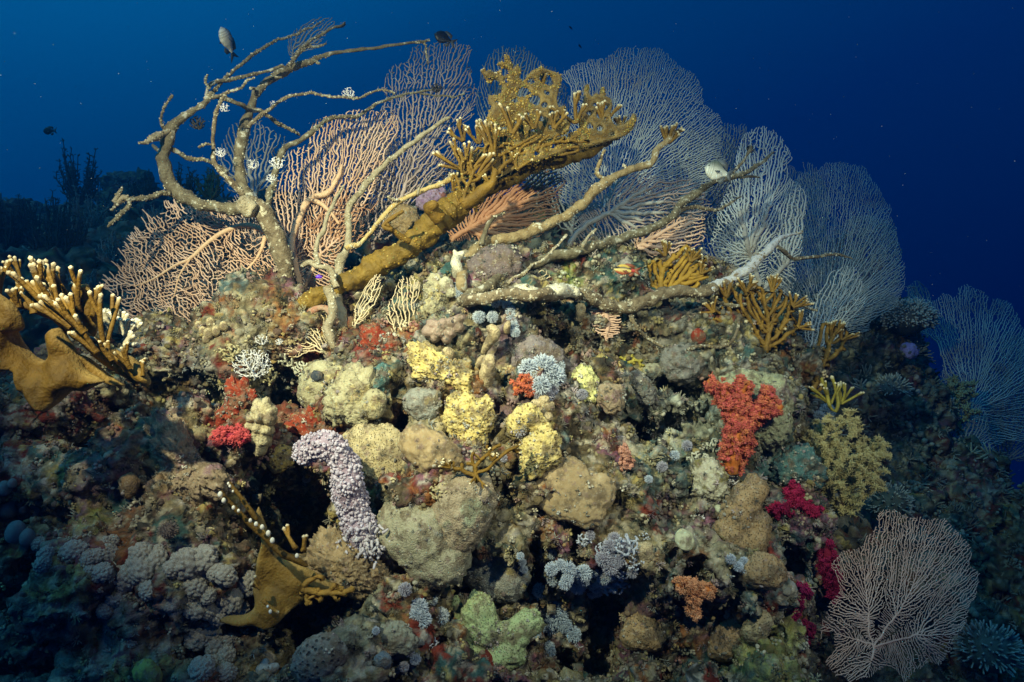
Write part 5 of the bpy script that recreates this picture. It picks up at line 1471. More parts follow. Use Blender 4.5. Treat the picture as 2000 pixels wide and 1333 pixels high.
limb_mesh("side_branch", stepdepth([(905, 400, 14), (930, 385, 13), (950, 368, 11), (962, 352, 8), (966, 335, 6)], 2.50, 2.46), M_FIRE, D, 10, 0.25, 30, 97, cols=FB[None])
limb_mesh("side_branch", stepdepth([(860, 430, 14), (845, 415, 13), (838, 405, 12), (850, 398, 8)], 2.50, 2.44), M_FIRE, D, 10, 0.4, 30, 98, cols=FB[None])
limb_mesh("side_branch", stepdepth([(802, 472, 6), (782, 462, 6), (765, 450, 5), (756, 440, 4)], 2.46, 2.40), M_FIRE, D, 10, 0.3, 30, 99, cols=FB[None])
limb_mesh("side_branch", stepdepth([(765, 448, 5), (748, 440, 4), (770, 425, 4), (788, 413, 3.5)], 2.41, 2.40), M_FIRE, D, 10, 0.3, 30, 100, cols=FB[None])
fingers([(1305, 280, 2.82, 38, 4.0, 0.2, 1, 8), (1315, 262, 2.86, 26, 3.6, 0.8, 0.6, 4)], Cc, seed=101)

bristle(D, 4, [(.34, .20, .03), (.26, .16, .03), (.20, .18, .05), (.44, .32, .10)], .6, .004)
E = thing("fire_coral", P(150, 760, 1.62), "near mustard fire coral sheet with white tipped fingers at the left edge", "fire coral", GF)
sheet([(-60, 600), (-20, 610), (25, 640), (40, 665), (60, 690), (75, 700), (95, 705), (104, 690), (100, 655), (118, 640), (130, 660), (150, 690), (165, 720), (195, 740), (205, 745), (185, 755), (165, 765), (140, 765), (110, 790), (85, 805), (70, 795), (55, 775), (35, 758), (34, 730), (10, 725), (-25, 735), (-70, 740)], 1.60, (0.5, -0.3), 0.028, E, 110, wob=0.06)
sheet([(150, 690), (175, 700), (205, 725), (235, 748), (246, 752), (230, 755), (205, 748), (180, 740), (160, 720)], 1.68, (0.3, 0), 0.018, E, 111, cells=40)
sheet([(215, 675), (240, 690), (262, 700), (280, 722), (294, 745), (288, 756), (275, 750), (255, 735), (235, 715), (218, 700), (205, 690)], 1.70, (0.3, 0), 0.020, E, 112, cells=40)
sheet([(-40, 600), (-30, 560), (0, 575), (30, 600), (45, 640), (20, 650), (-20, 640)], 1.66, (0.3, 0), 0.02, E, 113, cells=40)
sheet([(155, 560), (170, 555), (180, 575), (190, 600), (190, 640), (182, 660), (165, 650), (155, 620), (150, 590)], 1.78, (0.2, 0.1), 0.018, E, 114, cells=40)
# the ridge that carries the fingers, and its fingers leaning up to the left
limb_mesh("ridge", stepdepth([(20, 590, 7), (60, 600, 9), (110, 620, 11), (150, 650, 13), (190, 680, 14), (230, 715, 13), (270, 745, 8)], 1.66, 1.72), M_FIRE, E, 12, 0.4, 30, 115, cols=FB[None])
fingers([(30, 600, 1.64, 52, 5.5, -0.15, 1, 4), (60, 612, 1.62, 60, 5.5, -0.2, 1, 4), (95, 610, 1.60, 95, 6, -0.55, 1, 5), (105, 610, 1.63, 110, 6, -0.5, 1, 5), (120, 620, 1.58, 110, 6, -0.75, 0.9, 5), (135, 640, 1.57, 115, 6, -0.8, 0.85, 5), (160, 650, 1.56, 105, 6, -0.75, 0.9, 5), (185, 690, 1.58, 90, 5.5, -0.7, 0.9, 4), (215, 705, 1.62, 60, 5, -0.55, 1, 3), (250, 720, 1.66, 50, 4.5, -0.5, 1, 3), (275, 735, 1.68, 40, 4, -0.3, 1, 2)], E, seed=116, spread=0.3)
fingers([(108, 600, 1.7, 105, 6, -0.08, 1, 3), (150, 610, 1.74, 85, 5.5, -0.2, 1, 3), (175, 620, 1.75, 60, 5, 0.2, 1, 2), (200, 680, 1.72, 105, 6, 0.05, 1, 2), (-10, 580, 1.65, 80, 5, 0.1, 1, 3), (40, 560, 1.75, 80, 4, -0.1, 1, 3)], E, seed=117, spread=0.25)

H = thing("fire_coral", P(560, 1200, 1.86), "brown fire coral with a white dotted ridge at the lower left", "fire coral", GF)
sheet([(505, 1085), (512, 1060), (505, 1030), (500, 1000), (505, 990), (520, 1030), (545, 1080), (580, 1100), (600, 1110), (625, 1125), (660, 1150), (640, 1165), (600, 1160), (590, 1175), (560, 1200), (540, 1220), (520, 1228), (500, 1220), (470, 1222), (430, 1215), (440, 1205), (480, 1200), (500, 1180), (495, 1150), (500, 1120)], 1.80, (0.3, -0.2), 0.024, H, 120, base=np.array([0.24, 0.145, 0.028]), wob=0.05)
lattice([(590, 1165), (590, 1120), (630, 1105), (660, 1120), (695, 1150), (680, 1165), (640, 1160), (620, 1175)], (590, 1150), 1.80, 15, 5, H, seed=121, r_max=9, base=np.array([0.36, 0.21, 0.04]))
RIDGE = limb_mesh("ridge", stepdepth([(430, 960, 4), (450, 985, 5), (475, 1010, 5), (500, 1035, 6), (525, 1058, 6), (550, 1080, 7), (580, 1095, 7), (600, 1105, 4)], 1.72, 1.76), M_FIRE, H, 10, 0.3, 40, 122, cols=(FB * 0.7)[None])
limb_mesh("ridge", stepdepth([(446, 940, 3), (456, 955, 4), (470, 972, 4.5), (490, 1000, 5), (500, 1015, 4)], 1.76, 1.76), M_FIRE, H, 10, 0.3, 40, 123, cols=(FB * 0.7)[None])
M_TIP = mat("pale_tip", (0.74, 0.70, 0.58), (0.84, 0.80, 0.70), scale=60, bump=0.3)
for (x, y, r) in [(430, 966, 5.5), (437, 978, 5), (456, 992, 4), (466, 998, 3.5), (489, 1017, 4), (500, 1024, 4.5), (512, 1030, 5), (524, 1042, 5.5), (532, 1056, 5.5), (580, 1086, 4.5), (446, 945, 3), (449, 950, 3), (455, 960, 2.6), (528, 1195, 4), (523, 1185, 3)]:
    v, f = ICO[2]
    c = P(x, y, 1.70)
    make_mesh("pale_tip", v * np.array([1, 1, 1.35]) * PX(r * .85, 1.70) + c - np.array(H.location), f, M_TIP, RIDGE)
fingers([(575, 1075, 1.76, 45, 5, -0.05, 1, 1), (590, 1078, 1.76, 45, 5, 0.08, 1, 1), (505, 1150, 1.74, 30, 4.5, -0.6, 0.6, 2), (510, 1175, 1.74, 40, 4.5, 0.5, -0.6, 1)], H, seed=124, base=np.array([0.36, 0.21, 0.04]))

I = thing("fire_coral", P(1500, 690, 2.75), "bushy brown fire coral below the tip of the lowest dead limb", "fire coral", GF)
FBR = np.array([0.24, 0.135, 0.02])
lattice([(1480, 690), (1440, 650), (1395, 640), (1380, 600), (1400, 565), (1440, 550), (1490, 560), (1520, 555), (1560, 585), (1578, 625), (1570, 660), (1530, 660), (1510, 690)], (1495, 690), 2.66, 12, 2.9, I, seed=130, base=FBR, tilt=(0.1, -0.2), r_max=6)
lattice([(1480, 680), (1450, 620), (1440, 575), (1480, 555), (1540, 560), (1565, 600), (1560, 640), (1520, 670)], (1500, 685), 2.60, 13, 3.0, I, seed=131, base=FBR, tilt=(0.1, -0.1), r_max=6)
fingers([(1420, 580, 2.60, 34, 3.2, -0.2, 1, 6), (1460, 570, 2.60, 34, 3.2, 0, 1, 7), (1510, 570, 2.60, 36, 3.2, 0.2, 1, 8), (1550, 600, 2.60, 36, 3.2, 0.7, 1, 7), (1560, 640, 2.60, 32, 3.2, 1, 0.6, 6), (1395, 610, 2.60, 30, 3, -0.8, 0.8, 5)], I, seed=132, base=FBR)
J = thing("fire_coral", P(1290, 570, 2.85), "brown yellow fire coral mound behind the lowest dead limb", "fire coral", GF)
lattice([(1250, 580), (1240, 530), (1255, 505), (1300, 495), (1350, 480), (1375, 500), (1370, 550), (1340, 580)], (1290, 585), 2.72, 9, 4.2, J, seed=133, base=np.array([0.36, 0.21, 0.025]), r_max=9, net=1.0, flat=1.6)
fingers([(1350, 510, 2.7, 32, 3, 0.5, 1, 7), (1370, 535, 2.7, 30, 3, 0.8, 0.8, 6), (1300, 500, 2.7, 30, 3, 0, 1, 7)], J, seed=134, base=FBR)
K = thing("fire_coral", P(1590, 750, 3.0), "upright yellow brown fire coral at the right rim of the reef", "fire coral", GF)
lattice([(1580, 760), (1575, 710), (1600, 670), (1610, 640), (1640, 630), (1660, 650), (1645, 690), (1620, 720), (1605, 755)], (1588, 765), 2.98, 11, 3.2, K, seed=135, base=FBR, r_max=8)
fingers([(1625, 660, 2.95, 36, 3, 0.1, 1, 7), (1645, 665, 2.95, 34, 3, 0.7, 1, 6)], K, seed=136, base=FBR)
L_ = thing("fire_coral", P(1630, 800, 2.85), "small sparse yellow green fire coral above the olive soft coral", "fire coral", GF)
FGR = np.array([0.36, 0.30, 0.05])
lattice([(1625, 800), (1605, 770), (1600, 745), (1625, 735), (1655, 745), (1660, 780), (1645, 800)], (1630, 805), 2.82, 17, 2.8, L_, seed=137, base=FGR, net=0.2, r_max=5)
fingers([(1625, 790, 2.8, 52, 3, -0.3, 1, 5), (1645, 790, 2.8, 46, 3, 0.5, 1, 5)], L_, seed=138, base=FGR)
Mf = thing("fire_coral", P(930, 935, 2.08), "thin golden fire coral sprig in front of the tan boulder sponge", "fire coral", GF)
lattice([(930, 945), (890, 930), (860, 915), (870, 898), (910, 900), (950, 880), (990, 865), (1030, 870), (1010, 890), (970, 905), (950, 925)], (932, 942), 1.95, 15, 3.3, Mf, seed=139, net=0.4, r_max=6, tilt=(0, 0.1))
fingers([(880, 915, 1.93, 26, 3, -0.6, 0.6, 5), (930, 930, 1.92, 30, 3, -0.1, -1, 2), (1000, 880, 1.94, 26, 3, 0.8, 0.3, 5), (960, 900, 1.93, 24, 3, 0.3, 1, 4)], Mf, seed=140)
Nf = thing("fire_coral", P(1460, 745, 2.5), "tiny yellow fire coral branching just above the red soft coral", "fire coral", GF)
lattice([(1440, 765), (1450, 735), (1480, 718), (1500, 725), (1490, 745), (1460, 760)], (1450, 762), 2.52, 12, 2.6, Nf, seed=141, r_max=5)
Of = thing("fire_coral", P(1215, 705, 2.45), "flat yellow fire coral fingers in the dark middle of the reef", "fire coral", GF)
lattice([(1180, 715), (1185, 700), (1215, 693), (1250, 700), (1248, 715), (1215, 716)], (1215, 718), 2.46, 11, 2.8, Of, seed=142, r_max=5, base=FGR)
# ------------------------------------------------------------------ corals and sponges growing on the reef
def place(px, py, slope=None):
    h = (slope or main).hit(px, py)
    if h is None:
        h = far.hit(px, py) or (P(px, py, 3.0), np.array([0, -1, 0.2]), 3.0)
    return h
IN = np.array([0.0, 1.0, 0.0])

def massive(label, cat, name, m, lobes_px, sub=5, k=0.35, noise=0.15, nf=2.2, fine=0.06, ff=8.0, seed=0, flat=0.8, out=0.18, group=None, anchor=None, d=None):
    """A mound of fused lobes; rows (px, py, r px[, forward shift in r])."""
    L = np.array([q[:3] for q in lobes_px], float)
    c = anchor or tuple(L[:, :2].mean(0))
    h = place(*c)
    if d is None:
        hs = [main.hit(a_, b_) for a_, b_ in L[:, :2]]
        hs = [q[2] for q in hs if q is not None] or [h[2]]
        d = float(np.percentile(hs, 30))
    dist = d
    R0 = PX(L[:, 2].max(), dist)
    o = P(c[0], c[1], dist - PX(L[:, 2].max() * out, dist))
    cen = np.stack([(L[:, 0] - c[0]) / 1000 * TAN * dist, np.array([-(q[3] if len(q) > 3 else 0) * PX(q[2], dist) for q in lobes_px]), -(L[:, 1] - c[1]) / 1000 * TAN * dist], 1) / R0
    v, f = lobes(cen, L[:, 2] / L[:, 2].max(), sub, k * 0.5, noise, nf, seed, fine, ff)
    v = v * R0
    v[:, 1] *= flat
    ob = make_mesh(name, v, f, m)
    ob.location = o
    MASS.append((ob, lobes_px))
    return tag(ob, label, cat, group)
MASS = []

DIRT[0] = .75
M_TANPORE = mat("tan_porous_coral", (0.42, 0.33, 0.17), (0.50, 0.41, 0.24), 30, 0.8, pore=1.0, pore_scale=170, pore_col=(0.16, 0.12, 0.06))
M_BRNPORE = mat("brown_porous_coral", (0.32, 0.20, 0.09), (0.40, 0.27, 0.14), 30, 0.8, pore=1.0, pore_scale=180, pore_col=(0.11, 0.07, 0.03))
M_GRNPORE = mat("green_porous_coral", (0.33, 0.42, 0.20), (0.42, 0.46, 0.24), 20, 0.8, pore=1.0, pore_scale=200, pore_col=(0.13, 0.16, 0.07))
M_YEL = mat("yellow_sponge", (0.56, 0.42, 0.13), (0.68, 0.56, 0.24), 60, 1.0, rough=0.9, pore=0.8, pore_scale=90, pore_col=(0.30, 0.20, 0.06), bump_scale=110)
M_LEMON = mat("lemon_sponge", (0.66, 0.62, 0.22), (0.76, 0.74, 0.34), 60, 0.9, rough=0.9, pore=0.8, pore_scale=110, pore_col=(0.30, 0.26, 0.08), bump_scale=110)
M_BOULD = mat("boulder_sponge", (0.31, 0.24, 0.16), (0.43, 0.36, 0.25), 14, 1.0, rough=0.95, spots=(0.34, 0.38, 0.26), spot_scale=9, spot_lo=0.56, bump_scale=190)
M_BOULD2 = mat("olive_boulder", (0.28, 0.26, 0.17), (0.42, 0.39, 0.28), 22, 1.0, rough=0.95, spots=(0.30, 0.34, 0.30), spot_scale=14, spot_lo=0.58, bump_scale=200)
M_GREYBOULD = mat("grey_speckled_boulder", (0.20, 0.20, 0.18), (0.34, 0.34, 0.30), 60, 1.0, rough=0.95, spots=(0.46, 0.40, 0.14), spot_scale=22, spot_lo=0.60, bump_scale=220)
M_TANP = mat("tan_plate", (0.34, 0.24, 0.12), (0.42, 0.31, 0.17), 14, 0.5, rough=0.7, bump_scale=50)
M_MAUVE = mat("mauve_lobed_coral", (0.28, 0.19, 0.15), (0.38, 0.28, 0.22), 16, 0.4, rough=0.6, bump_scale=200)
M_FINGER = mat("finger_sponge", (0.52, 0.40, 0.22), (0.62, 0.50, 0.30), 40, 0.8, rough=0.9, pore=0.5, pore_scale=260, pore_col=(0.3, 0.2, 0.1), bump_scale=200)
M_BALL = mat("ball_sponge", (0.34, 0.30, 0.18), (0.46, 0.42, 0.27), 30, 1.0, rough=0.95, spots=(0.56, 0.47, 0.22), spot_scale=16, spot_lo=0.54, bump_scale=150)
M_DARK = mat("dark_ascidian", (0.02, 0.03, 0.04), (0.05, 0.06, 0.08), 40, 0.6)
M_ROCKY = mat("encrusted_rock", (0.26, 0.19, 0.12), (0.36, 0.27, 0.18), 26, 1.0, rough=0.95, spots=(0.24, 0.14, 0.15), spot_scale=14, spot_lo=0.56, bump_scale=120)
M_DULL = mat("dull_grey_coral", (0.15, 0.14, 0.13), (0.23, 0.22, 0.20), 30, 1.0, rough=0.95, spots=(0.10, 0.16, 0.15), spot_scale=14, spot_lo=0.58, bump_scale=170)
M_TOAD = mat("toadstool_coral", (0.46, 0.46, 0.28), (0.54, 0.52, 0.34), 20, 0.2, rough=0.6, bump_scale=300)
M_KNOB = mat("knobby_grey_coral", (0.46, 0.43, 0.38), (0.60, 0.57, 0.50), 30, 0.6, rough=0.9, bump_scale=220)
M_LAV = mat("lavender_coral", (0.40, 0.33, 0.38), (0.54, 0.50, 0.54), 30, 0.6, rough=0.9, spots=(0.24, 0.12, 0.18), spot_scale=20, spot_lo=0.58, bump_scale=240)
M_TEAL = mat("teal_algae", (0.05, 0.12, 0.12), (0.10, 0.20, 0.19), 50, 1.0, rough=1.0, bump_scale=200)
M_REDSP = mat("red_sponge", (0.21, 0.022, 0.010), (0.30, 0.05, 0.016), 40, 1.0, rough=0.9, spots=(0.26, 0.16, 0.07), spot_scale=50, spot_lo=0.60, bump_scale=160)

GM = "rounded massive corals on the reef face"
massive("tan porous coral with two rounded slabs at the centre of the reef", "hard coral", "porous_coral", M_TANPORE, [(712, 870, 38), (750, 865, 36), (775, 895, 34), (772, 930, 36), (735, 925, 30), (700, 890, 28), (745, 895, 40)], seed=1, flat=.6, group=GM)
massive("tan wrinkled coral mound next to the porous slabs", "hard coral", "massive_coral", M_TANP, [(815, 865, 34), (850, 880, 36), (880, 895, 24), (835, 895, 28)], seed=2, flat=.7, group=GM)
massive("smooth tan boulder sponge under the thin golden sprig", "sponge", "boulder_sponge", M_BOULD, [(905, 985, 58), (895, 1020, 52), (930, 960, 34), (880, 1050, 40)], seed=3, group="boulder sponges")
massive("broad olive boulder sponge sloping down left of the tan one", "sponge", "boulder_sponge", M_BOULD2, [(790, 1020, 44), (830, 1050, 60), (870, 1090, 50), (780, 1050, 34), (840, 1100, 40)], seed=4, group="boulder sponges")
massive("grey speckled boulder sponge with a white edge of polyps", "sponge", "boulder_sponge", M_GREYBOULD, [(955, 1080, 44), (985, 1125, 46), (940, 1110, 34), (960, 1150, 30)], seed=5, group="boulder sponges")
massive("flat tan plate coral below the yellow sponge", "hard coral", "plate_coral", M_TANP, [(1085, 955, 38), (1110, 935, 40), (1100, 980, 36), (1140, 985, 38), (1165, 960, 36), (1150, 1005, 26)], seed=6, flat=.4, group=GM)
massive("brown porous coral with a dark fold beside the crimson coral", "hard coral", "porous_coral", M_BRNPORE, [(1455, 980, 34), (1475, 955, 26), (1440, 1010, 34), (1425, 1045, 34), (1465, 1055, 36), (1480, 1025, 28)], seed=7, flat=.7, group=GM, k=.2)
massive("brown porous coral mound below the folded one", "hard coral", "porous_coral", M_BRNPORE, [(1490, 1110, 32), (1510, 1125, 26), (1475, 1120, 24)], seed=8, flat=.7, group=GM)
massive("dusky brown mound coral under the ledge at the lower right", "hard coral", "massive_coral", M_BRNPORE, [(1255, 1230, 32), (1275, 1245, 26), (1235, 1245, 24)], seed=9, flat=.7, group=GM)
massive("dark brown mound coral low beside the purple crust", "hard coral", "massive_coral", M_BRNPORE, [(1430, 1250, 36), (1450, 1230, 30), (1410, 1265, 26)], seed=10, flat=.7, group=GM)
massive("pale olive porous coral knob beside the dark brown mound", "hard coral", "porous_coral", M_TANPORE, [(1475, 1230, 24), (1490, 1215, 18), (1465, 1240, 16)], seed=11, flat=.7, group=GM)
massive("pale green porous coral with many swollen lobes at the bottom centre", "hard coral", "porous_coral", M_GRNPORE, [(935, 1195, 32), (945, 1230, 36), (880, 1262, 32), (925, 1280, 34), (965, 1285, 36), (995, 1270, 32), (990, 1240, 26), (1028, 1220, 28), (900, 1240, 26), (1010, 1245, 22)], sub=6, seed=12, k=.16, flat=.75, group=GM, out=.5)
massive("small pale green knob left of the lobed green coral", "hard coral", "porous_coral", M_GRNPORE, [(892, 1185, 12), (897, 1200, 11), (890, 1172, 8)], sub=4, seed=13, group=GM)
o = massive("grey and yellow ball sponge with a dark spot on its face", "sponge", "ball_sponge", M_BALL, [(628, 745, 38), (622, 770, 34), (655, 740, 26)], seed=14, flat=.9, out=.7, group="ball sponges")
v, f = ICO[3]; q = v * np.array([12, 5, 10]) * (1 + 0.25 * vnoise(v * 2.2, 4))[:, None] * PX(1, 2.3) + np.array([PX(-5, 2.3), -PX(38, 2.3), PX(20, 2.3)])
make_mesh("dark_spot", q, f, M_DARK, o)
massive("round ball sponge with a small white mouth", "sponge", "ball_sponge", M_BALL, [(727, 795, 24), (733, 780, 20)], sub=4, seed=15, out=.7, group="ball sponges")
massive("lumpy tan rock sponge between the two ball sponges", "sponge", "encrusted_rock", M_BALL, [(680, 775, 40), (700, 750, 38), (670, 805, 30), (710, 800, 28)], seed=16, noise=.25, fine=.12, group="ball sponges")
massive("bright lemon yellow sponge standing right of the white polyps", "sponge", "yellow_sponge", M_LEMON, [(1140, 735, 20), (1135, 755, 22), (1150, 770, 20), (1148, 790, 14), (1155, 745, 14)], seed=17, noise=.2, fine=.12, k=.3, out=.6, group="yellow sponges")
massive("largest mustard yellow sponge hanging over a dark hollow", "sponge", "yellow_sponge", M_YEL, [(905, 800, 34), (930, 820, 34), (925, 850, 28), (890, 825, 24), (945, 795, 20)], sub=6, seed=18, noise=.22, fine=.06, k=.25, out=.5, group="yellow sponges")
massive("mustard yellow sponge above the thin golden sprig", "sponge", "yellow_sponge", M_YEL, [(1045, 885, 32), (1065, 860, 28), (1040, 910, 24), (1075, 890, 22)], sub=6, seed=19, noise=.22, fine=.06, k=.25, out=.4, group="yellow sponges")
massive("mustard yellow sponge beside the small red tufts", "sponge", "yellow_sponge", M_YEL, [(1030, 815, 26), (1010, 830, 22), (1050, 830, 20)], sub=5, seed=20, noise=.22, fine=.06, k=.25, out=.4, group="yellow sponges")
massive("crumbly yellow sponge crowning the central knoll", "sponge", "yellow_sponge", M_YEL, [(825, 695, 26), (850, 715, 28), (880, 730, 26), (830, 725, 20), (905, 745, 22)], sub=6, seed=21, noise=.3, fine=.09, k=.25, out=.3, group="yellow sponges")
massive("grey lavender rock face beside the largest yellow sponge", "sponge", "encrusted_rock", M_GREYBOULD, [(815, 785, 26), (830, 800, 24), (845, 780, 20)], seed=22, noise=.2, out=.4, group="ball sponges")
massive("mauve grey coral of tight rounded lobes under the white crust", "hard coral", "lobed_coral", M_MAUVE, [(838, 648, 13), (845, 635, 12), (858, 650, 14), (866, 635, 13), (878, 650, 13), (882, 632, 12), (896, 640, 11), (893, 626, 10), (850, 660, 10), (872, 662, 10), (900, 622, 8)], seed=23, k=.12, noise=.04, out=1.2, flat=1.4)
massive("golden round sponge with one hole above the dark cave", "sponge", "ball_sponge", mat("golden_sponge", (0.52, 0.36, 0.10), (0.62, 0.46, 0.16), 40, 0.9, rough=.9, pore=1, pore_scale=55, pore_col=(0.1, 0.06, 0.02), bump_scale=120), [(547, 895, 24), (540, 905, 18), (560, 890, 16)], sub=4, seed=24, out=.7, group="ball sponges")
massive("pale knobbly column beside the red sponge above the cave", "hard coral", "knobby_coral", mat("pale_column", (0.42, 0.35, 0.20), (0.52, 0.46, 0.30), 30, .7, spots=(.28, .22, .14), spot_scale=30, bump_scale=200), [(505, 800, 12), (520, 795, 11), (530, 805, 10), (495, 815, 12), (512, 815, 13), (528, 820, 12), (490, 832, 10), (506, 835, 13), (522, 840, 12), (500, 855, 12), (516, 860, 13), (508, 878, 12), (520, 785, 8), (503, 787, 8)], seed=25, k=.13, noise=.05, out=1.6, flat=2.0)
massive("brown rock pillar in the lower left shadow", "rock", "encrusted_rock", M_ROCKY, [(335, 870, 36), (350, 900, 34), (325, 840, 30), (345, 930, 34), (375, 945, 40), (410, 940, 36)], sub=6, seed=26, noise=.25, fine=.14, out=.4)
massive("mossy brown ball in the lower left shadow", "sponge", "ball_sponge", mat("mossy_ball", (0.16, 0.10, 0.05), (0.24, 0.15, 0.08), 60, 1, rough=1, bump_scale=220), [(252, 943, 19), (250, 960, 14)], sub=4, seed=27, out=.7, group="ball sponges")
massive("dark grey encrusted dome right of centre over a hollow", "hard coral", "massive_coral", M_DULL, [(1330, 715, 34), (1350, 700, 28), (1310, 705, 24)], seed=28, noise=.2, fine=.1, out=.6, group=GM)
massive("grey encrusted dome left of the dark hollow", "hard coral", "massive_coral", M_DULL, [(1245, 755, 26), (1262, 770, 20), (1235, 740, 16)], seed=29, noise=.2, fine=.1, out=.6, group=GM)
massive("olive grey knob high on the right face", "hard coral", "massive_coral", M_BOULD2, [(1270, 725, 16), (1285, 722, 12)], sub=4, seed=30, out=.6, group=GM)
massive("brown knob beside the lemon yellow sponge", "hard coral", "massive_coral", M_ROCKY, [(1195, 785, 24), (1185, 770, 20), (1205, 765, 14)], seed=31, noise=.2, out=.6, group=GM)
massive("purple brown dome under the long middle dead limb", "hard coral", "massive_coral", mat("purple_dome", (0.13, 0.10, 0.10), (0.20, 0.15, 0.15), 20, 1, rough=.95, bump_scale=150), [(960, 520, 36), (985, 515, 34), (935, 530, 26)], seed=32, noise=.15, fine=.08, out=.3, group=GM)
massive("dark brown knoll behind the mustard trunk", "rock", "encrusted_rock", mat("brown_knoll", (0.20, 0.13, 0.06), (0.30, 0.21, 0.11), 20, 1, rough=.95, bump_scale=120), [(790, 425, 26), (800, 440, 24), (770, 435, 18)], seed=33, noise=.2, d=2.75)
massive("big pale green and yellow encrusted rock behind the red soft coral", "rock", "encrusted_rock", mat("pale_green_rock", (0.30, 0.30, 0.17), (0.42, 0.42, 0.26), 16, 1, rough=.95, spots=(.20, .15, .17), spot_scale=10, spot_lo=.58, bump_scale=130), [(1470, 790, 58), (1500, 830, 44), (1440, 760, 36), (1510, 770, 36)], sub=6, seed=34, noise=.15, fine=.1, out=.2)
massive("red round sponge under the right dead limb", "sponge", "red_sponge", M_REDSP, [(1363, 656, 14), (1366, 662, 10)], sub=3, seed=35, out=.8)
massive("small brown ball coral beside the white polyps", "hard coral", "ball_coral", M_BRNPORE, [(998, 728, 12)], sub=4, seed=36, out=.8, group=GM)
massive("steel blue ball coral at the bottom edge", "hard coral", "ball_coral", mat("blue_ball", (0.13, 0.17, 0.20), (0.20, 0.25, 0.28), 40, 1, bump_scale=200), [(747, 1292, 18)], sub=4, seed=37, out=.8, group=GM)
massive("olive yellow lump at the bottom left edge", "sponge", "ball_sponge", mat("olive_lump", (0.34, 0.34, 0.08), (0.44, 0.40, 0.12), 30, .8), [(283, 1312, 22), (295, 1325, 20)], sub=4, seed=38, out=.8, group="ball sponges")
massive("blue grey cluster of bubbles at the bottom left", "sponge", "bubble_sponge", mat("blue_bubbles", (0.20, 0.27, 0.34), (0.28, 0.34, 0.40), 30, .5), [(515, 1310, 16), (535, 1305, 10), (505, 1322, 12), (525, 1325, 12), (518, 1296, 9)], sub=4, seed=39, k=.14, out=.8)
massive("round brain coral in the shadow at the bottom left", "hard coral", "brain_coral", mat("brain_dark", (0.15, 0.15, 0.13), (0.24, 0.24, 0.21), 60, 1, pore=.8, pore_scale=70), [(620, 1290, 42), (640, 1275, 34), (600, 1300, 30)], seed=40, flat=.6, out=.4, group=GM)
massive("brown crumbly ledge right of the dark cave", "rock", "encrusted_rock", mat("brown_ledge", (0.26, 0.18, 0.09), (0.36, 0.26, 0.15), 30, 1, rough=1, bump_scale=90), [(650, 1080, 44), (690, 1110, 50), (640, 1120, 36), (720, 1130, 34)], sub=6, seed=41, noise=.25, fine=.16, ff=12, out=.1)
massive("ribbed grey folded coral left of the lobed green coral", "hard coral", "folded_coral", mat("folded_grey", (0.24, 0.24, 0.18), (0.36, 0.36, 0.28), 20, 1, rough=.9, bump_scale=60), [(770, 1245, 30), (745, 1250, 26), (795, 1255, 22)], seed=42, noise=.2, fine=.12, flat=.5, out=.4, group=GM)
massive("round ridged coral knob beside the red soft coral base", "hard coral", "encrusted_rock", mat("pale_knobs", (0.40, 0.36, 0.24), (0.54, 0.50, 0.38), 50, 1, rough=1, spots=(.30, .28, .06), spot_scale=20, bump_scale=120), [(1385, 945, 34), (1380, 925, 28), (1400, 960, 22)], seed=43, noise=.25, fine=.15, out=.4)
massive("cream vase sponge between the grey blue soft corals", "sponge", "vase_sponge", M_FINGER, [(1252, 1075, 14), (1262, 1085, 14), (1258, 1098, 13), (1266, 1068, 9)], sub=4, seed=44, out=.9)
massive("teal turf covered lump right of the red soft coral", "algae", "algae_lump", M_TEAL, [(1560, 905, 36), (1530, 920, 30), (1580, 930, 26)], seed=45, noise=.25, fine=.15, out=.3)
massive("dark teal algae lump right of the dead branch base", "algae", "algae_lump", M_TEAL, [(735, 745, 24), (750, 725, 18), (720, 735, 14)], sub=4, seed=46, noise=.3, fine=.2, out=.3)
massive("rust orange sponge pad on the central knoll", "sponge", "red_sponge", mat("rust_pad", (0.34, 0.12, 0.025), (0.42, 0.18, 0.05), 40, 1, rough=.95, bump_scale=140), [(905, 765, 22), (925, 755, 20), (890, 770, 14)], sub=4, seed=47, noise=.3, fine=.2, out=.4, group="red sponges")
massive("deep red sponge at the foot of the pale dead stem", "sponge", "red_sponge", M_REDSP, [(735, 670, 24), (750, 690, 22), (725, 650, 18), (765, 670, 16)], sub=5, seed=48, noise=.4, fine=.12, out=.1, group="red sponges")
massive("deep red sponge wall on the left of the dark hollow", "sponge", "red_sponge", M_REDSP, [(460, 760, 22), (470, 785, 24), (455, 805, 22), (440, 815, 18)], sub=5, seed=49, noise=.4, fine=.12, out=.1, group="red sponges")
massive("deep red sponge carpet above the lavender column", "sponge", "red_sponge", M_REDSP, [(580, 830, 18), (610, 820, 22), (640, 835, 20), (600, 845, 18), (655, 855, 14)], sub=5, seed=50, noise=.4, fine=.12, out=.05, flat=.6, group="red sponges")
massive("white dotted tan boulder below the cream sea fan", "rock", "encrusted_rock", M_BALL, [(845, 600, 22), (855, 575, 24), (850, 555, 20), (870, 560, 16)], sub=5, seed=51, noise=.2, fine=.1, out=.5, group="ball sponges")
massive("rounded white capped column at the foot of the right dead limbs", "sponge", "encrusted_rock", mat("cap_cream", (0.46, 0.43, 0.28), (0.58, 0.55, 0.40), 30, 1, rough=.95, bump_scale=120), [(870, 555, 14), (880, 570, 12), (862, 565, 12)], sub=4, seed=52, out=1.3)
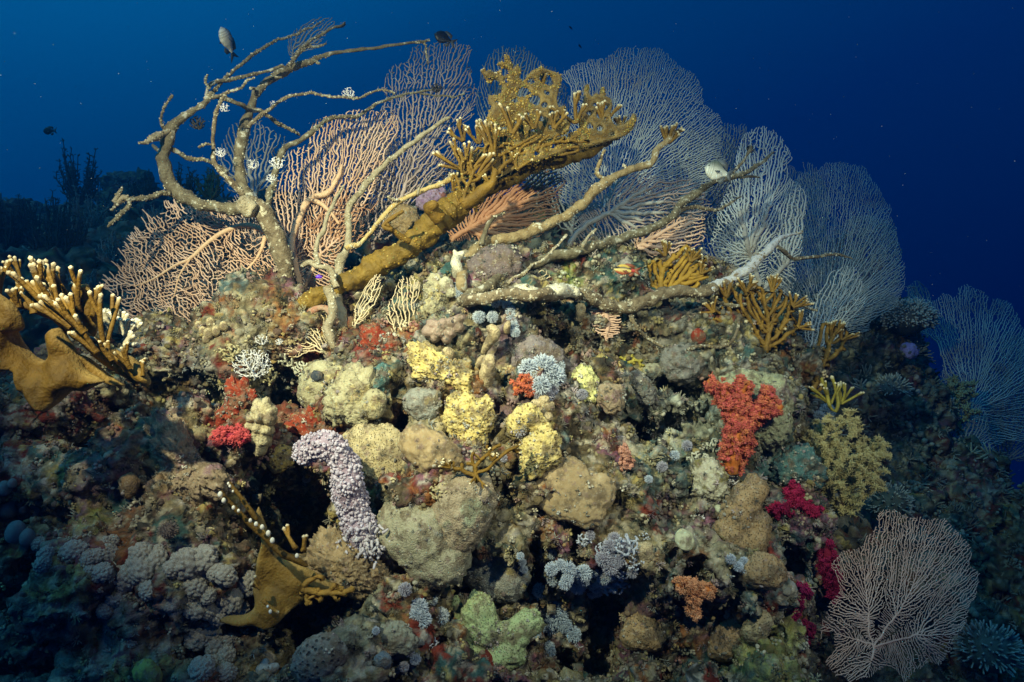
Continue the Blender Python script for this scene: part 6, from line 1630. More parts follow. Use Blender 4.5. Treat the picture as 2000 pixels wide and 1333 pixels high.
massive("tan lobed coral cluster below the white pompom polyps", "hard coral", "lobed_coral", M_FINGER, [(1048, 790, 11), (1062, 782, 11), (1072, 795, 11), (1055, 805, 11), (1068, 815, 12), (1050, 820, 9)], sub=5, seed=53, k=.12, out=1.2, flat=1.4)
massive("dull purple dome in the middle behind the white pompoms", "hard coral", "massive_coral", mat("purple_grey_dome", (0.18, 0.15, 0.16), (0.26, 0.22, 0.22), 40, 1, rough=.95, bump_scale=180), [(1040, 690, 34), (1070, 700, 32), (1015, 700, 26)], seed=54, out=.1, flat=.7, group=GM)
DIRT[0] = .4
# knuckles of pink coral on the tan plate
rng = np.random.default_rng(5)
e = thing("knuckle_coral", place(1138, 965)[0], "cluster of pink and cream knuckles growing on the tan plate coral", "hard coral")
M_KNUC = mat("pink_knuckle", (0.46, 0.22, 0.15), (0.58, 0.42, 0.30), 40, .5)
sp = Soup()
for i in range(26):
    x, y = 1135 + rng.normal(0, 17), 968 + rng.normal(0, 26)
    h = place(x, y); r = PX(rng.uniform(4, 8), h[2])
    v, f = ICO[2]
    sp.add(v * r * np.array([1, 1.6, 1.1]) + h[0] - IN * PX(rng.uniform(8, 20), h[2]) - np.array(e.location), f)
sp.build("knuckle", M_KNUC, e, False)

# ---- finger sponges
def finger_sponge(label, rows, seed, group="tan finger sponges"):
    h = place(rows[0][0], rows[0][1])
    e = thing("finger_sponge", h[0], label, "sponge", group)
    rr = [(x, y, h[2] - PX(o, h[2]), r) for x, y, r, o in rows]
    limb_mesh("finger", rr, M_FINGER, e, 14, 0.3, 45, seed, 2.5, 1)
    return e
finger_sponge("curved tan finger sponge under the feathery polyps", [(945, 690, 7, 10), (952, 675, 9, 22), (962, 660, 11, 30), (965, 648, 12, 34), (955, 641, 8, 36)], 1)
finger_sponge("thick tan finger sponge with a knobbed top below the curved one", [(948, 755, 13, 10), (950, 740, 14, 20), (952, 722, 14, 26), (955, 705, 12, 28), (960, 697, 9, 28)], 2)
finger_sponge("short tan finger sponge beside the thick one", [(935, 715, 6, 16), (940, 705, 9, 24), (944, 698, 7, 26)], 3)
finger_sponge("little tan finger sponge on the yellow crown", [(876, 705, 8, 8), (878, 695, 9, 16), (874, 686, 9, 20), (868, 684, 6, 22)], 4)
finger_sponge("upright cream finger by the feathery polyps", [(990, 650, 6, 10), (990, 640, 7, 20), (993, 628, 5, 24)], 5)
finger_sponge("pale grey rounded finger under the white crusted limb", [(1130, 625, 9, 8), (1134, 610, 11, 14), (1132, 596, 10, 14)], 6)
for i, (x, y, r) in enumerate([(415, 635, 9), (400, 650, 8), (410, 655, 9), (425, 650, 8), (405, 665, 7), (440, 640, 8), (392, 640, 8), (380, 690, 7)]):
    h = place(x, y)
    v, f = lobes([(0, 0, 0), (0.1, -0.3, 0.8)], [1, 0.8], 3, .2, .1, 2, i)
    ob = make_mesh("bubble_sponge", v * PX(r, h[2]), f, M_FINGER); ob.location = h[0] - IN * PX(r, h[2])
    tag(ob, "pale tan bubble knob on the rock below the wide orange fan", "sponge", "bubble knobs below the orange fan")

# ---- toadstool leather corals
def toadstool(label, px, py, r, tilt, seed):
    h = place(px, py)
    d = h[2] - PX(r * 1.2, h[2])
    e = thing("toadstool_coral", P(px, py, d), label, "soft coral", "pale toadstool corals")
    v, f = ICO[4]
    n = fbm(v, 1.3, 3, seed)
    cap = v * np.array([r, r * 0.9, r * 0.36])
    cap[:, 2] += np.hypot(v[:, 0], v[:, 1]) ** 2 * r * -0.12 + n * r * 0.30
    cap = cap @ basis(tilt, seed).T * PX(1, d)
    make_mesh("cap", cap, f, M_TOAD, e)
    a = np.array([0, 0, 0.0]); b = h[0] - np.array(e.location)
    p = np.stack([a + (b - a) * t for t in np.linspace(0, 1.2, 6)])
    vv, ff = graph_tube(p, np.arange(6) - 1, PX(1, d) * np.array([r * .5, r * .38, r * .34, r * .36, r * .4, r * .5]), 10, (0.3, -.4, .7), lump=.15)
    make_mesh("stalk", vv, ff, M_TOAD, e)
toadstool("smooth pale green toadstool coral tilted over the rubble", 1338, 1054, 23, (0.2, -0.75, 0.6), 1)
toadstool("pale toadstool coral facing left below the brown porous coral", 1412, 998, 17, (0.45, -0.4, 0.8), 2)
toadstool("pale yellow toadstool coral beside the large round fan", 1690, 1030, 25, (0.25, -0.75, 0.6), 3)

DIRT[0] = 0.0
# ---- polyp pompoms (pulsing soft corals)
M_XEN = mat("polyp_blue_white", (0.80, 0.80, 0.80), (1.1, 1.1, 1.1), 30, 0, rough=.8, attr=True)
def pompom_mesh(nm, r, n, seed, c0, c1, fuzz=0.36, up=(0, -1, 0.25), half=0.75):
    d = sphere_dirs(int(n / half))
    d = d[d[:, 2] > 1 - 2 * half] @ basis(up).T
    rng = np.random.default_rng(seed)
    d = d + rng.normal(0, .12, d.shape); d /= np.linalg.norm(d, axis=1, keepdims=True)
    s = Soup()
    v, f = ICO[2]
    s.add(v * r * (1 - fuzz) * 0.95 * (1 + .2 * vnoise(v * 3, seed))[:, None], f, np.array(c0) * .7)
    v, f, c = spikes(d * r * (1 - fuzz) * .8, d, r * fuzz * rng.uniform(.8, 1.35, len(d)), r * .055, r * .030, 4, .35, 2, seed, c0, c1)
    s.add(v, f, c)
    return s
XB = ((0.26, 0.30, 0.36), (0.62, 0.68, 0.76)); XW = ((0.28, 0.32, 0.38), (0.58, 0.64, 0.72)); XL = ((0.22, 0.20, 0.25), (0.48, 0.47, 0.54)); XG = ((0.20, 0.24, 0.30), (0.44, 0.52, 0.62))
protos = {}
def pompom(px, py, r, kind, label, group, seed=0, slope=None):
    h = place(px, py, slope)
    key = (kind, seed % 3)
    if key not in protos:
        c = dict(B=XB, W=XW, L=XL, G=XG)[kind]
        protos[key] = pompom_mesh("polyp_tuft", 1.0, 260, 40 + seed % 3, c[0], c[1])
        ob = protos[key].build("polyp_tuft", M_XEN); protos[key] = ob
    else:
        ob = protos[key].copy(); COL.objects.link(ob)
    s = PX(r, h[2])
    near = [q[2] for q in (main.hit(px + a_, py + b_) for a_, b_ in ((-r, 0), (r, 0), (0, r))) if q is not None and slope is None]
    sink = min(max(0, h[2] - (np.median(near) if near else h[2])), .12)
    ob.location = h[0] - IN * (s * .55 + sink)
    ob.scale = (s, s, s)
    ob.rotation_euler = (random.uniform(-.3, .3), random.uniform(-3, 3), random.uniform(-.4, .4))
    return tag(ob, label, "soft coral", group)
for i, (x, y, r) in enumerate([(1060, 715, 27), (1033, 722, 24), (1082, 735, 24), (1056, 752, 22), (1040, 740, 18), (1090, 715, 15)]):
    pompom(x, y, r, 'W', "blue white pompom polyps in the large cushion right of the tan finger sponges", "polyps of the central white cushion", i)
for i, (x, y, r) in enumerate([(1066, 772, 18), (1052, 768, 14), (1078, 760, 14)]):
    pompom(x, y, r, 'L', "dull lavender polyp tuft under the white cushion", "lavender tufts under the white cushion", i)
pompom(936, 620, 14, 'W', "left of the two white feathery tufts under the dead limb", "white feathery tufts")
pompom(962, 620, 13, 'W', "right of the two white feathery tufts under the dead limb", "white feathery tufts", 1)
for i, (x, y, r) in enumerate([(968, 592, 11), (980, 588, 11), (990, 596, 11), (998, 608, 12), (1000, 622, 12), (1003, 636, 12), (1006, 650, 11), (895, 572, 12), (888, 560, 9)]):
    pompom(x, y, r, 'W', "white tuft in the curling row of feathery polyps below the crusted limb", "curling row of white polyps", i)
pompom(1014, 838, 17, 'L', "lavender tuft between the yellow sponges", "lavender tufts", 0)
pompom(1133, 768, 12, 'L', "lavender tuft on the lemon yellow sponge", "lavender tufts", 1)
for i, (x, y, r) in enumerate([(822, 1178, 19), (830, 1200, 18), (815, 1195, 15), (862, 1200, 18), (845, 1170, 12), (838, 1188, 14)]):
    pompom(x, y, r, 'B', "blue white feathery pompom in the bunch left of the green lobed coral", "blue pompoms by the green coral", i)
pompom(793, 1148, 15, 'L', "single grey tuft above the blue pompom bunch", "lavender tufts", 2)
for i in range(70):
    x, y = [(1105 + random.gauss(0, 30), 1118 + random.gauss(0, 16)), (1160 + random.gauss(0, 24), 1130 + random.gauss(0, 14)), (1072 + random.gauss(0, 22), 1205 + random.gauss(0, 24)), (1195 + random.gauss(0, 25), 1090 + random.gauss(0, 18))][i % 4]
    pompom(x, y, random.uniform(11, 18), 'BBGL'[i % 4], "small grey blue polyp tuft in the soft coral bed right of the green lobed coral", "grey blue polyp bed", i)
for i, (x, y) in enumerate([(1016, 1085), (1020, 1097), (1023, 1109), (1024, 1121), (1020, 1133), (1015, 1143)]):
    pompom(x, y, 9, 'W', "white polyp in the upright row edging the grey speckled boulder", "white polyp row", i)
for i, (x, y, r) in enumerate([(1590, 800, 17), (1605, 812, 14), (1585, 822, 14), (1615, 800, 13), (1575, 808, 12), (1625, 822, 12), (1600, 835, 14)]):
    pompom(x, y, r, 'G', "dim blue polyp ball above the olive soft coral", "blue polyp balls by the olive coral", i)
for i, (x, y) in enumerate([(1450, 1095), (1440, 1105), (1462, 1098), (1425, 1090), (1455, 1112)]):
    pompom(x, y, 11, 'B', "pale blue polyp tuft left of the lower brown porous coral", "blue polyps by the brown porous coral", i)
for i, (x, y, r) in enumerate([(765, 895, 10), (985, 895, 9), (1020, 905, 10), (1120, 900, 9), (960, 700, 8), (1290, 910, 12), (1310, 885, 11), (1340, 870, 12), (1265, 935, 9), (600, 935, 9), (735, 1230, 9), (800, 1268, 12), (812, 1285, 12), (790, 1300, 11), (1010, 1210, 10), (1000, 1225, 9)]):
    pompom(x, y, r, 'BL'[i % 2], "lone small polyp tuft scattered on the reef face", "lone polyp tufts", i)

# ---- fine white branching tufts
M_WHITE = mat("white_branching", (0.72, 0.70, 0.72), (0.84, 0.82, 0.84), 60, .3)
def bush3(label, px, py, r, m, s, rb, seed, cat="soft coral", name="branching_coral", group=None, up=(0, -.6, .8), d=None, squash=(1, .8, .8), k=4, off=.5, expo=.3, slope=None):
    h = place(px, py, slope)
    dist = d or h[2]
    rw = PX(r, dist)
    rng = np.random.default_rng(seed)
    s = s * .75; n = int(4.2 / (s ** 3) * .5)
    q = rng.uniform(-1, 1, (n * 2, 3)); q = q[(q ** 2).sum(1) < 1]
    A = q * np.array(squash)
    root = -basis(up)[:, 2] * .9 * np.array(squash)
    N, par = grow3(A, root, s, seed, kill=.75)
    w = weights(par)
    v, f = graph_tube(N * rw, par, rb * rw * np.minimum(w ** expo, 6), k, (0.3, -1, .2), seed=seed)
    ob = make_mesh(name, v, f, m)
    ob.location = P(px, py, dist - PX(r * off, dist))
    return tag(ob, label, cat, group)
bush3("white lacy branching tuft on the dark rock left of centre", 492, 712, 40, M_WHITE, .19, .017, 1, group="white branching tufts")
bush3("small white lacy tuft above the larger one", 511, 664, 15, M_WHITE, .26, .025, 2, group="white branching tufts")
bush3("tiny white tuft beside the cream sea fan", 545, 668, 9, M_WHITE, .30, .04, 3, group="white branching tufts")
bush3("white tuft low on the grey speckled boulder", 970, 1165, 14, M_WHITE, .3, .05, 4, group="white branching tufts")
bush3("blue white tuft of curling fingers under the blue pompoms", 838, 1258, 20, mat("blue_fingers", (.40, .42, .50), (.55, .56, .64), 40, .3), .3, .05, 5, group="white branching tufts")
bush3("pale spiky tuft at the base of the red soft coral", 1418, 935, 26, mat("pale_spiky", (.52, .46, .42), (.66, .60, .56), 40, .3), .26, .04, 6, group="white branching tufts")
bush3("grey white tuft in the hollow beside the toadstool", 1372, 1015, 16, M_WHITE, .3, .06, 7, group="white branching tufts")
M_BLUEF = mat("blue_grey_fingers", (.36, .38, .44), (.54, .56, .62), 40, .4)
for i, (x, y, r) in enumerate([(1225, 1065, 30), (1200, 1140, 32), (1240, 1100, 22), (1215, 1120, 18), (1180, 1075, 20), (1255, 1050, 16), (1140, 1055, 18)]):
    bush3(["blue grey finger coral at the top of the soft coral bed", "blue grey finger coral at the foot of the soft coral bed", "blue grey finger coral beside the cream vase sponge", "stubby blue grey finger coral in the middle of the soft coral bed", "blue grey finger coral at the upper left of the bed", "pale finger coral just above the cream vase sponge", "cream finger coral at the far left above the bed"][i], x, y, r, M_BLUEF, .34, .075, 20 + i, "hard coral", "finger_coral", "blue grey finger corals", k=6, expo=.15)
M_TWIG = mat("twig_olive", (.34, .28, .14), (.46, .40, .24), 40, .5)
for i, (x, y, r, lab) in enumerate([(560, 700, 24, "cream stubby branching coral above the ball sponge"), (520, 735, 26, "olive twiggy coral under the white lacy tuft"), (450, 690, 26, "olive twiggy coral left of the white lacy tuft"), (590, 720, 22, "pale twiggy coral next to the ball sponge"), (1365, 900, 26, "grey green branching coral left of the red soft coral"), (1395, 870, 20, "green grey branching coral against the red soft coral stem"), (860, 960, 24, "brown twiggy coral above the boulder sponges"), (690, 735, 20, "yellow tan crumbly coral on the ball sponges")]):
    bush3(lab, x, y, r, M_TWIG if i not in (0, 3, 4, 5) else mat("twig_pale_%s" % "abcdef"[i], (.42, .40, .30), (.58, .55, .44), 40, .5), .34, .08, 40 + i, "hard coral", "branching_coral", "stubby branching corals", k=6, expo=.12)
# white bulb fingers behind the near fire coral
h = place(232, 640)
e = thing("finger_coral", P(225, 655, 1.95), "white blunt fingered coral tucked behind the near fire coral", "hard coral")
fingers([(225, 650, 1.9, 44, 6, 0.0, 1, 9), (240, 655, 1.88, 40, 6, 0.6, .8, 8), (215, 640, 1.92, 44, 6, -.2, 1, 6), (240, 672, 1.85, 30, 5.5, .8, .3, 6)], e, M_FIRE, 150, base=np.array([.50, .46, .34]), white=np.array([.74, .72, .62]), name="finger_bunch")

# ---- knobby grey corals of the lower left
def knob_head(seed):
    rng = np.random.default_rng(seed)
    v, f = ICO[5]
    d = sphere_dirs(110) + rng.normal(0, .09, (110, 3)); d /= np.linalg.norm(d, axis=1, keepdims=True)
    wd = rng.uniform(.13, .22, 110)
    ang = np.arccos(np.clip(v @ d.T, -1, 1))
    r = 1 + (0.20 * np.sqrt(np.clip(1 - (ang / wd) ** 2, 0, 1))).max(1) + .2 * fbm(v, 1.1, 2, seed)
    return v * r[:, None] * np.array([1, .9, 1 + .2 * rng.random()]), f
KH = []
for i, (x, y, r) in enumerate([(155, 1075, 20), (175, 1090, 14), (190, 1085, 14), (215, 1080, 19), (205, 1062, 12), (222, 1056, 12), (235, 1105, 12), (285, 1080, 22), (285, 1112, 24), (262, 1097, 11), (310, 1092, 20), (312, 1075, 12), (342, 1108, 16), (370, 1098, 26), (402, 1090, 23), (255, 1125, 22), (297, 1150, 17), (400, 1120, 18), (425, 1115, 14), (445, 1122, 18), (385, 1143, 20), (410, 1160, 15), (375, 1165, 16), (385, 1185, 18), (410, 1190, 14), (430, 1195, 18), (455, 1165, 22), (470, 1185, 16), (490, 1135, 18), (205, 1115, 16), (180, 1115, 12), (95, 1080, 14), (80, 1060, 12), (90, 1100, 14), (235, 1165, 16), (210, 1190, 14), (260, 1245, 14), (390, 1240, 20), (415, 1235, 18), (430, 1260, 20), (445, 1275, 16), (400, 1300, 20), (420, 1290, 16), (450, 1250, 14), (445, 1310, 16)]):
    h = place(x, y)
    if len(KH) < 4:
        ob = make_mesh("knobby_coral", *knob_head(60 + i), M_KNOB); KH.append(ob)
    else:
        ob = KH[i % 4].copy(); COL.objects.link(ob)
    s = PX(r, h[2])
    ob.location = h[0] - IN * s * .6; ob.scale = (s, s, s); ob.rotation_euler = (random.uniform(-1, 1), random.uniform(-3, 3), random.uniform(-1, 1))
    tag(ob, "grey knobby cauliflower coral head in the cluster at the lower left", "hard coral", "knobby coral heads at the lower left")
M_BUB = mat("grey_bubble", (.15, .16, .16), (.23, .24, .24), 20, .3)
for i, (x, y, r) in enumerate([(25, 995, 16), (42, 1015, 10), (70, 985, 9), (78, 1000, 13), (50, 995, 8), (95, 998, 12), (105, 1010, 10), (15, 955, 12), (28, 945, 8), (40, 1040, 18), (60, 1050, 14)]):
    h = place(x, y); s = PX(r, h[2])
    v, f = lobes([(0, 0, 0), (.15, -.2, .7)], [1, .8], 3, .2, .08, 1.5, i)
    ob = make_mesh("bubble_coral", v * s, f, M_BUB); ob.location = h[0] - IN * s * .7
    tag(ob, "smooth grey bubble coral at the left edge of the reef", "soft coral", "grey bubbles at the left edge")

# ---- lavender knobbly column
h0 = place(640, 950)
dL = 1.98
e = thing("encrusted_column", P(600, 890, dL), "lavender column thick with white pimples curving down past the dark cave", "hard coral")
rows = [(593, 897, dL, 15), (604, 877, dL - .01, 21), (630, 872, dL - .03, 25), (660, 884, dL - .03, 28), (676, 915, dL - .02, 29), (678, 950, dL - .01, 28), (686, 985, dL, 28), (697, 1020, dL, 27), (708, 1048, dL, 23), (718, 1064, dL, 15)]
p, r = limb(rows, 3)
r = r * (1.12 + .30 * vnoise(p * 22, 5))
v, f = graph_tube(p - np.array(e.location), np.arange(len(p)) - 1, r, 28, (0.1, -1, 0.05), lump=.35, lump_f=14, seed=4)
sp = Soup(); sp.add(v, f, (.80, .66, .74))
rng = np.random.default_rng(8)
t_, b_, m_ = frames(p, np.arange(len(p)) - 1, (0.1, -1, .05))
nb = 3600
ii = rng.integers(0, len(v) - 2, nb)
cen = v[ii] + rng.normal(0, PX(2.0, dL), (nb, 3))
v, f, c = ball_field(cen, PX(1, dL) * rng.uniform(1.2, 4.4, nb) * (.8 + .5 * rng.random(nb) ** 3), 1, (.95 + .4 * rng.random((nb, 1))) * np.array([[1.0, .96, 1.03]]), seed=9)
sp.add(v, f, c)
M_LAV2 = mat("lavender_pimples", (.32, .28, .32), (.48, .46, .51), 26, .5, rough=.9, attr=True, bump_scale=200)
sp.build("column", M_LAV2, e)
tp = p[-1] - np.array(e.location)
q = rng.normal(size=(170, 3)) * np.array([.030, .018, .024]) + tp + np.array([0, -.022, .012])
dd = rng.normal(size=(170, 3)) * .7 + np.array([0.1, -.8, -.3])
v, f, c = spikes(q, dd, PX(1, dL) * rng.uniform(6, 15, 170), PX(3.4, dL), PX(2.4, dL), 5, .25, 2, 3)
make_mesh("finger_fringe", v, f, mat("lavender_finger", (.38, .34, .38), (.52, .49, .53), 40, .4), e)

# ---- soft corals with polyp clusters
def soft_coral(label, limbs, m_stem, c_lo, c_hi, seed, name="soft_coral", group=None, dens=1.0, ball=(1.2, 2.3), spread=8, d0=None, lumpf=.5, lift_=0):
    """Fleshy forked stem whose branches are packed with small polyp clusters. limbs: rows (px, py, r px, polyp amount)."""
    h = place(limbs[0][0][0], limbs[0][0][1])
    d = d0 or h[2]
    e = thing(name, P(limbs[0][0][0], limbs[0][0][1], d), label, "soft coral", group)
    rng = np.random.default_rng(seed)
    stem, pol = Soup(), Soup()
    o = np.array(e.location)
    for L in limbs:
        c = np.array(L, float)
        rows = [(q[0], q[1], d - PX(lift_ + i * 4, d), q[2]) for i, q in enumerate(L)]
        p, r = limb(rows, 2.5)
        am = np.interp(np.linspace(0, 1, len(p)), np.linspace(0, 1, len(c)), c[:, 3])
        r = r * .82
        v, f = graph_tube(p - o, np.arange(len(p)) - 1, r * .75, 12, (0.1, -1, .05), lump=.25, lump_f=40, seed=seed)
        stem.add(v, f)
        # clusters
        ncl = int(len(p) * 3.2 * dens)
        ii = rng.choice(len(p), ncl, p=am / am.sum())
        t_, b_, m_ = frames(p, np.arange(len(p)) - 1, (0.1, -1, .05))
        a = rng.uniform(0, 2 * math.pi, ncl)
        dr = np.cos(a)[:, None] * b_[ii] + np.sin(a)[:, None] * m_[ii]
        rr = r[ii] * rng.uniform(.7, 1.15, ncl)
        cc = p[ii] + dr * rr[:, None] + rng.normal(0, PX(2, d), (ncl, 3))
        for k in range(ncl):
            n = rng.integers(24, 40)
            dd = rng.normal(size=(n, 3)) + dr[k] * .9; dd /= np.linalg.norm(dd, axis=1, keepdims=True)
            R_ = PX(spread, d) * rng.uniform(.6, 1.1)
            t = rng.uniform(0, 1, n)
            w = rng.random()
            t = np.clip(t * .5 + w * .6, 0, 1)
            col = np.array(c_lo) * (1 - t[:, None]) + np.array(c_hi) * t[:, None]
            v, f, c2 = ball_field(cc[k] + dd * R_ * rng.uniform(.5, 1.1, n)[:, None] - o, PX(1, d) * rng.uniform(ball[0], ball[1], n), 1, col * rng.uniform(.7, 1.25), seed=k)
            pol.add(v, f, c2)
            n2 = 14
            d3 = rng.normal(size=(n2, 3)) + dr[k] * 1.2
            v, f, c2 = spikes(cc[k] - o + d3 * R_ * .3, d3, R_ * rng.uniform(.5, 1.1, n2), PX(1.0, d), PX(.6, d), 3, .3, 1, k, np.array(c_lo), np.array(c_hi) * 1.15)
            pol.add(v, f, c2)
    stem.build("stem", m_stem, e, False)
    pol.build("polyps", M_POL, e)
    return e
M_POL = mat("soft_polyp", (0.85, 0.85, 0.85), (1.1, 1.1, 1.1), 60, 0, rough=.7, attr=True)
M_ORST = mat("orange_stem", (0.50, 0.13, 0.02), (0.58, 0.20, 0.05), 30, .5, rough=.5, sss=.1)
M_RDST = mat("crimson_stem", (0.20, 0.01, 0.03), (0.28, 0.02, 0.05), 30, .5, rough=.5)
soft_coral("largest red soft coral with an orange trunk and three crowns", [
    [(1430, 925, 20, .15), (1432, 890, 26, .2), (1440, 850, 26, .4), (1450, 820, 22, .8)],
    [(1445, 830, 22, .8), (1428, 800, 22, 1), (1415, 775, 20, 1), (1400, 755, 16, 1), (1385, 745, 10, 1)],
    [(1440, 820, 22, .8), (1442, 790, 22, 1), (1445, 765, 16, 1), (1460, 748, 14, 1)],
    [(1455, 825, 20, .8), (1478, 805, 20, 1), (1495, 785, 16, 1), (1500, 760, 11, 1)],
    [(1478, 808, 18, .8), (1505, 795, 16, 1), (1525, 795, 12, 1)],
    [(1432, 885, 20, .7), (1455, 875, 16, .8), (1465, 860, 12, .8)]], M_ORST, (0.52, 0.19, 0.06), (0.50, 0.075, 0.085), 1, group="red soft corals", d0=2.28, ball=(1.1, 2.2), dens=1.15, spread=6)
soft_coral("crimson soft coral spreading three arms below the olive one", [
    [(1565, 985, 14, 1), (1550, 975, 14, 1), (1550, 960, 11, 1), (1555, 950, 7, 1)], [(1555, 985, 14, 1), (1530, 992, 12, 1), (1510, 1000, 9, 1)], [(1560, 985, 14, 1), (1580, 992, 12, 1), (1597, 1002, 9, 1)]], M_RDST, (0.20, .004, .03), (0.34, .008, .06), 2, group="red soft corals", d0=2.36, spread=6)
soft_coral("tall crimson soft coral column next to the round fan", [[(1635, 1170, 9, 1), (1628, 1140, 13, 1), (1620, 1110, 16, 1), (1615, 1080, 15, 1), (1615, 1055, 9, 1)]], M_RDST, (0.17, .004, .03), (0.30, .008, .06), 3, group="red soft corals", d0=2.38, spread=6)
soft_coral("crimson forked soft coral low at the right", [[(1545, 1215, 10, 1), (1548, 1185, 12, 1), (1558, 1165, 12, 1), (1575, 1152, 9, 1)], [(1548, 1180, 10, 1), (1532, 1170, 10, 1)]], M_RDST, (0.18, .004, .04), (0.30, .008, .07), 4, group="red soft corals", d0=2.2, spread=6)
soft_coral("lowest crimson soft coral clump under the forked one", [[(1572, 1250, 9, 1), (1575, 1235, 12, 1), (1580, 1222, 10, 1)]], M_RDST, (0.15, .004, .03), (0.26, .008, .06), 5, group="red soft corals", d0=2.2, spread=6)
soft_coral("tiny crimson soft coral dot left of the forked one", [[(1512, 1180, 5, 1), (1513, 1170, 6, 1), (1512, 1163, 4, 1)]], M_RDST, (0.18, .004, .04), (0.30, .008, .07), 6, group="red soft corals", d0=2.2, spread=4)
soft_coral("orange soft coral on the purple crust at the lower right", [[(1355, 1195, 10, .3), (1352, 1170, 11, .5), (1350, 1150, 12, 1), (1335, 1140, 13, 1), (1322, 1145, 9, 1)], [(1352, 1155, 10, 1), (1375, 1150, 12, 1), (1388, 1165, 9, 1)], [(1352, 1180, 10, 1), (1360, 1205, 8, 1)]], M_ORST, (0.50, 0.16, 0.05), (0.60, 0.30, 0.16), 7, group="orange soft corals", d0=2.0, spread=6)
soft_coral("orange red soft coral tuft left of the white cushion", [[(1040, 770, 8, 1), (1030, 755, 12, 1), (1022, 745, 12, 1), (1040, 740, 9, 1)], [(1025, 755, 9, 1), (1005, 760, 9, 1)]], M_ORST, (0.44, 0.09, 0.03), (0.50, 0.14, 0.08), 8, group="orange soft corals", spread=5, lift_=14)
soft_coral("rose red soft coral tuft at the left of the cave", [[(425, 860, 10, 1), (445, 850, 12, 1), (468, 852, 12, 1), (478, 862, 9, 1)], [(430, 855, 9, 1), (440, 838, 8, 1)]], M_RDST, (0.44, 0.05, 0.05), (0.54, 0.09, 0.10), 9, group="red soft corals", spread=6, lift_=14)
soft_coral("pink coral tuft beside the flat green rock right of the sponge", [[(1225, 915, 8, 1), (1222, 900, 10, 1), (1225, 885, 9, 1), (1218, 876, 7, 1)]], mat("pink_stem", (.40, .18, .12), (.48, .24, .18), 30, .5), (0.42, 0.18, 0.12), (0.54, 0.28, 0.20), 10, group="orange soft corals", spread=4, lift_=12)

# ---- olive bushy soft coral
def feather_bush(label, c, rx, ry, root, d, seed, s, m_st, c_lo, c_hi, name="bushy_soft_coral", group=None, rz=None, npol=16, ball=(1.5, 2.6), pr=6, stem_r=1.6):
    e = thing(name, P(root[0], root[1], d), label, "soft coral", group)
    o = np.array(e.location)
    rng = np.random.default_rng(seed)
    n = int(2.0 / s ** 3 * 2.6)
    q = rng.uniform(-1, 1, (n, 3)); q = q[(q ** 2).sum(1) < 1]
    th = np.arctan2(q[:, 2], q[:, 0]); rd = np.linalg.norm(q, axis=1)
    q = q[(fbm(q, 2.2, 2, seed) > -.25) & (rd < .84 + .16 * np.sin(th * 7 + 4 * vnoise(q * 1.3, seed)))]
    sx, sz, sy = PX(rx, d), PX(ry, d), PX(rz or rx * .7, d)
    A = q * np.array([sx, sy, sz]) + P(c[0], c[1], d) - o
    N, par = grow3(A, np.zeros(3), s * sx, seed, kill=.7, step=.45)
    w = weights(par)
    v, f = graph_tube(N, par, PX(stem_r, d) * np.minimum(w ** .42, 9), 6, (0.2, -1, .1))
    make_mesh("stem", v, f, m_st, e)
    dep = np.zeros(len(N)); 
    outer = np.where(w <= 9)[0]
    outer = outer[rng.random(len(outer)) < .9]
    pol = Soup()
    m = npol
    base = np.repeat(N[outer], m, 0)
    dd = rng.normal(size=(len(base), 3)) + np.array([0, 0, .5]); dd /= np.linalg.norm(dd, axis=1, keepdims=True)
    t = rng.uniform(0, 1, len(base))[:, None]
    col = np.array(c_lo) * (1 - t) + np.array(c_hi) * t
    v, f, c2 = spikes(base, dd, PX(1, d) * rng.uniform(pr * .6, pr * 1.4, len(base)), PX(ball[0], d), PX(ball[1] * .8, d), 4, .3, 1, seed, np.array(c_lo), np.array(c_hi))
    pol.add(v, f, c2)
    pol.build("polyps", M_POL, e)
    return e
M_OLST = mat("olive_stem", (0.26, 0.21, 0.09), (0.34, 0.28, 0.13), 30, .3, rough=.6)
feather_bush("large olive yellow bushy soft coral at the right edge of the reef", (1645, 905), 96, 108, (1625, 985), 2.55, 3, .105, M_OLST, (0.32, 0.26, 0.10), (0.56, 0.46, 0.22), group="olive bushy soft corals", npol=18, stem_r=.5, pr=6, ball=(.6, .7))
feather_bush("dim olive bushy coral far back at the right", (1870, 790), 45, 60, (1875, 850), 4.2, 4, .2, M_OLST, (0.20, 0.20, 0.12), (0.32, 0.30, 0.18), group="olive bushy soft corals", npol=8)

# ---- dark table coral on the far shoulder, with finger tips
h = far.hit(1775, 640)
def finger_dome(label, px, py, r, d, seed, n, c0, c1, flat=.75, name="table_coral", group=None, L=.22, cat="hard coral"):
    e = thing(name, P(px, py, d), label, cat, group)
    rng = np.random.default_rng(seed)
    R_ = PX(r, d)
    v, f = ICO[4]
    core = v * R_ * np.array([1, .9, flat]) * .82 * (1 + .15 * fbm(v, 1.5, 3, seed))[:, None]
    make_mesh("core", core, f, mat("dome_core_" + "abcdefgh"[seed % 8], tuple(np.array(c0) * .6), c0, 30, 1), e)
    dd = sphere_dirs(n); dd = dd[dd[:, 2] > -.45] + rng.normal(0, .1, (len(dd[dd[:, 2] > -.45]), 3))
    b = dd * R_ * np.array([1, .9, flat]) * .75
    vv, ff, cc = spikes(b, dd, R_ * L * rng.uniform(.8, 1.5, len(b)), R_ * .035, R_ * .03, 5, .2, 2, seed, c0, c1)
    make_mesh("finger_tips", vv, ff, M_POL, e, cc)
    return e
finger_dome("dark table coral dome with pale finger tips on the far shoulder", 1775, 622, 52, 4.1, 3, 1500, (.10, .10, .10), (.52, .50, .48), L=.10, group="dark finger domes")
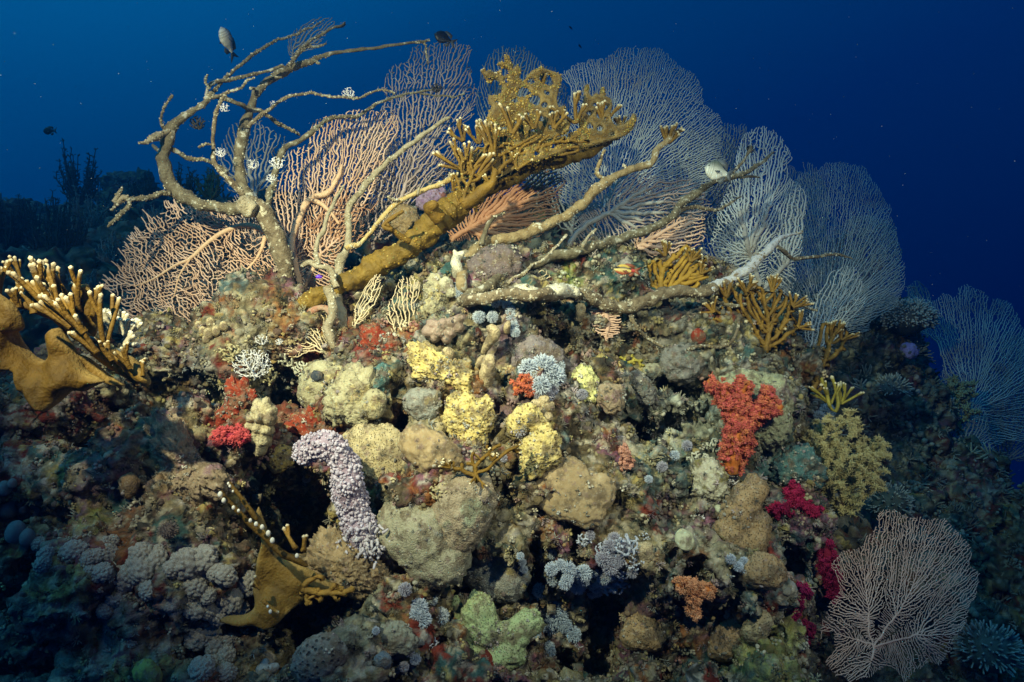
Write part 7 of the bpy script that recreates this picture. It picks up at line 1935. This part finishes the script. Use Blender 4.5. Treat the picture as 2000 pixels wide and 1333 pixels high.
finger_dome("dark finger coral mound left of the large round fan", 1738, 985, 40, 3.0, 4, 300, (.10, .12, .10), (.36, .38, .34), flat=1, group="dark finger domes")
finger_dome("dim finger coral mound in the lower right corner", 1930, 1270, 60, 3.0, 5, 340, (.12, .14, .13), (.40, .42, .40), flat=.8, group="dark finger domes")
finger_dome("far finger coral mound on the blue slope below the table coral", 1740, 760, 36, 3.9, 6, 260, (.12, .13, .13), (.36, .38, .38), flat=.7, group="dark finger domes")
massive("small violet sponge under the far table coral", "sponge", "violet_sponge", mat("violet", (.20, .16, .46), (.28, .24, .55), 40, .8), [(1778, 686, 16), (1770, 680, 10)], sub=4, seed=70, d=4.0)
finger_dome("hairy striped tuft in the lower left shadow", 328, 1038, 18, 1.80, 7, 260, (.12, .09, .08), (.22, .18, .16), flat=1, name="tuft_coral", L=.3, group="dark finger domes")
# dark tuft algae
bush3("dark stringy algae hanging in the hollow left of the soft coral bed", 1058, 1120, 42, mat("dark_string", (.03, .05, .05), (.06, .09, .09), 40, .3), .26, .02, 80, "algae", "stringy_algae", up=(0, -.4, -.8))
bush3("dark algae tuft in the hollow above the boulder sponges", 1000, 985, 18, mat("black_tuft", (.015, .02, .025), (.04, .05, .06), 40, .3), .28, .06, 81, "algae", "algae_tuft")

# ---- bushes of the blue background
M_BUSH = mat("dark_bush", (0.035, 0.045, 0.05), (0.07, 0.08, 0.08), 20, .3)
M_BUSH2 = mat("grey_bush", (0.16, 0.18, 0.17), (0.26, 0.28, 0.26), 20, .3)
def plume(label, px, py, w, h_, d, n, seed, m=M_BUSH, group="dark bushy black corals in the left background", lean=0.0, name="black_coral", thick=1.4, fanout=.35):
    """An upright bush of many slender plumes."""
    rng = np.random.default_rng(seed)
    pos, par, rad = [np.zeros(3)], [-1], [thick * 2]
    for k in range(n):
        x = rng.uniform(-1, 1); yy = rng.uniform(-1, 1)
        L = PX(h_, d) * rng.uniform(.55, 1.0) * (1 - .35 * abs(x) ** 1.5)
        b = np.array([x * PX(w, d) * .35, yy * PX(w, d) * .3, 0])
        dv = np.array([x * fanout + lean, yy * fanout * .6, 1.0]); dv /= np.linalg.norm(dv)
        prev = 0
        m_ = 7
        for s in range(1, m_ + 1):
            t = s / m_
            p = b * min(1, t * 3) + dv * L * t + rng.normal(0, PX(1.4, d), 3)
            pos.append(p); par.append(prev); prev = len(pos) - 1
            rad.append(thick * (1.5 - .9 * t))
            for z in range(4):
                sd = rng.normal(0, 1, 3) * np.array([1, 1, .4]) + np.array([0, 0, .9]); sd /= np.linalg.norm(sd)
                q = p + sd * PX(h_ * .10, d) * rng.uniform(.5, 1.2) * (1.1 - t * .6)
                pos.append(q); par.append(prev); rad.append(thick * .55)
    v, f = graph_tube(np.array(pos), np.array(par), np.array(rad) * PX(1, d), 4, (0.2, -1, 0))
    ob = make_mesh(name, v, f, m)
    ob.location = P(px, py, d)
    return tag(ob, label, "black coral", group)
plume("tall dark bush standing alone above the left background slope", 155, 400, 55, 120, 5.2, 34, 1)
plume("dark spiky bush at the far left edge", 15, 500, 50, 125, 4.0, 30, 2, fanout=.2)
plume("biggest dark spiky bush in front of the left slope", 110, 520, 75, 150, 3.9, 60, 3, fanout=.28)
plume("grey green bush behind the biggest dark one", 160, 480, 60, 110, 4.3, 40, 4, M_BUSH2)
plume("dark tuft between the far left bushes", 55, 500, 40, 110, 4.1, 26, 5, fanout=.2)
plume("narrow dark bush beside the bent end of the dead limb", 262, 400, 24, 62, 4.8, 18, 6, fanout=.15)
plume("second narrow dark bush behind the curved dead limb", 288, 395, 24, 66, 4.7, 18, 7, fanout=.15)
plume("dark bush seen through the curved dead limbs", 355, 395, 44, 80, 4.2, 30, 8, M_BUSH)
plume("olive bush seen between the dead limbs", 410, 390, 40, 70, 3.9, 30, 9, mat("olive_bush", (.10, .11, .04), (.18, .18, .07), 20, .3))
plume("grey bush on the slope left of the wide orange fan", 225, 520, 50, 70, 3.7, 40, 10, M_BUSH2)
plume("grey tuft on the slope above the near fire coral", 160, 580, 60, 60, 3.3, 40, 11, M_BUSH2)
plume("pale tuft under the bent dead limb", 300, 450, 50, 50, 3.8, 36, 12, M_BUSH2)
plume("grey tuft far behind the mustard trunk", 830, 400, 44, 60, 4.4, 30, 13, M_BUSH2)

# ---- white hydroid tufts and dark clumps on the bare limbs
GH = "white lacy tufts on the bare limbs"
for i, (x, y, r, d, lab) in enumerate([(680, 182, 15, 2.72, "white lacy tuft at the middle of the long thin upper limb"), (535, 203, 9, 2.6, "tiny white tuft at the root of the long thin upper limb"), (438, 210, 12, 2.42, "white tuft near the tip of the thin inner limb"),
        (430, 298, 13, 2.44, "white tuft low on the thin inner limb"), (492, 322, 15, 2.6, "white tuft beside the middle of the central grey limb"), (541, 318, 17, 2.5, "larger white tuft on the arching limb right of the centre one"), (530, 348, 12, 2.5, "white tuft just below the larger one on the arching limb")]):
    bush3(lab, x, y, r, M_WHITE, .30, .035, 200 + i, group=GH, d=d, off=0)
M_CLUMP = mat("dark_clump", (.02, .02, .022), (.07, .06, .05), 40, .4)
bush3("dark hairy clump hanging on the twig left of the thin inner limb", 385, 240, 17, M_CLUMP, .26, .05, 210, "feather star", "feather_star", "dark clumps on the limbs", d=2.5, off=0)
bush3("dark speckled clump near the end of the arching limb", 853, 172, 12, M_CLUMP, .26, .06, 211, "feather star", "feather_star", "dark clumps on the limbs", d=2.93, off=0)
massive("lavender crusted rock seen between the pale stem and the mustard trunk", "rock", "encrusted_rock", mat("lavender_rock", (.22, .13, .24), (.34, .26, .36), 40, 1, rough=1, spots=(.20, .08, .07), spot_scale=30, spot_lo=.58), [(845, 385, 22), (865, 390, 16), (830, 395, 16)], sub=5, seed=71, noise=.3, fine=.1, d=2.95)
# ------------------------------------------------------------------ fish
M_FISH = mat("fish_skin", (0.9, 0.9, 0.9), (1.05, 1.05, 1.05), 60, .15, rough=.4, attr=True)
def fish(label, px, py, d, L, heading, deep, colfun, group=None, pitch=0.0, name="fish", tail=.24, fork=.5, roll=0.0, fincol=(.05, .05, .05), width=.16):
    """A fish of length L px; heading in degrees (0 = nose to the photo's left, 90 = nose to the camera)."""
    e = thing(name, P(px, py, d), label, "fish", group)
    Lw = PX(L, d)
    n, k = 26, 18
    t = np.linspace(0, 1, n)
    body = 1 - tail
    prof = np.interp(t, [0, .04, .12, .25, .45, .65, .85, 1], [.04, .22, .55, .85, 1, .78, .34, .2]) * deep / 2
    wid = np.interp(t, [0, .04, .12, .3, .6, .85, 1], [.06, .3, .7, 1, .75, .3, .12]) * width / 2
    cz = np.interp(t, [0, .3, 1], [-.02, 0, .0])
    a = np.arange(k) * 2 * math.pi / k
    x = -.5 + t * body
    v = np.stack([np.repeat(x, k), (wid[:, None] * np.cos(a)).ravel(), (prof[:, None] * np.sin(a) + cz[:, None]).ravel()], 1)
    idx = np.arange(n * k).reshape(n, k)
    f = np.stack([idx[:-1].ravel(), np.roll(idx, -1, 1)[:-1].ravel(), np.roll(idx, -1, 1)[1:].ravel(), idx[1:].ravel()], 1)
    v = np.concatenate([v, [[-.505, 0, cz[0]]]])
    cap = np.stack([idx[0], np.full(k, n * k), np.roll(idx[0], -1)], 1)
    rot = np.array([[math.cos(R(heading)), -math.sin(R(heading)), 0], [math.sin(R(heading)), math.cos(R(heading)), 0], [0, 0, 1]])
    pr = np.array([[math.cos(R(pitch)), 0, -math.sin(R(pitch))], [0, 1, 0], [math.sin(R(pitch)), 0, math.cos(R(pitch))]])
    rr_ = np.array([[1, 0, 0], [0, math.cos(R(roll)), -math.sin(R(roll))], [0, math.sin(R(roll)), math.cos(R(roll))]])
    T = lambda q: (np.asarray(q, float) @ rr_.T @ pr.T @ rot.T) * Lw
    bd = make_mesh("body", T(v), [f, cap], M_FISH, e, np.array([colfun(q[0] + .5, q[2] / (deep / 2)) for q in v]))
    mf = mat("fin", fincol, tuple(np.array(fincol) * 1.3), 60, .1, rough=.5)
    def fin(nm, outline, thick=.006, axis='y', off=0.0):
        q = np.array(outline, float); m_ = len(q)
        if axis == 'y':
            A = np.stack([q[:, 0], np.full(m_, off + thick), q[:, 1]], 1); B = np.stack([q[:, 0], np.full(m_, off - thick), q[:, 1]], 1)
        else:
            A = np.stack([q[:, 0], q[:, 1], q[:, 2] + thick], 1); B = np.stack([q[:, 0], q[:, 1], q[:, 2] - thick], 1)
        i = np.arange(m_); j = (i + 1) % m_
        make_mesh(nm, T(np.concatenate([A, B])), [np.arange(m_)[None], (np.arange(m_)[::-1] + m_)[None], np.stack([i, i + m_, j + m_, j], 1)], mf, e, None, False)
    xt = .5 - tail
    fin("tail_fin", [(xt - .03, .05), (.5, deep * .42), (.5 - tail * fork, 0), (.5, -deep * .42), (xt - .03, -.05)])
    fin("dorsal_fin", [(-.2, deep * .42), (-.05, deep * .60), (.1, deep * .58), (.24, deep * .46), (xt - .02, deep * .12), (.1, deep * .3)])
    fin("anal_fin", [(.02, -deep * .44), (.12, -deep * .58), (.22, -deep * .48), (xt - .02, -deep * .10), (.1, -deep * .3)])
    for s in (-1, 1):
        fin("pectoral_fin", [(-.2, s * width * .44, -.05), (-.06, s * width * .85, -.12), (-.04, s * width * .7, -.02)], .004, 'z')
        v2, f2 = ICO[2]
        make_mesh("eye", T(v2 * np.array([.028, .012, .028]) + np.array([-.40, s * width * .30, deep * .09])), f2, M_EYE, bd)
    return e
M_EYE = mat("fish_eye", (.01, .01, .01), (.015, .015, .015), 10, 0, rough=.2)
def silver(t, z):
    c = np.array((.46, .46, .36)) if z < .1 else np.array((.22, .24, .18))
    k = float(smooth(-.3, .7, np.array(z)))
    c = np.array((.78, .78, .70)) * (1 - k) + np.array((.13, .15, .12)) * k
    if t < .25 and abs(math.sin(t * 60)) > .8: c = c * .6
    return c
black = lambda t, z: np.array((.008, .009, .012))
def stripe(t, z):
    if t > .62: return np.array((.42, .04, .03))
    if z > .45: return np.array((.55, .38, .08))
    if z > .05: return np.array((.012, .010, .01))
    if z > -.35: return np.array((.60, .46, .16))
    return np.array((.40, .10, .05))
fish("silver damselfish at the upper left turned towards the viewer", 446, 86, 2.6, 64, 76, .60, silver, "silver damselfish", pitch=-48, fincol=(.03, .035, .04), width=.26)
fish("silver damselfish nosing down over the right dead limb", 1405, 336, 2.75, 62, 8, .66, silver, "silver damselfish", pitch=-16, fincol=(.10, .11, .12), width=.24)
fish("small red and yellow wrasse with a black stripe", 1226, 528, 2.45, 54, 2, .40, stripe, pitch=-6, fincol=(.20, .06, .03))
fish("black damselfish over the tip of the grey fan at the top", 870, 76, 3.0, 46, 15, .55, black, "black damselfish", pitch=-20)
fish("black damselfish alone in open water at the left", 98, 256, 3.6, 26, 5, .6, black, "black damselfish", pitch=3)
fish("black damselfish hiding by the upper right dead twigs", 1466, 292, 3.0, 22, 20, .6, black, "black damselfish", pitch=-10)
fish("tiny purple fish between the two upright dead stems", 623, 541, 2.42, 14, 2, .5, lambda t, z: np.array((.12, .02, .55)), pitch=0, fincol=(.1, .02, .5))
fish("tiny dark fish far off at the top right of centre, upper one", 1115, 55, 5.0, 10, 30, .4, black, "tiny far fish", pitch=-30)
fish("tiny dark fish far off at the top right of centre, lower one", 1133, 91, 5.0, 10, 30, .4, black, "tiny far fish", pitch=-40)
fish("tiny black fish low over the pale rubble", 1319, 853, 2.25, 14, 160, .4, black, "tiny far fish", pitch=-40)

# ------------------------------------------------------------------ small turf, rubble and polyps nobody could count
def scatter(name, slope, n, seed, maker, m, rmin, rmax, mask=None, sink=.1, nvar=5, colfun=None, kind='stuff', clump=None):
    rng = np.random.default_rng(seed)
    pts = slope.sv
    sel = rng.integers(0, len(pts), n * 6)
    p = pts[sel]
    px = p[:, 0] / p[:, 1] / TAN * 1000 + 1000; py = 666.5 - p[:, 2] / p[:, 1] / TAN * 1000
    ok = (px > -150) & (px < 2150) & (py < 1450) & ((slope.nrm[sel] * p).sum(1) < .2)       # in or near the view
    if mask is not None: ok &= mask(p, px, py, rng)
    if clump: ok &= fbm(p, 6.0, 3, seed + 5) > clump
    sel, p = sel[ok][:n], p[ok][:n]
    nrm = slope.nrm[sel]
    nrm = nrm * .8 + np.array([0, -.2, .2]); nrm /= np.linalg.norm(nrm, axis=1, keepdims=True)
    var = [maker(np.random.default_rng(seed + 100 + q)) for q in range(nvar)]
    which = rng.integers(0, nvar, len(p))
    rr = rng.uniform(rmin, rmax, len(p)) * rng.uniform(.6, 1.3, len(p)) * np.clip(p[:, 1] / 2.2, .8, 2.0)
    V, F, C, off = [], {}, [], 0
    for q in range(nvar):
        s = np.where(which == q)[0]
        if not len(s): continue
        v, fl, c = var[q]
        a = np.where(np.abs(nrm[s][:, 2:3]) < .9, np.array([[0, 0, 1.0]]), np.array([[1.0, 0, 0]]))
        x = np.cross(a, nrm[s]); x /= np.linalg.norm(x, axis=1, keepdims=True); y = np.cross(nrm[s], x)
        sp_ = rng.uniform(0, 6.28, len(s)); cs, sn = np.cos(sp_)[:, None], np.sin(sp_)[:, None]
        x, y = x * cs + y * sn, -x * sn + y * cs
        w = (v[None, :, 0:1] * x[:, None] + v[None, :, 1:2] * y[:, None] + v[None, :, 2:3] * nrm[s][:, None]) * rr[s][:, None, None] + (p[s] - nrm[s] * (rr[s] * sink)[:, None])[:, None]
        V.append(w.reshape(-1, 3))
        for f in fl:
            F.setdefault(f.shape[1], []).append((f[None] + off + (np.arange(len(s)) * len(v))[:, None, None]).reshape(-1, f.shape[1]))
        base = slope.sc[sel[s]] if colfun is None else colfun(slope.sc[sel[s]], rng, p[s])
        C.append((base[:, None] * c[None]).reshape(-1, 3))
        off += len(v) * len(s)
    ob = make_mesh(name, np.concatenate(V), [np.concatenate(a) for a in F.values()], m, None, np.concatenate(C))
    return tag(ob, kind=kind)

def mk_sprig(rng):
    n = rng.integers(7, 13)
    d = rng.normal(size=(n, 3)) * .7 + np.array([0, 0, 1.0])
    v, f, c = spikes(np.zeros((n, 3)) + rng.normal(0, .12, (n, 3)) * [1, 1, 0], d, rng.uniform(.6, 1.2, n), .10, .06, 4, .3, 2, int(rng.integers(1e6)), np.array([.75] * 3), np.array([1.45] * 3))
    return v, f, c
def mk_knobs(rng):
    n = rng.integers(5, 10)
    c0 = rng.normal(size=(n, 3)) * [.5, .5, .25] + [0, 0, .3]
    v, f, c = ball_field(c0, rng.uniform(.25, .5, n), 2, seed=int(rng.integers(1e6)))
    z = np.clip(v[:, 2:3], 0, 1)
    return v, [f], (.8 + .45 * z) * np.ones((1, 3))
def mk_hair(rng):
    n = rng.integers(22, 34)
    d = rng.normal(size=(n, 3)) * .8 + np.array([0, 0, .8])
    v, f, c = spikes(rng.normal(0, .3, (n, 3)) * [1, 1, .1], d, rng.uniform(.6, 1.3, n), .045, .02, 3, .5, 2, int(rng.integers(1e6)), np.array([.7] * 3), np.array([1.1] * 3))
    return v, f, c
def mk_chip(rng):
    v, f = ICO[2]
    v = v * (1 + .45 * fbm(v + rng.normal(size=3) * 9, 1.1, 3, 3))[:, None] * rng.uniform(.5, 1.1, 3)
    return v, [f], np.ones((len(v), 1)) * np.ones((1, 3))
def tint(cols):
    cols = np.array(cols)
    def fn(base, rng, p):
        c = cols[rng.integers(0, len(cols), len(base))]
        return (c * .46 + base * .4) * rng.uniform(.35, 1.45, (len(base), 1))
    return fn
M_TURF = mat("turf", (0.8, 0.8, 0.8), (1.2, 1.2, 1.2), 80, .5, rough=.95, attr=True, bump_scale=250)
scatter("encrusting_knobs", main, 9000, 1, mk_knobs, M_TURF, .006, .014, colfun=tint([(.40, .33, .18), (.48, .42, .28), (.30, .24, .12), (.34, .22, .20), (.44, .36, .14), (.26, .25, .20), (.52, .47, .36), (.20, .12, .06)]))
scatter("encrusting_sprigs", main, 5500, 2, mk_sprig, M_TURF, .010, .020, colfun=tint([(.42, .40, .34), (.36, .28, .14), (.30, .32, .30), (.46, .40, .24), (.30, .22, .26), (.34, .38, .42)]))
scatter("algae_turf", main, 7000, 3, mk_hair, M_TURF, .008, .018, colfun=tint([(.14, .12, .06), (.10, .15, .13), (.20, .17, .08), (.16, .20, .18), (.24, .10, .07), (.22, .18, .20)]))
scatter("coral_rubble", main, 6500, 4, mk_chip, M_TURF, .005, .015, colfun=tint([(.44, .38, .26), (.30, .22, .12), (.50, .44, .32), (.24, .16, .15), (.40, .30, .10), (.18, .16, .12)]))
scatter("encrusting_knobs", far, 2600, 5, mk_knobs, M_TURF, .010, .022, colfun=tint([(.26, .27, .24), (.20, .22, .20), (.34, .34, .30), (.16, .16, .14)]))
scatter("encrusting_sprigs", far, 1800, 6, mk_sprig, M_TURF, .016, .034, colfun=tint([(.28, .30, .28), (.20, .24, .22), (.38, .38, .36)]))
scatter("encrusting_sprigs", back, 2600, 7, mk_sprig, M_TURF, .020, .05, colfun=tint([(.22, .24, .20), (.14, .16, .14), (.30, .30, .26)]))
# the same small growth settled on the mounds and sponges
class Skin: pass
MS = Skin(); VV, NN = [], []
for ob, _ in MASS:
    me = ob.data; k = len(me.vertices)
    v = np.empty(k * 3, np.float32); me.vertices.foreach_get("co", v); v = v.reshape(-1, 3)
    nn_ = np.empty(k * 3, np.float32); me.vertex_normals.foreach_get("vector", nn_)
    sel = np.random.default_rng(3).integers(0, k, max(30, int(14000 * float((v.max(0) - v.min(0)).prod() ** (2 / 3)) * 6)))
    VV.append(v[sel] + np.array(ob.location)); NN.append(nn_.reshape(-1, 3)[sel])
MS.sv = np.concatenate(VV).astype(float); MS.nrm = np.concatenate(NN).astype(float); MS.sc = np.full((len(MS.sv), 3), .3)
scatter("algae_turf", MS, 1100, 31, mk_hair, M_TURF, .004, .010, colfun=tint([(.14, .12, .06), (.10, .15, .13), (.20, .17, .08), (.30, .26, .16)]), clump=.0)
scatter("encrusting_knobs", MS, 450, 32, mk_knobs, M_TURF, .003, .008, colfun=tint([(.40, .33, .18), (.48, .42, .28), (.34, .22, .20), (.26, .25, .20), (.52, .47, .36)]), clump=.05)
scatter("coral_rubble", MS, 500, 33, mk_chip, M_TURF, .002, .007, colfun=tint([(.44, .38, .26), (.30, .22, .12), (.24, .16, .15), (.18, .16, .12)]))
# pale specks drifting in the water
rng = np.random.default_rng(12)
n = 1500
dd = rng.uniform(1.0, 5.0, n); xx = rng.uniform(-100, 2100, n); yy = rng.uniform(-100, 1000, n) 
cen = np.stack([(xx - 1000) / 1000 * TAN * dd, dd, (666.5 - yy) / 1000 * TAN * dd], 1)
v, f, c = ball_field(cen, dd * rng.uniform(.00018, .00046, n), 1, seed=4, jit=.3)
tag(make_mesh("drifting_specks", v, f, mat("speck", (.30, .32, .32), (.42, .44, .44), 30, 0)), kind='stuff')
# ------------------------------------------------------------------ the water's haze: one closed box round the camera and the whole scene
def box_mesh(name, lo, hi, m):
    x0, y0, z0 = lo; x1, y1, z1 = hi
    v = [(x0, y0, z0), (x1, y0, z0), (x1, y1, z0), (x0, y1, z0), (x0, y0, z1), (x1, y0, z1), (x1, y1, z1), (x0, y1, z1)]
    f = [(0, 3, 2, 1), (4, 5, 6, 7), (0, 1, 5, 4), (1, 2, 6, 5), (2, 3, 7, 6), (3, 0, 4, 7)]
    return make_mesh(name, v, np.array(f), m, None, None, False)
mh = bpy.data.materials.new("haze")
mh.use_nodes = True
mh.node_tree.nodes.clear()
ho = mh.node_tree.nodes.new("ShaderNodeOutputMaterial")
hv = mh.node_tree.nodes.new("ShaderNodeVolumePrincipled")
hv.inputs['Color'].default_value = (0.005, 0.13, 0.31, 1)
hv.inputs['Absorption Color'].default_value = (0.10, 0.60, 0.85, 1)
hv.inputs['Anisotropy'].default_value = 0.7
hv.inputs['Density'].default_value = 0.13
mh.node_tree.links.new(hv.outputs['Volume'], ho.inputs['Volume'])
tag(box_mesh("haze", (-12, -3, -9), (12, 17, 6), mh), kind='stuff')
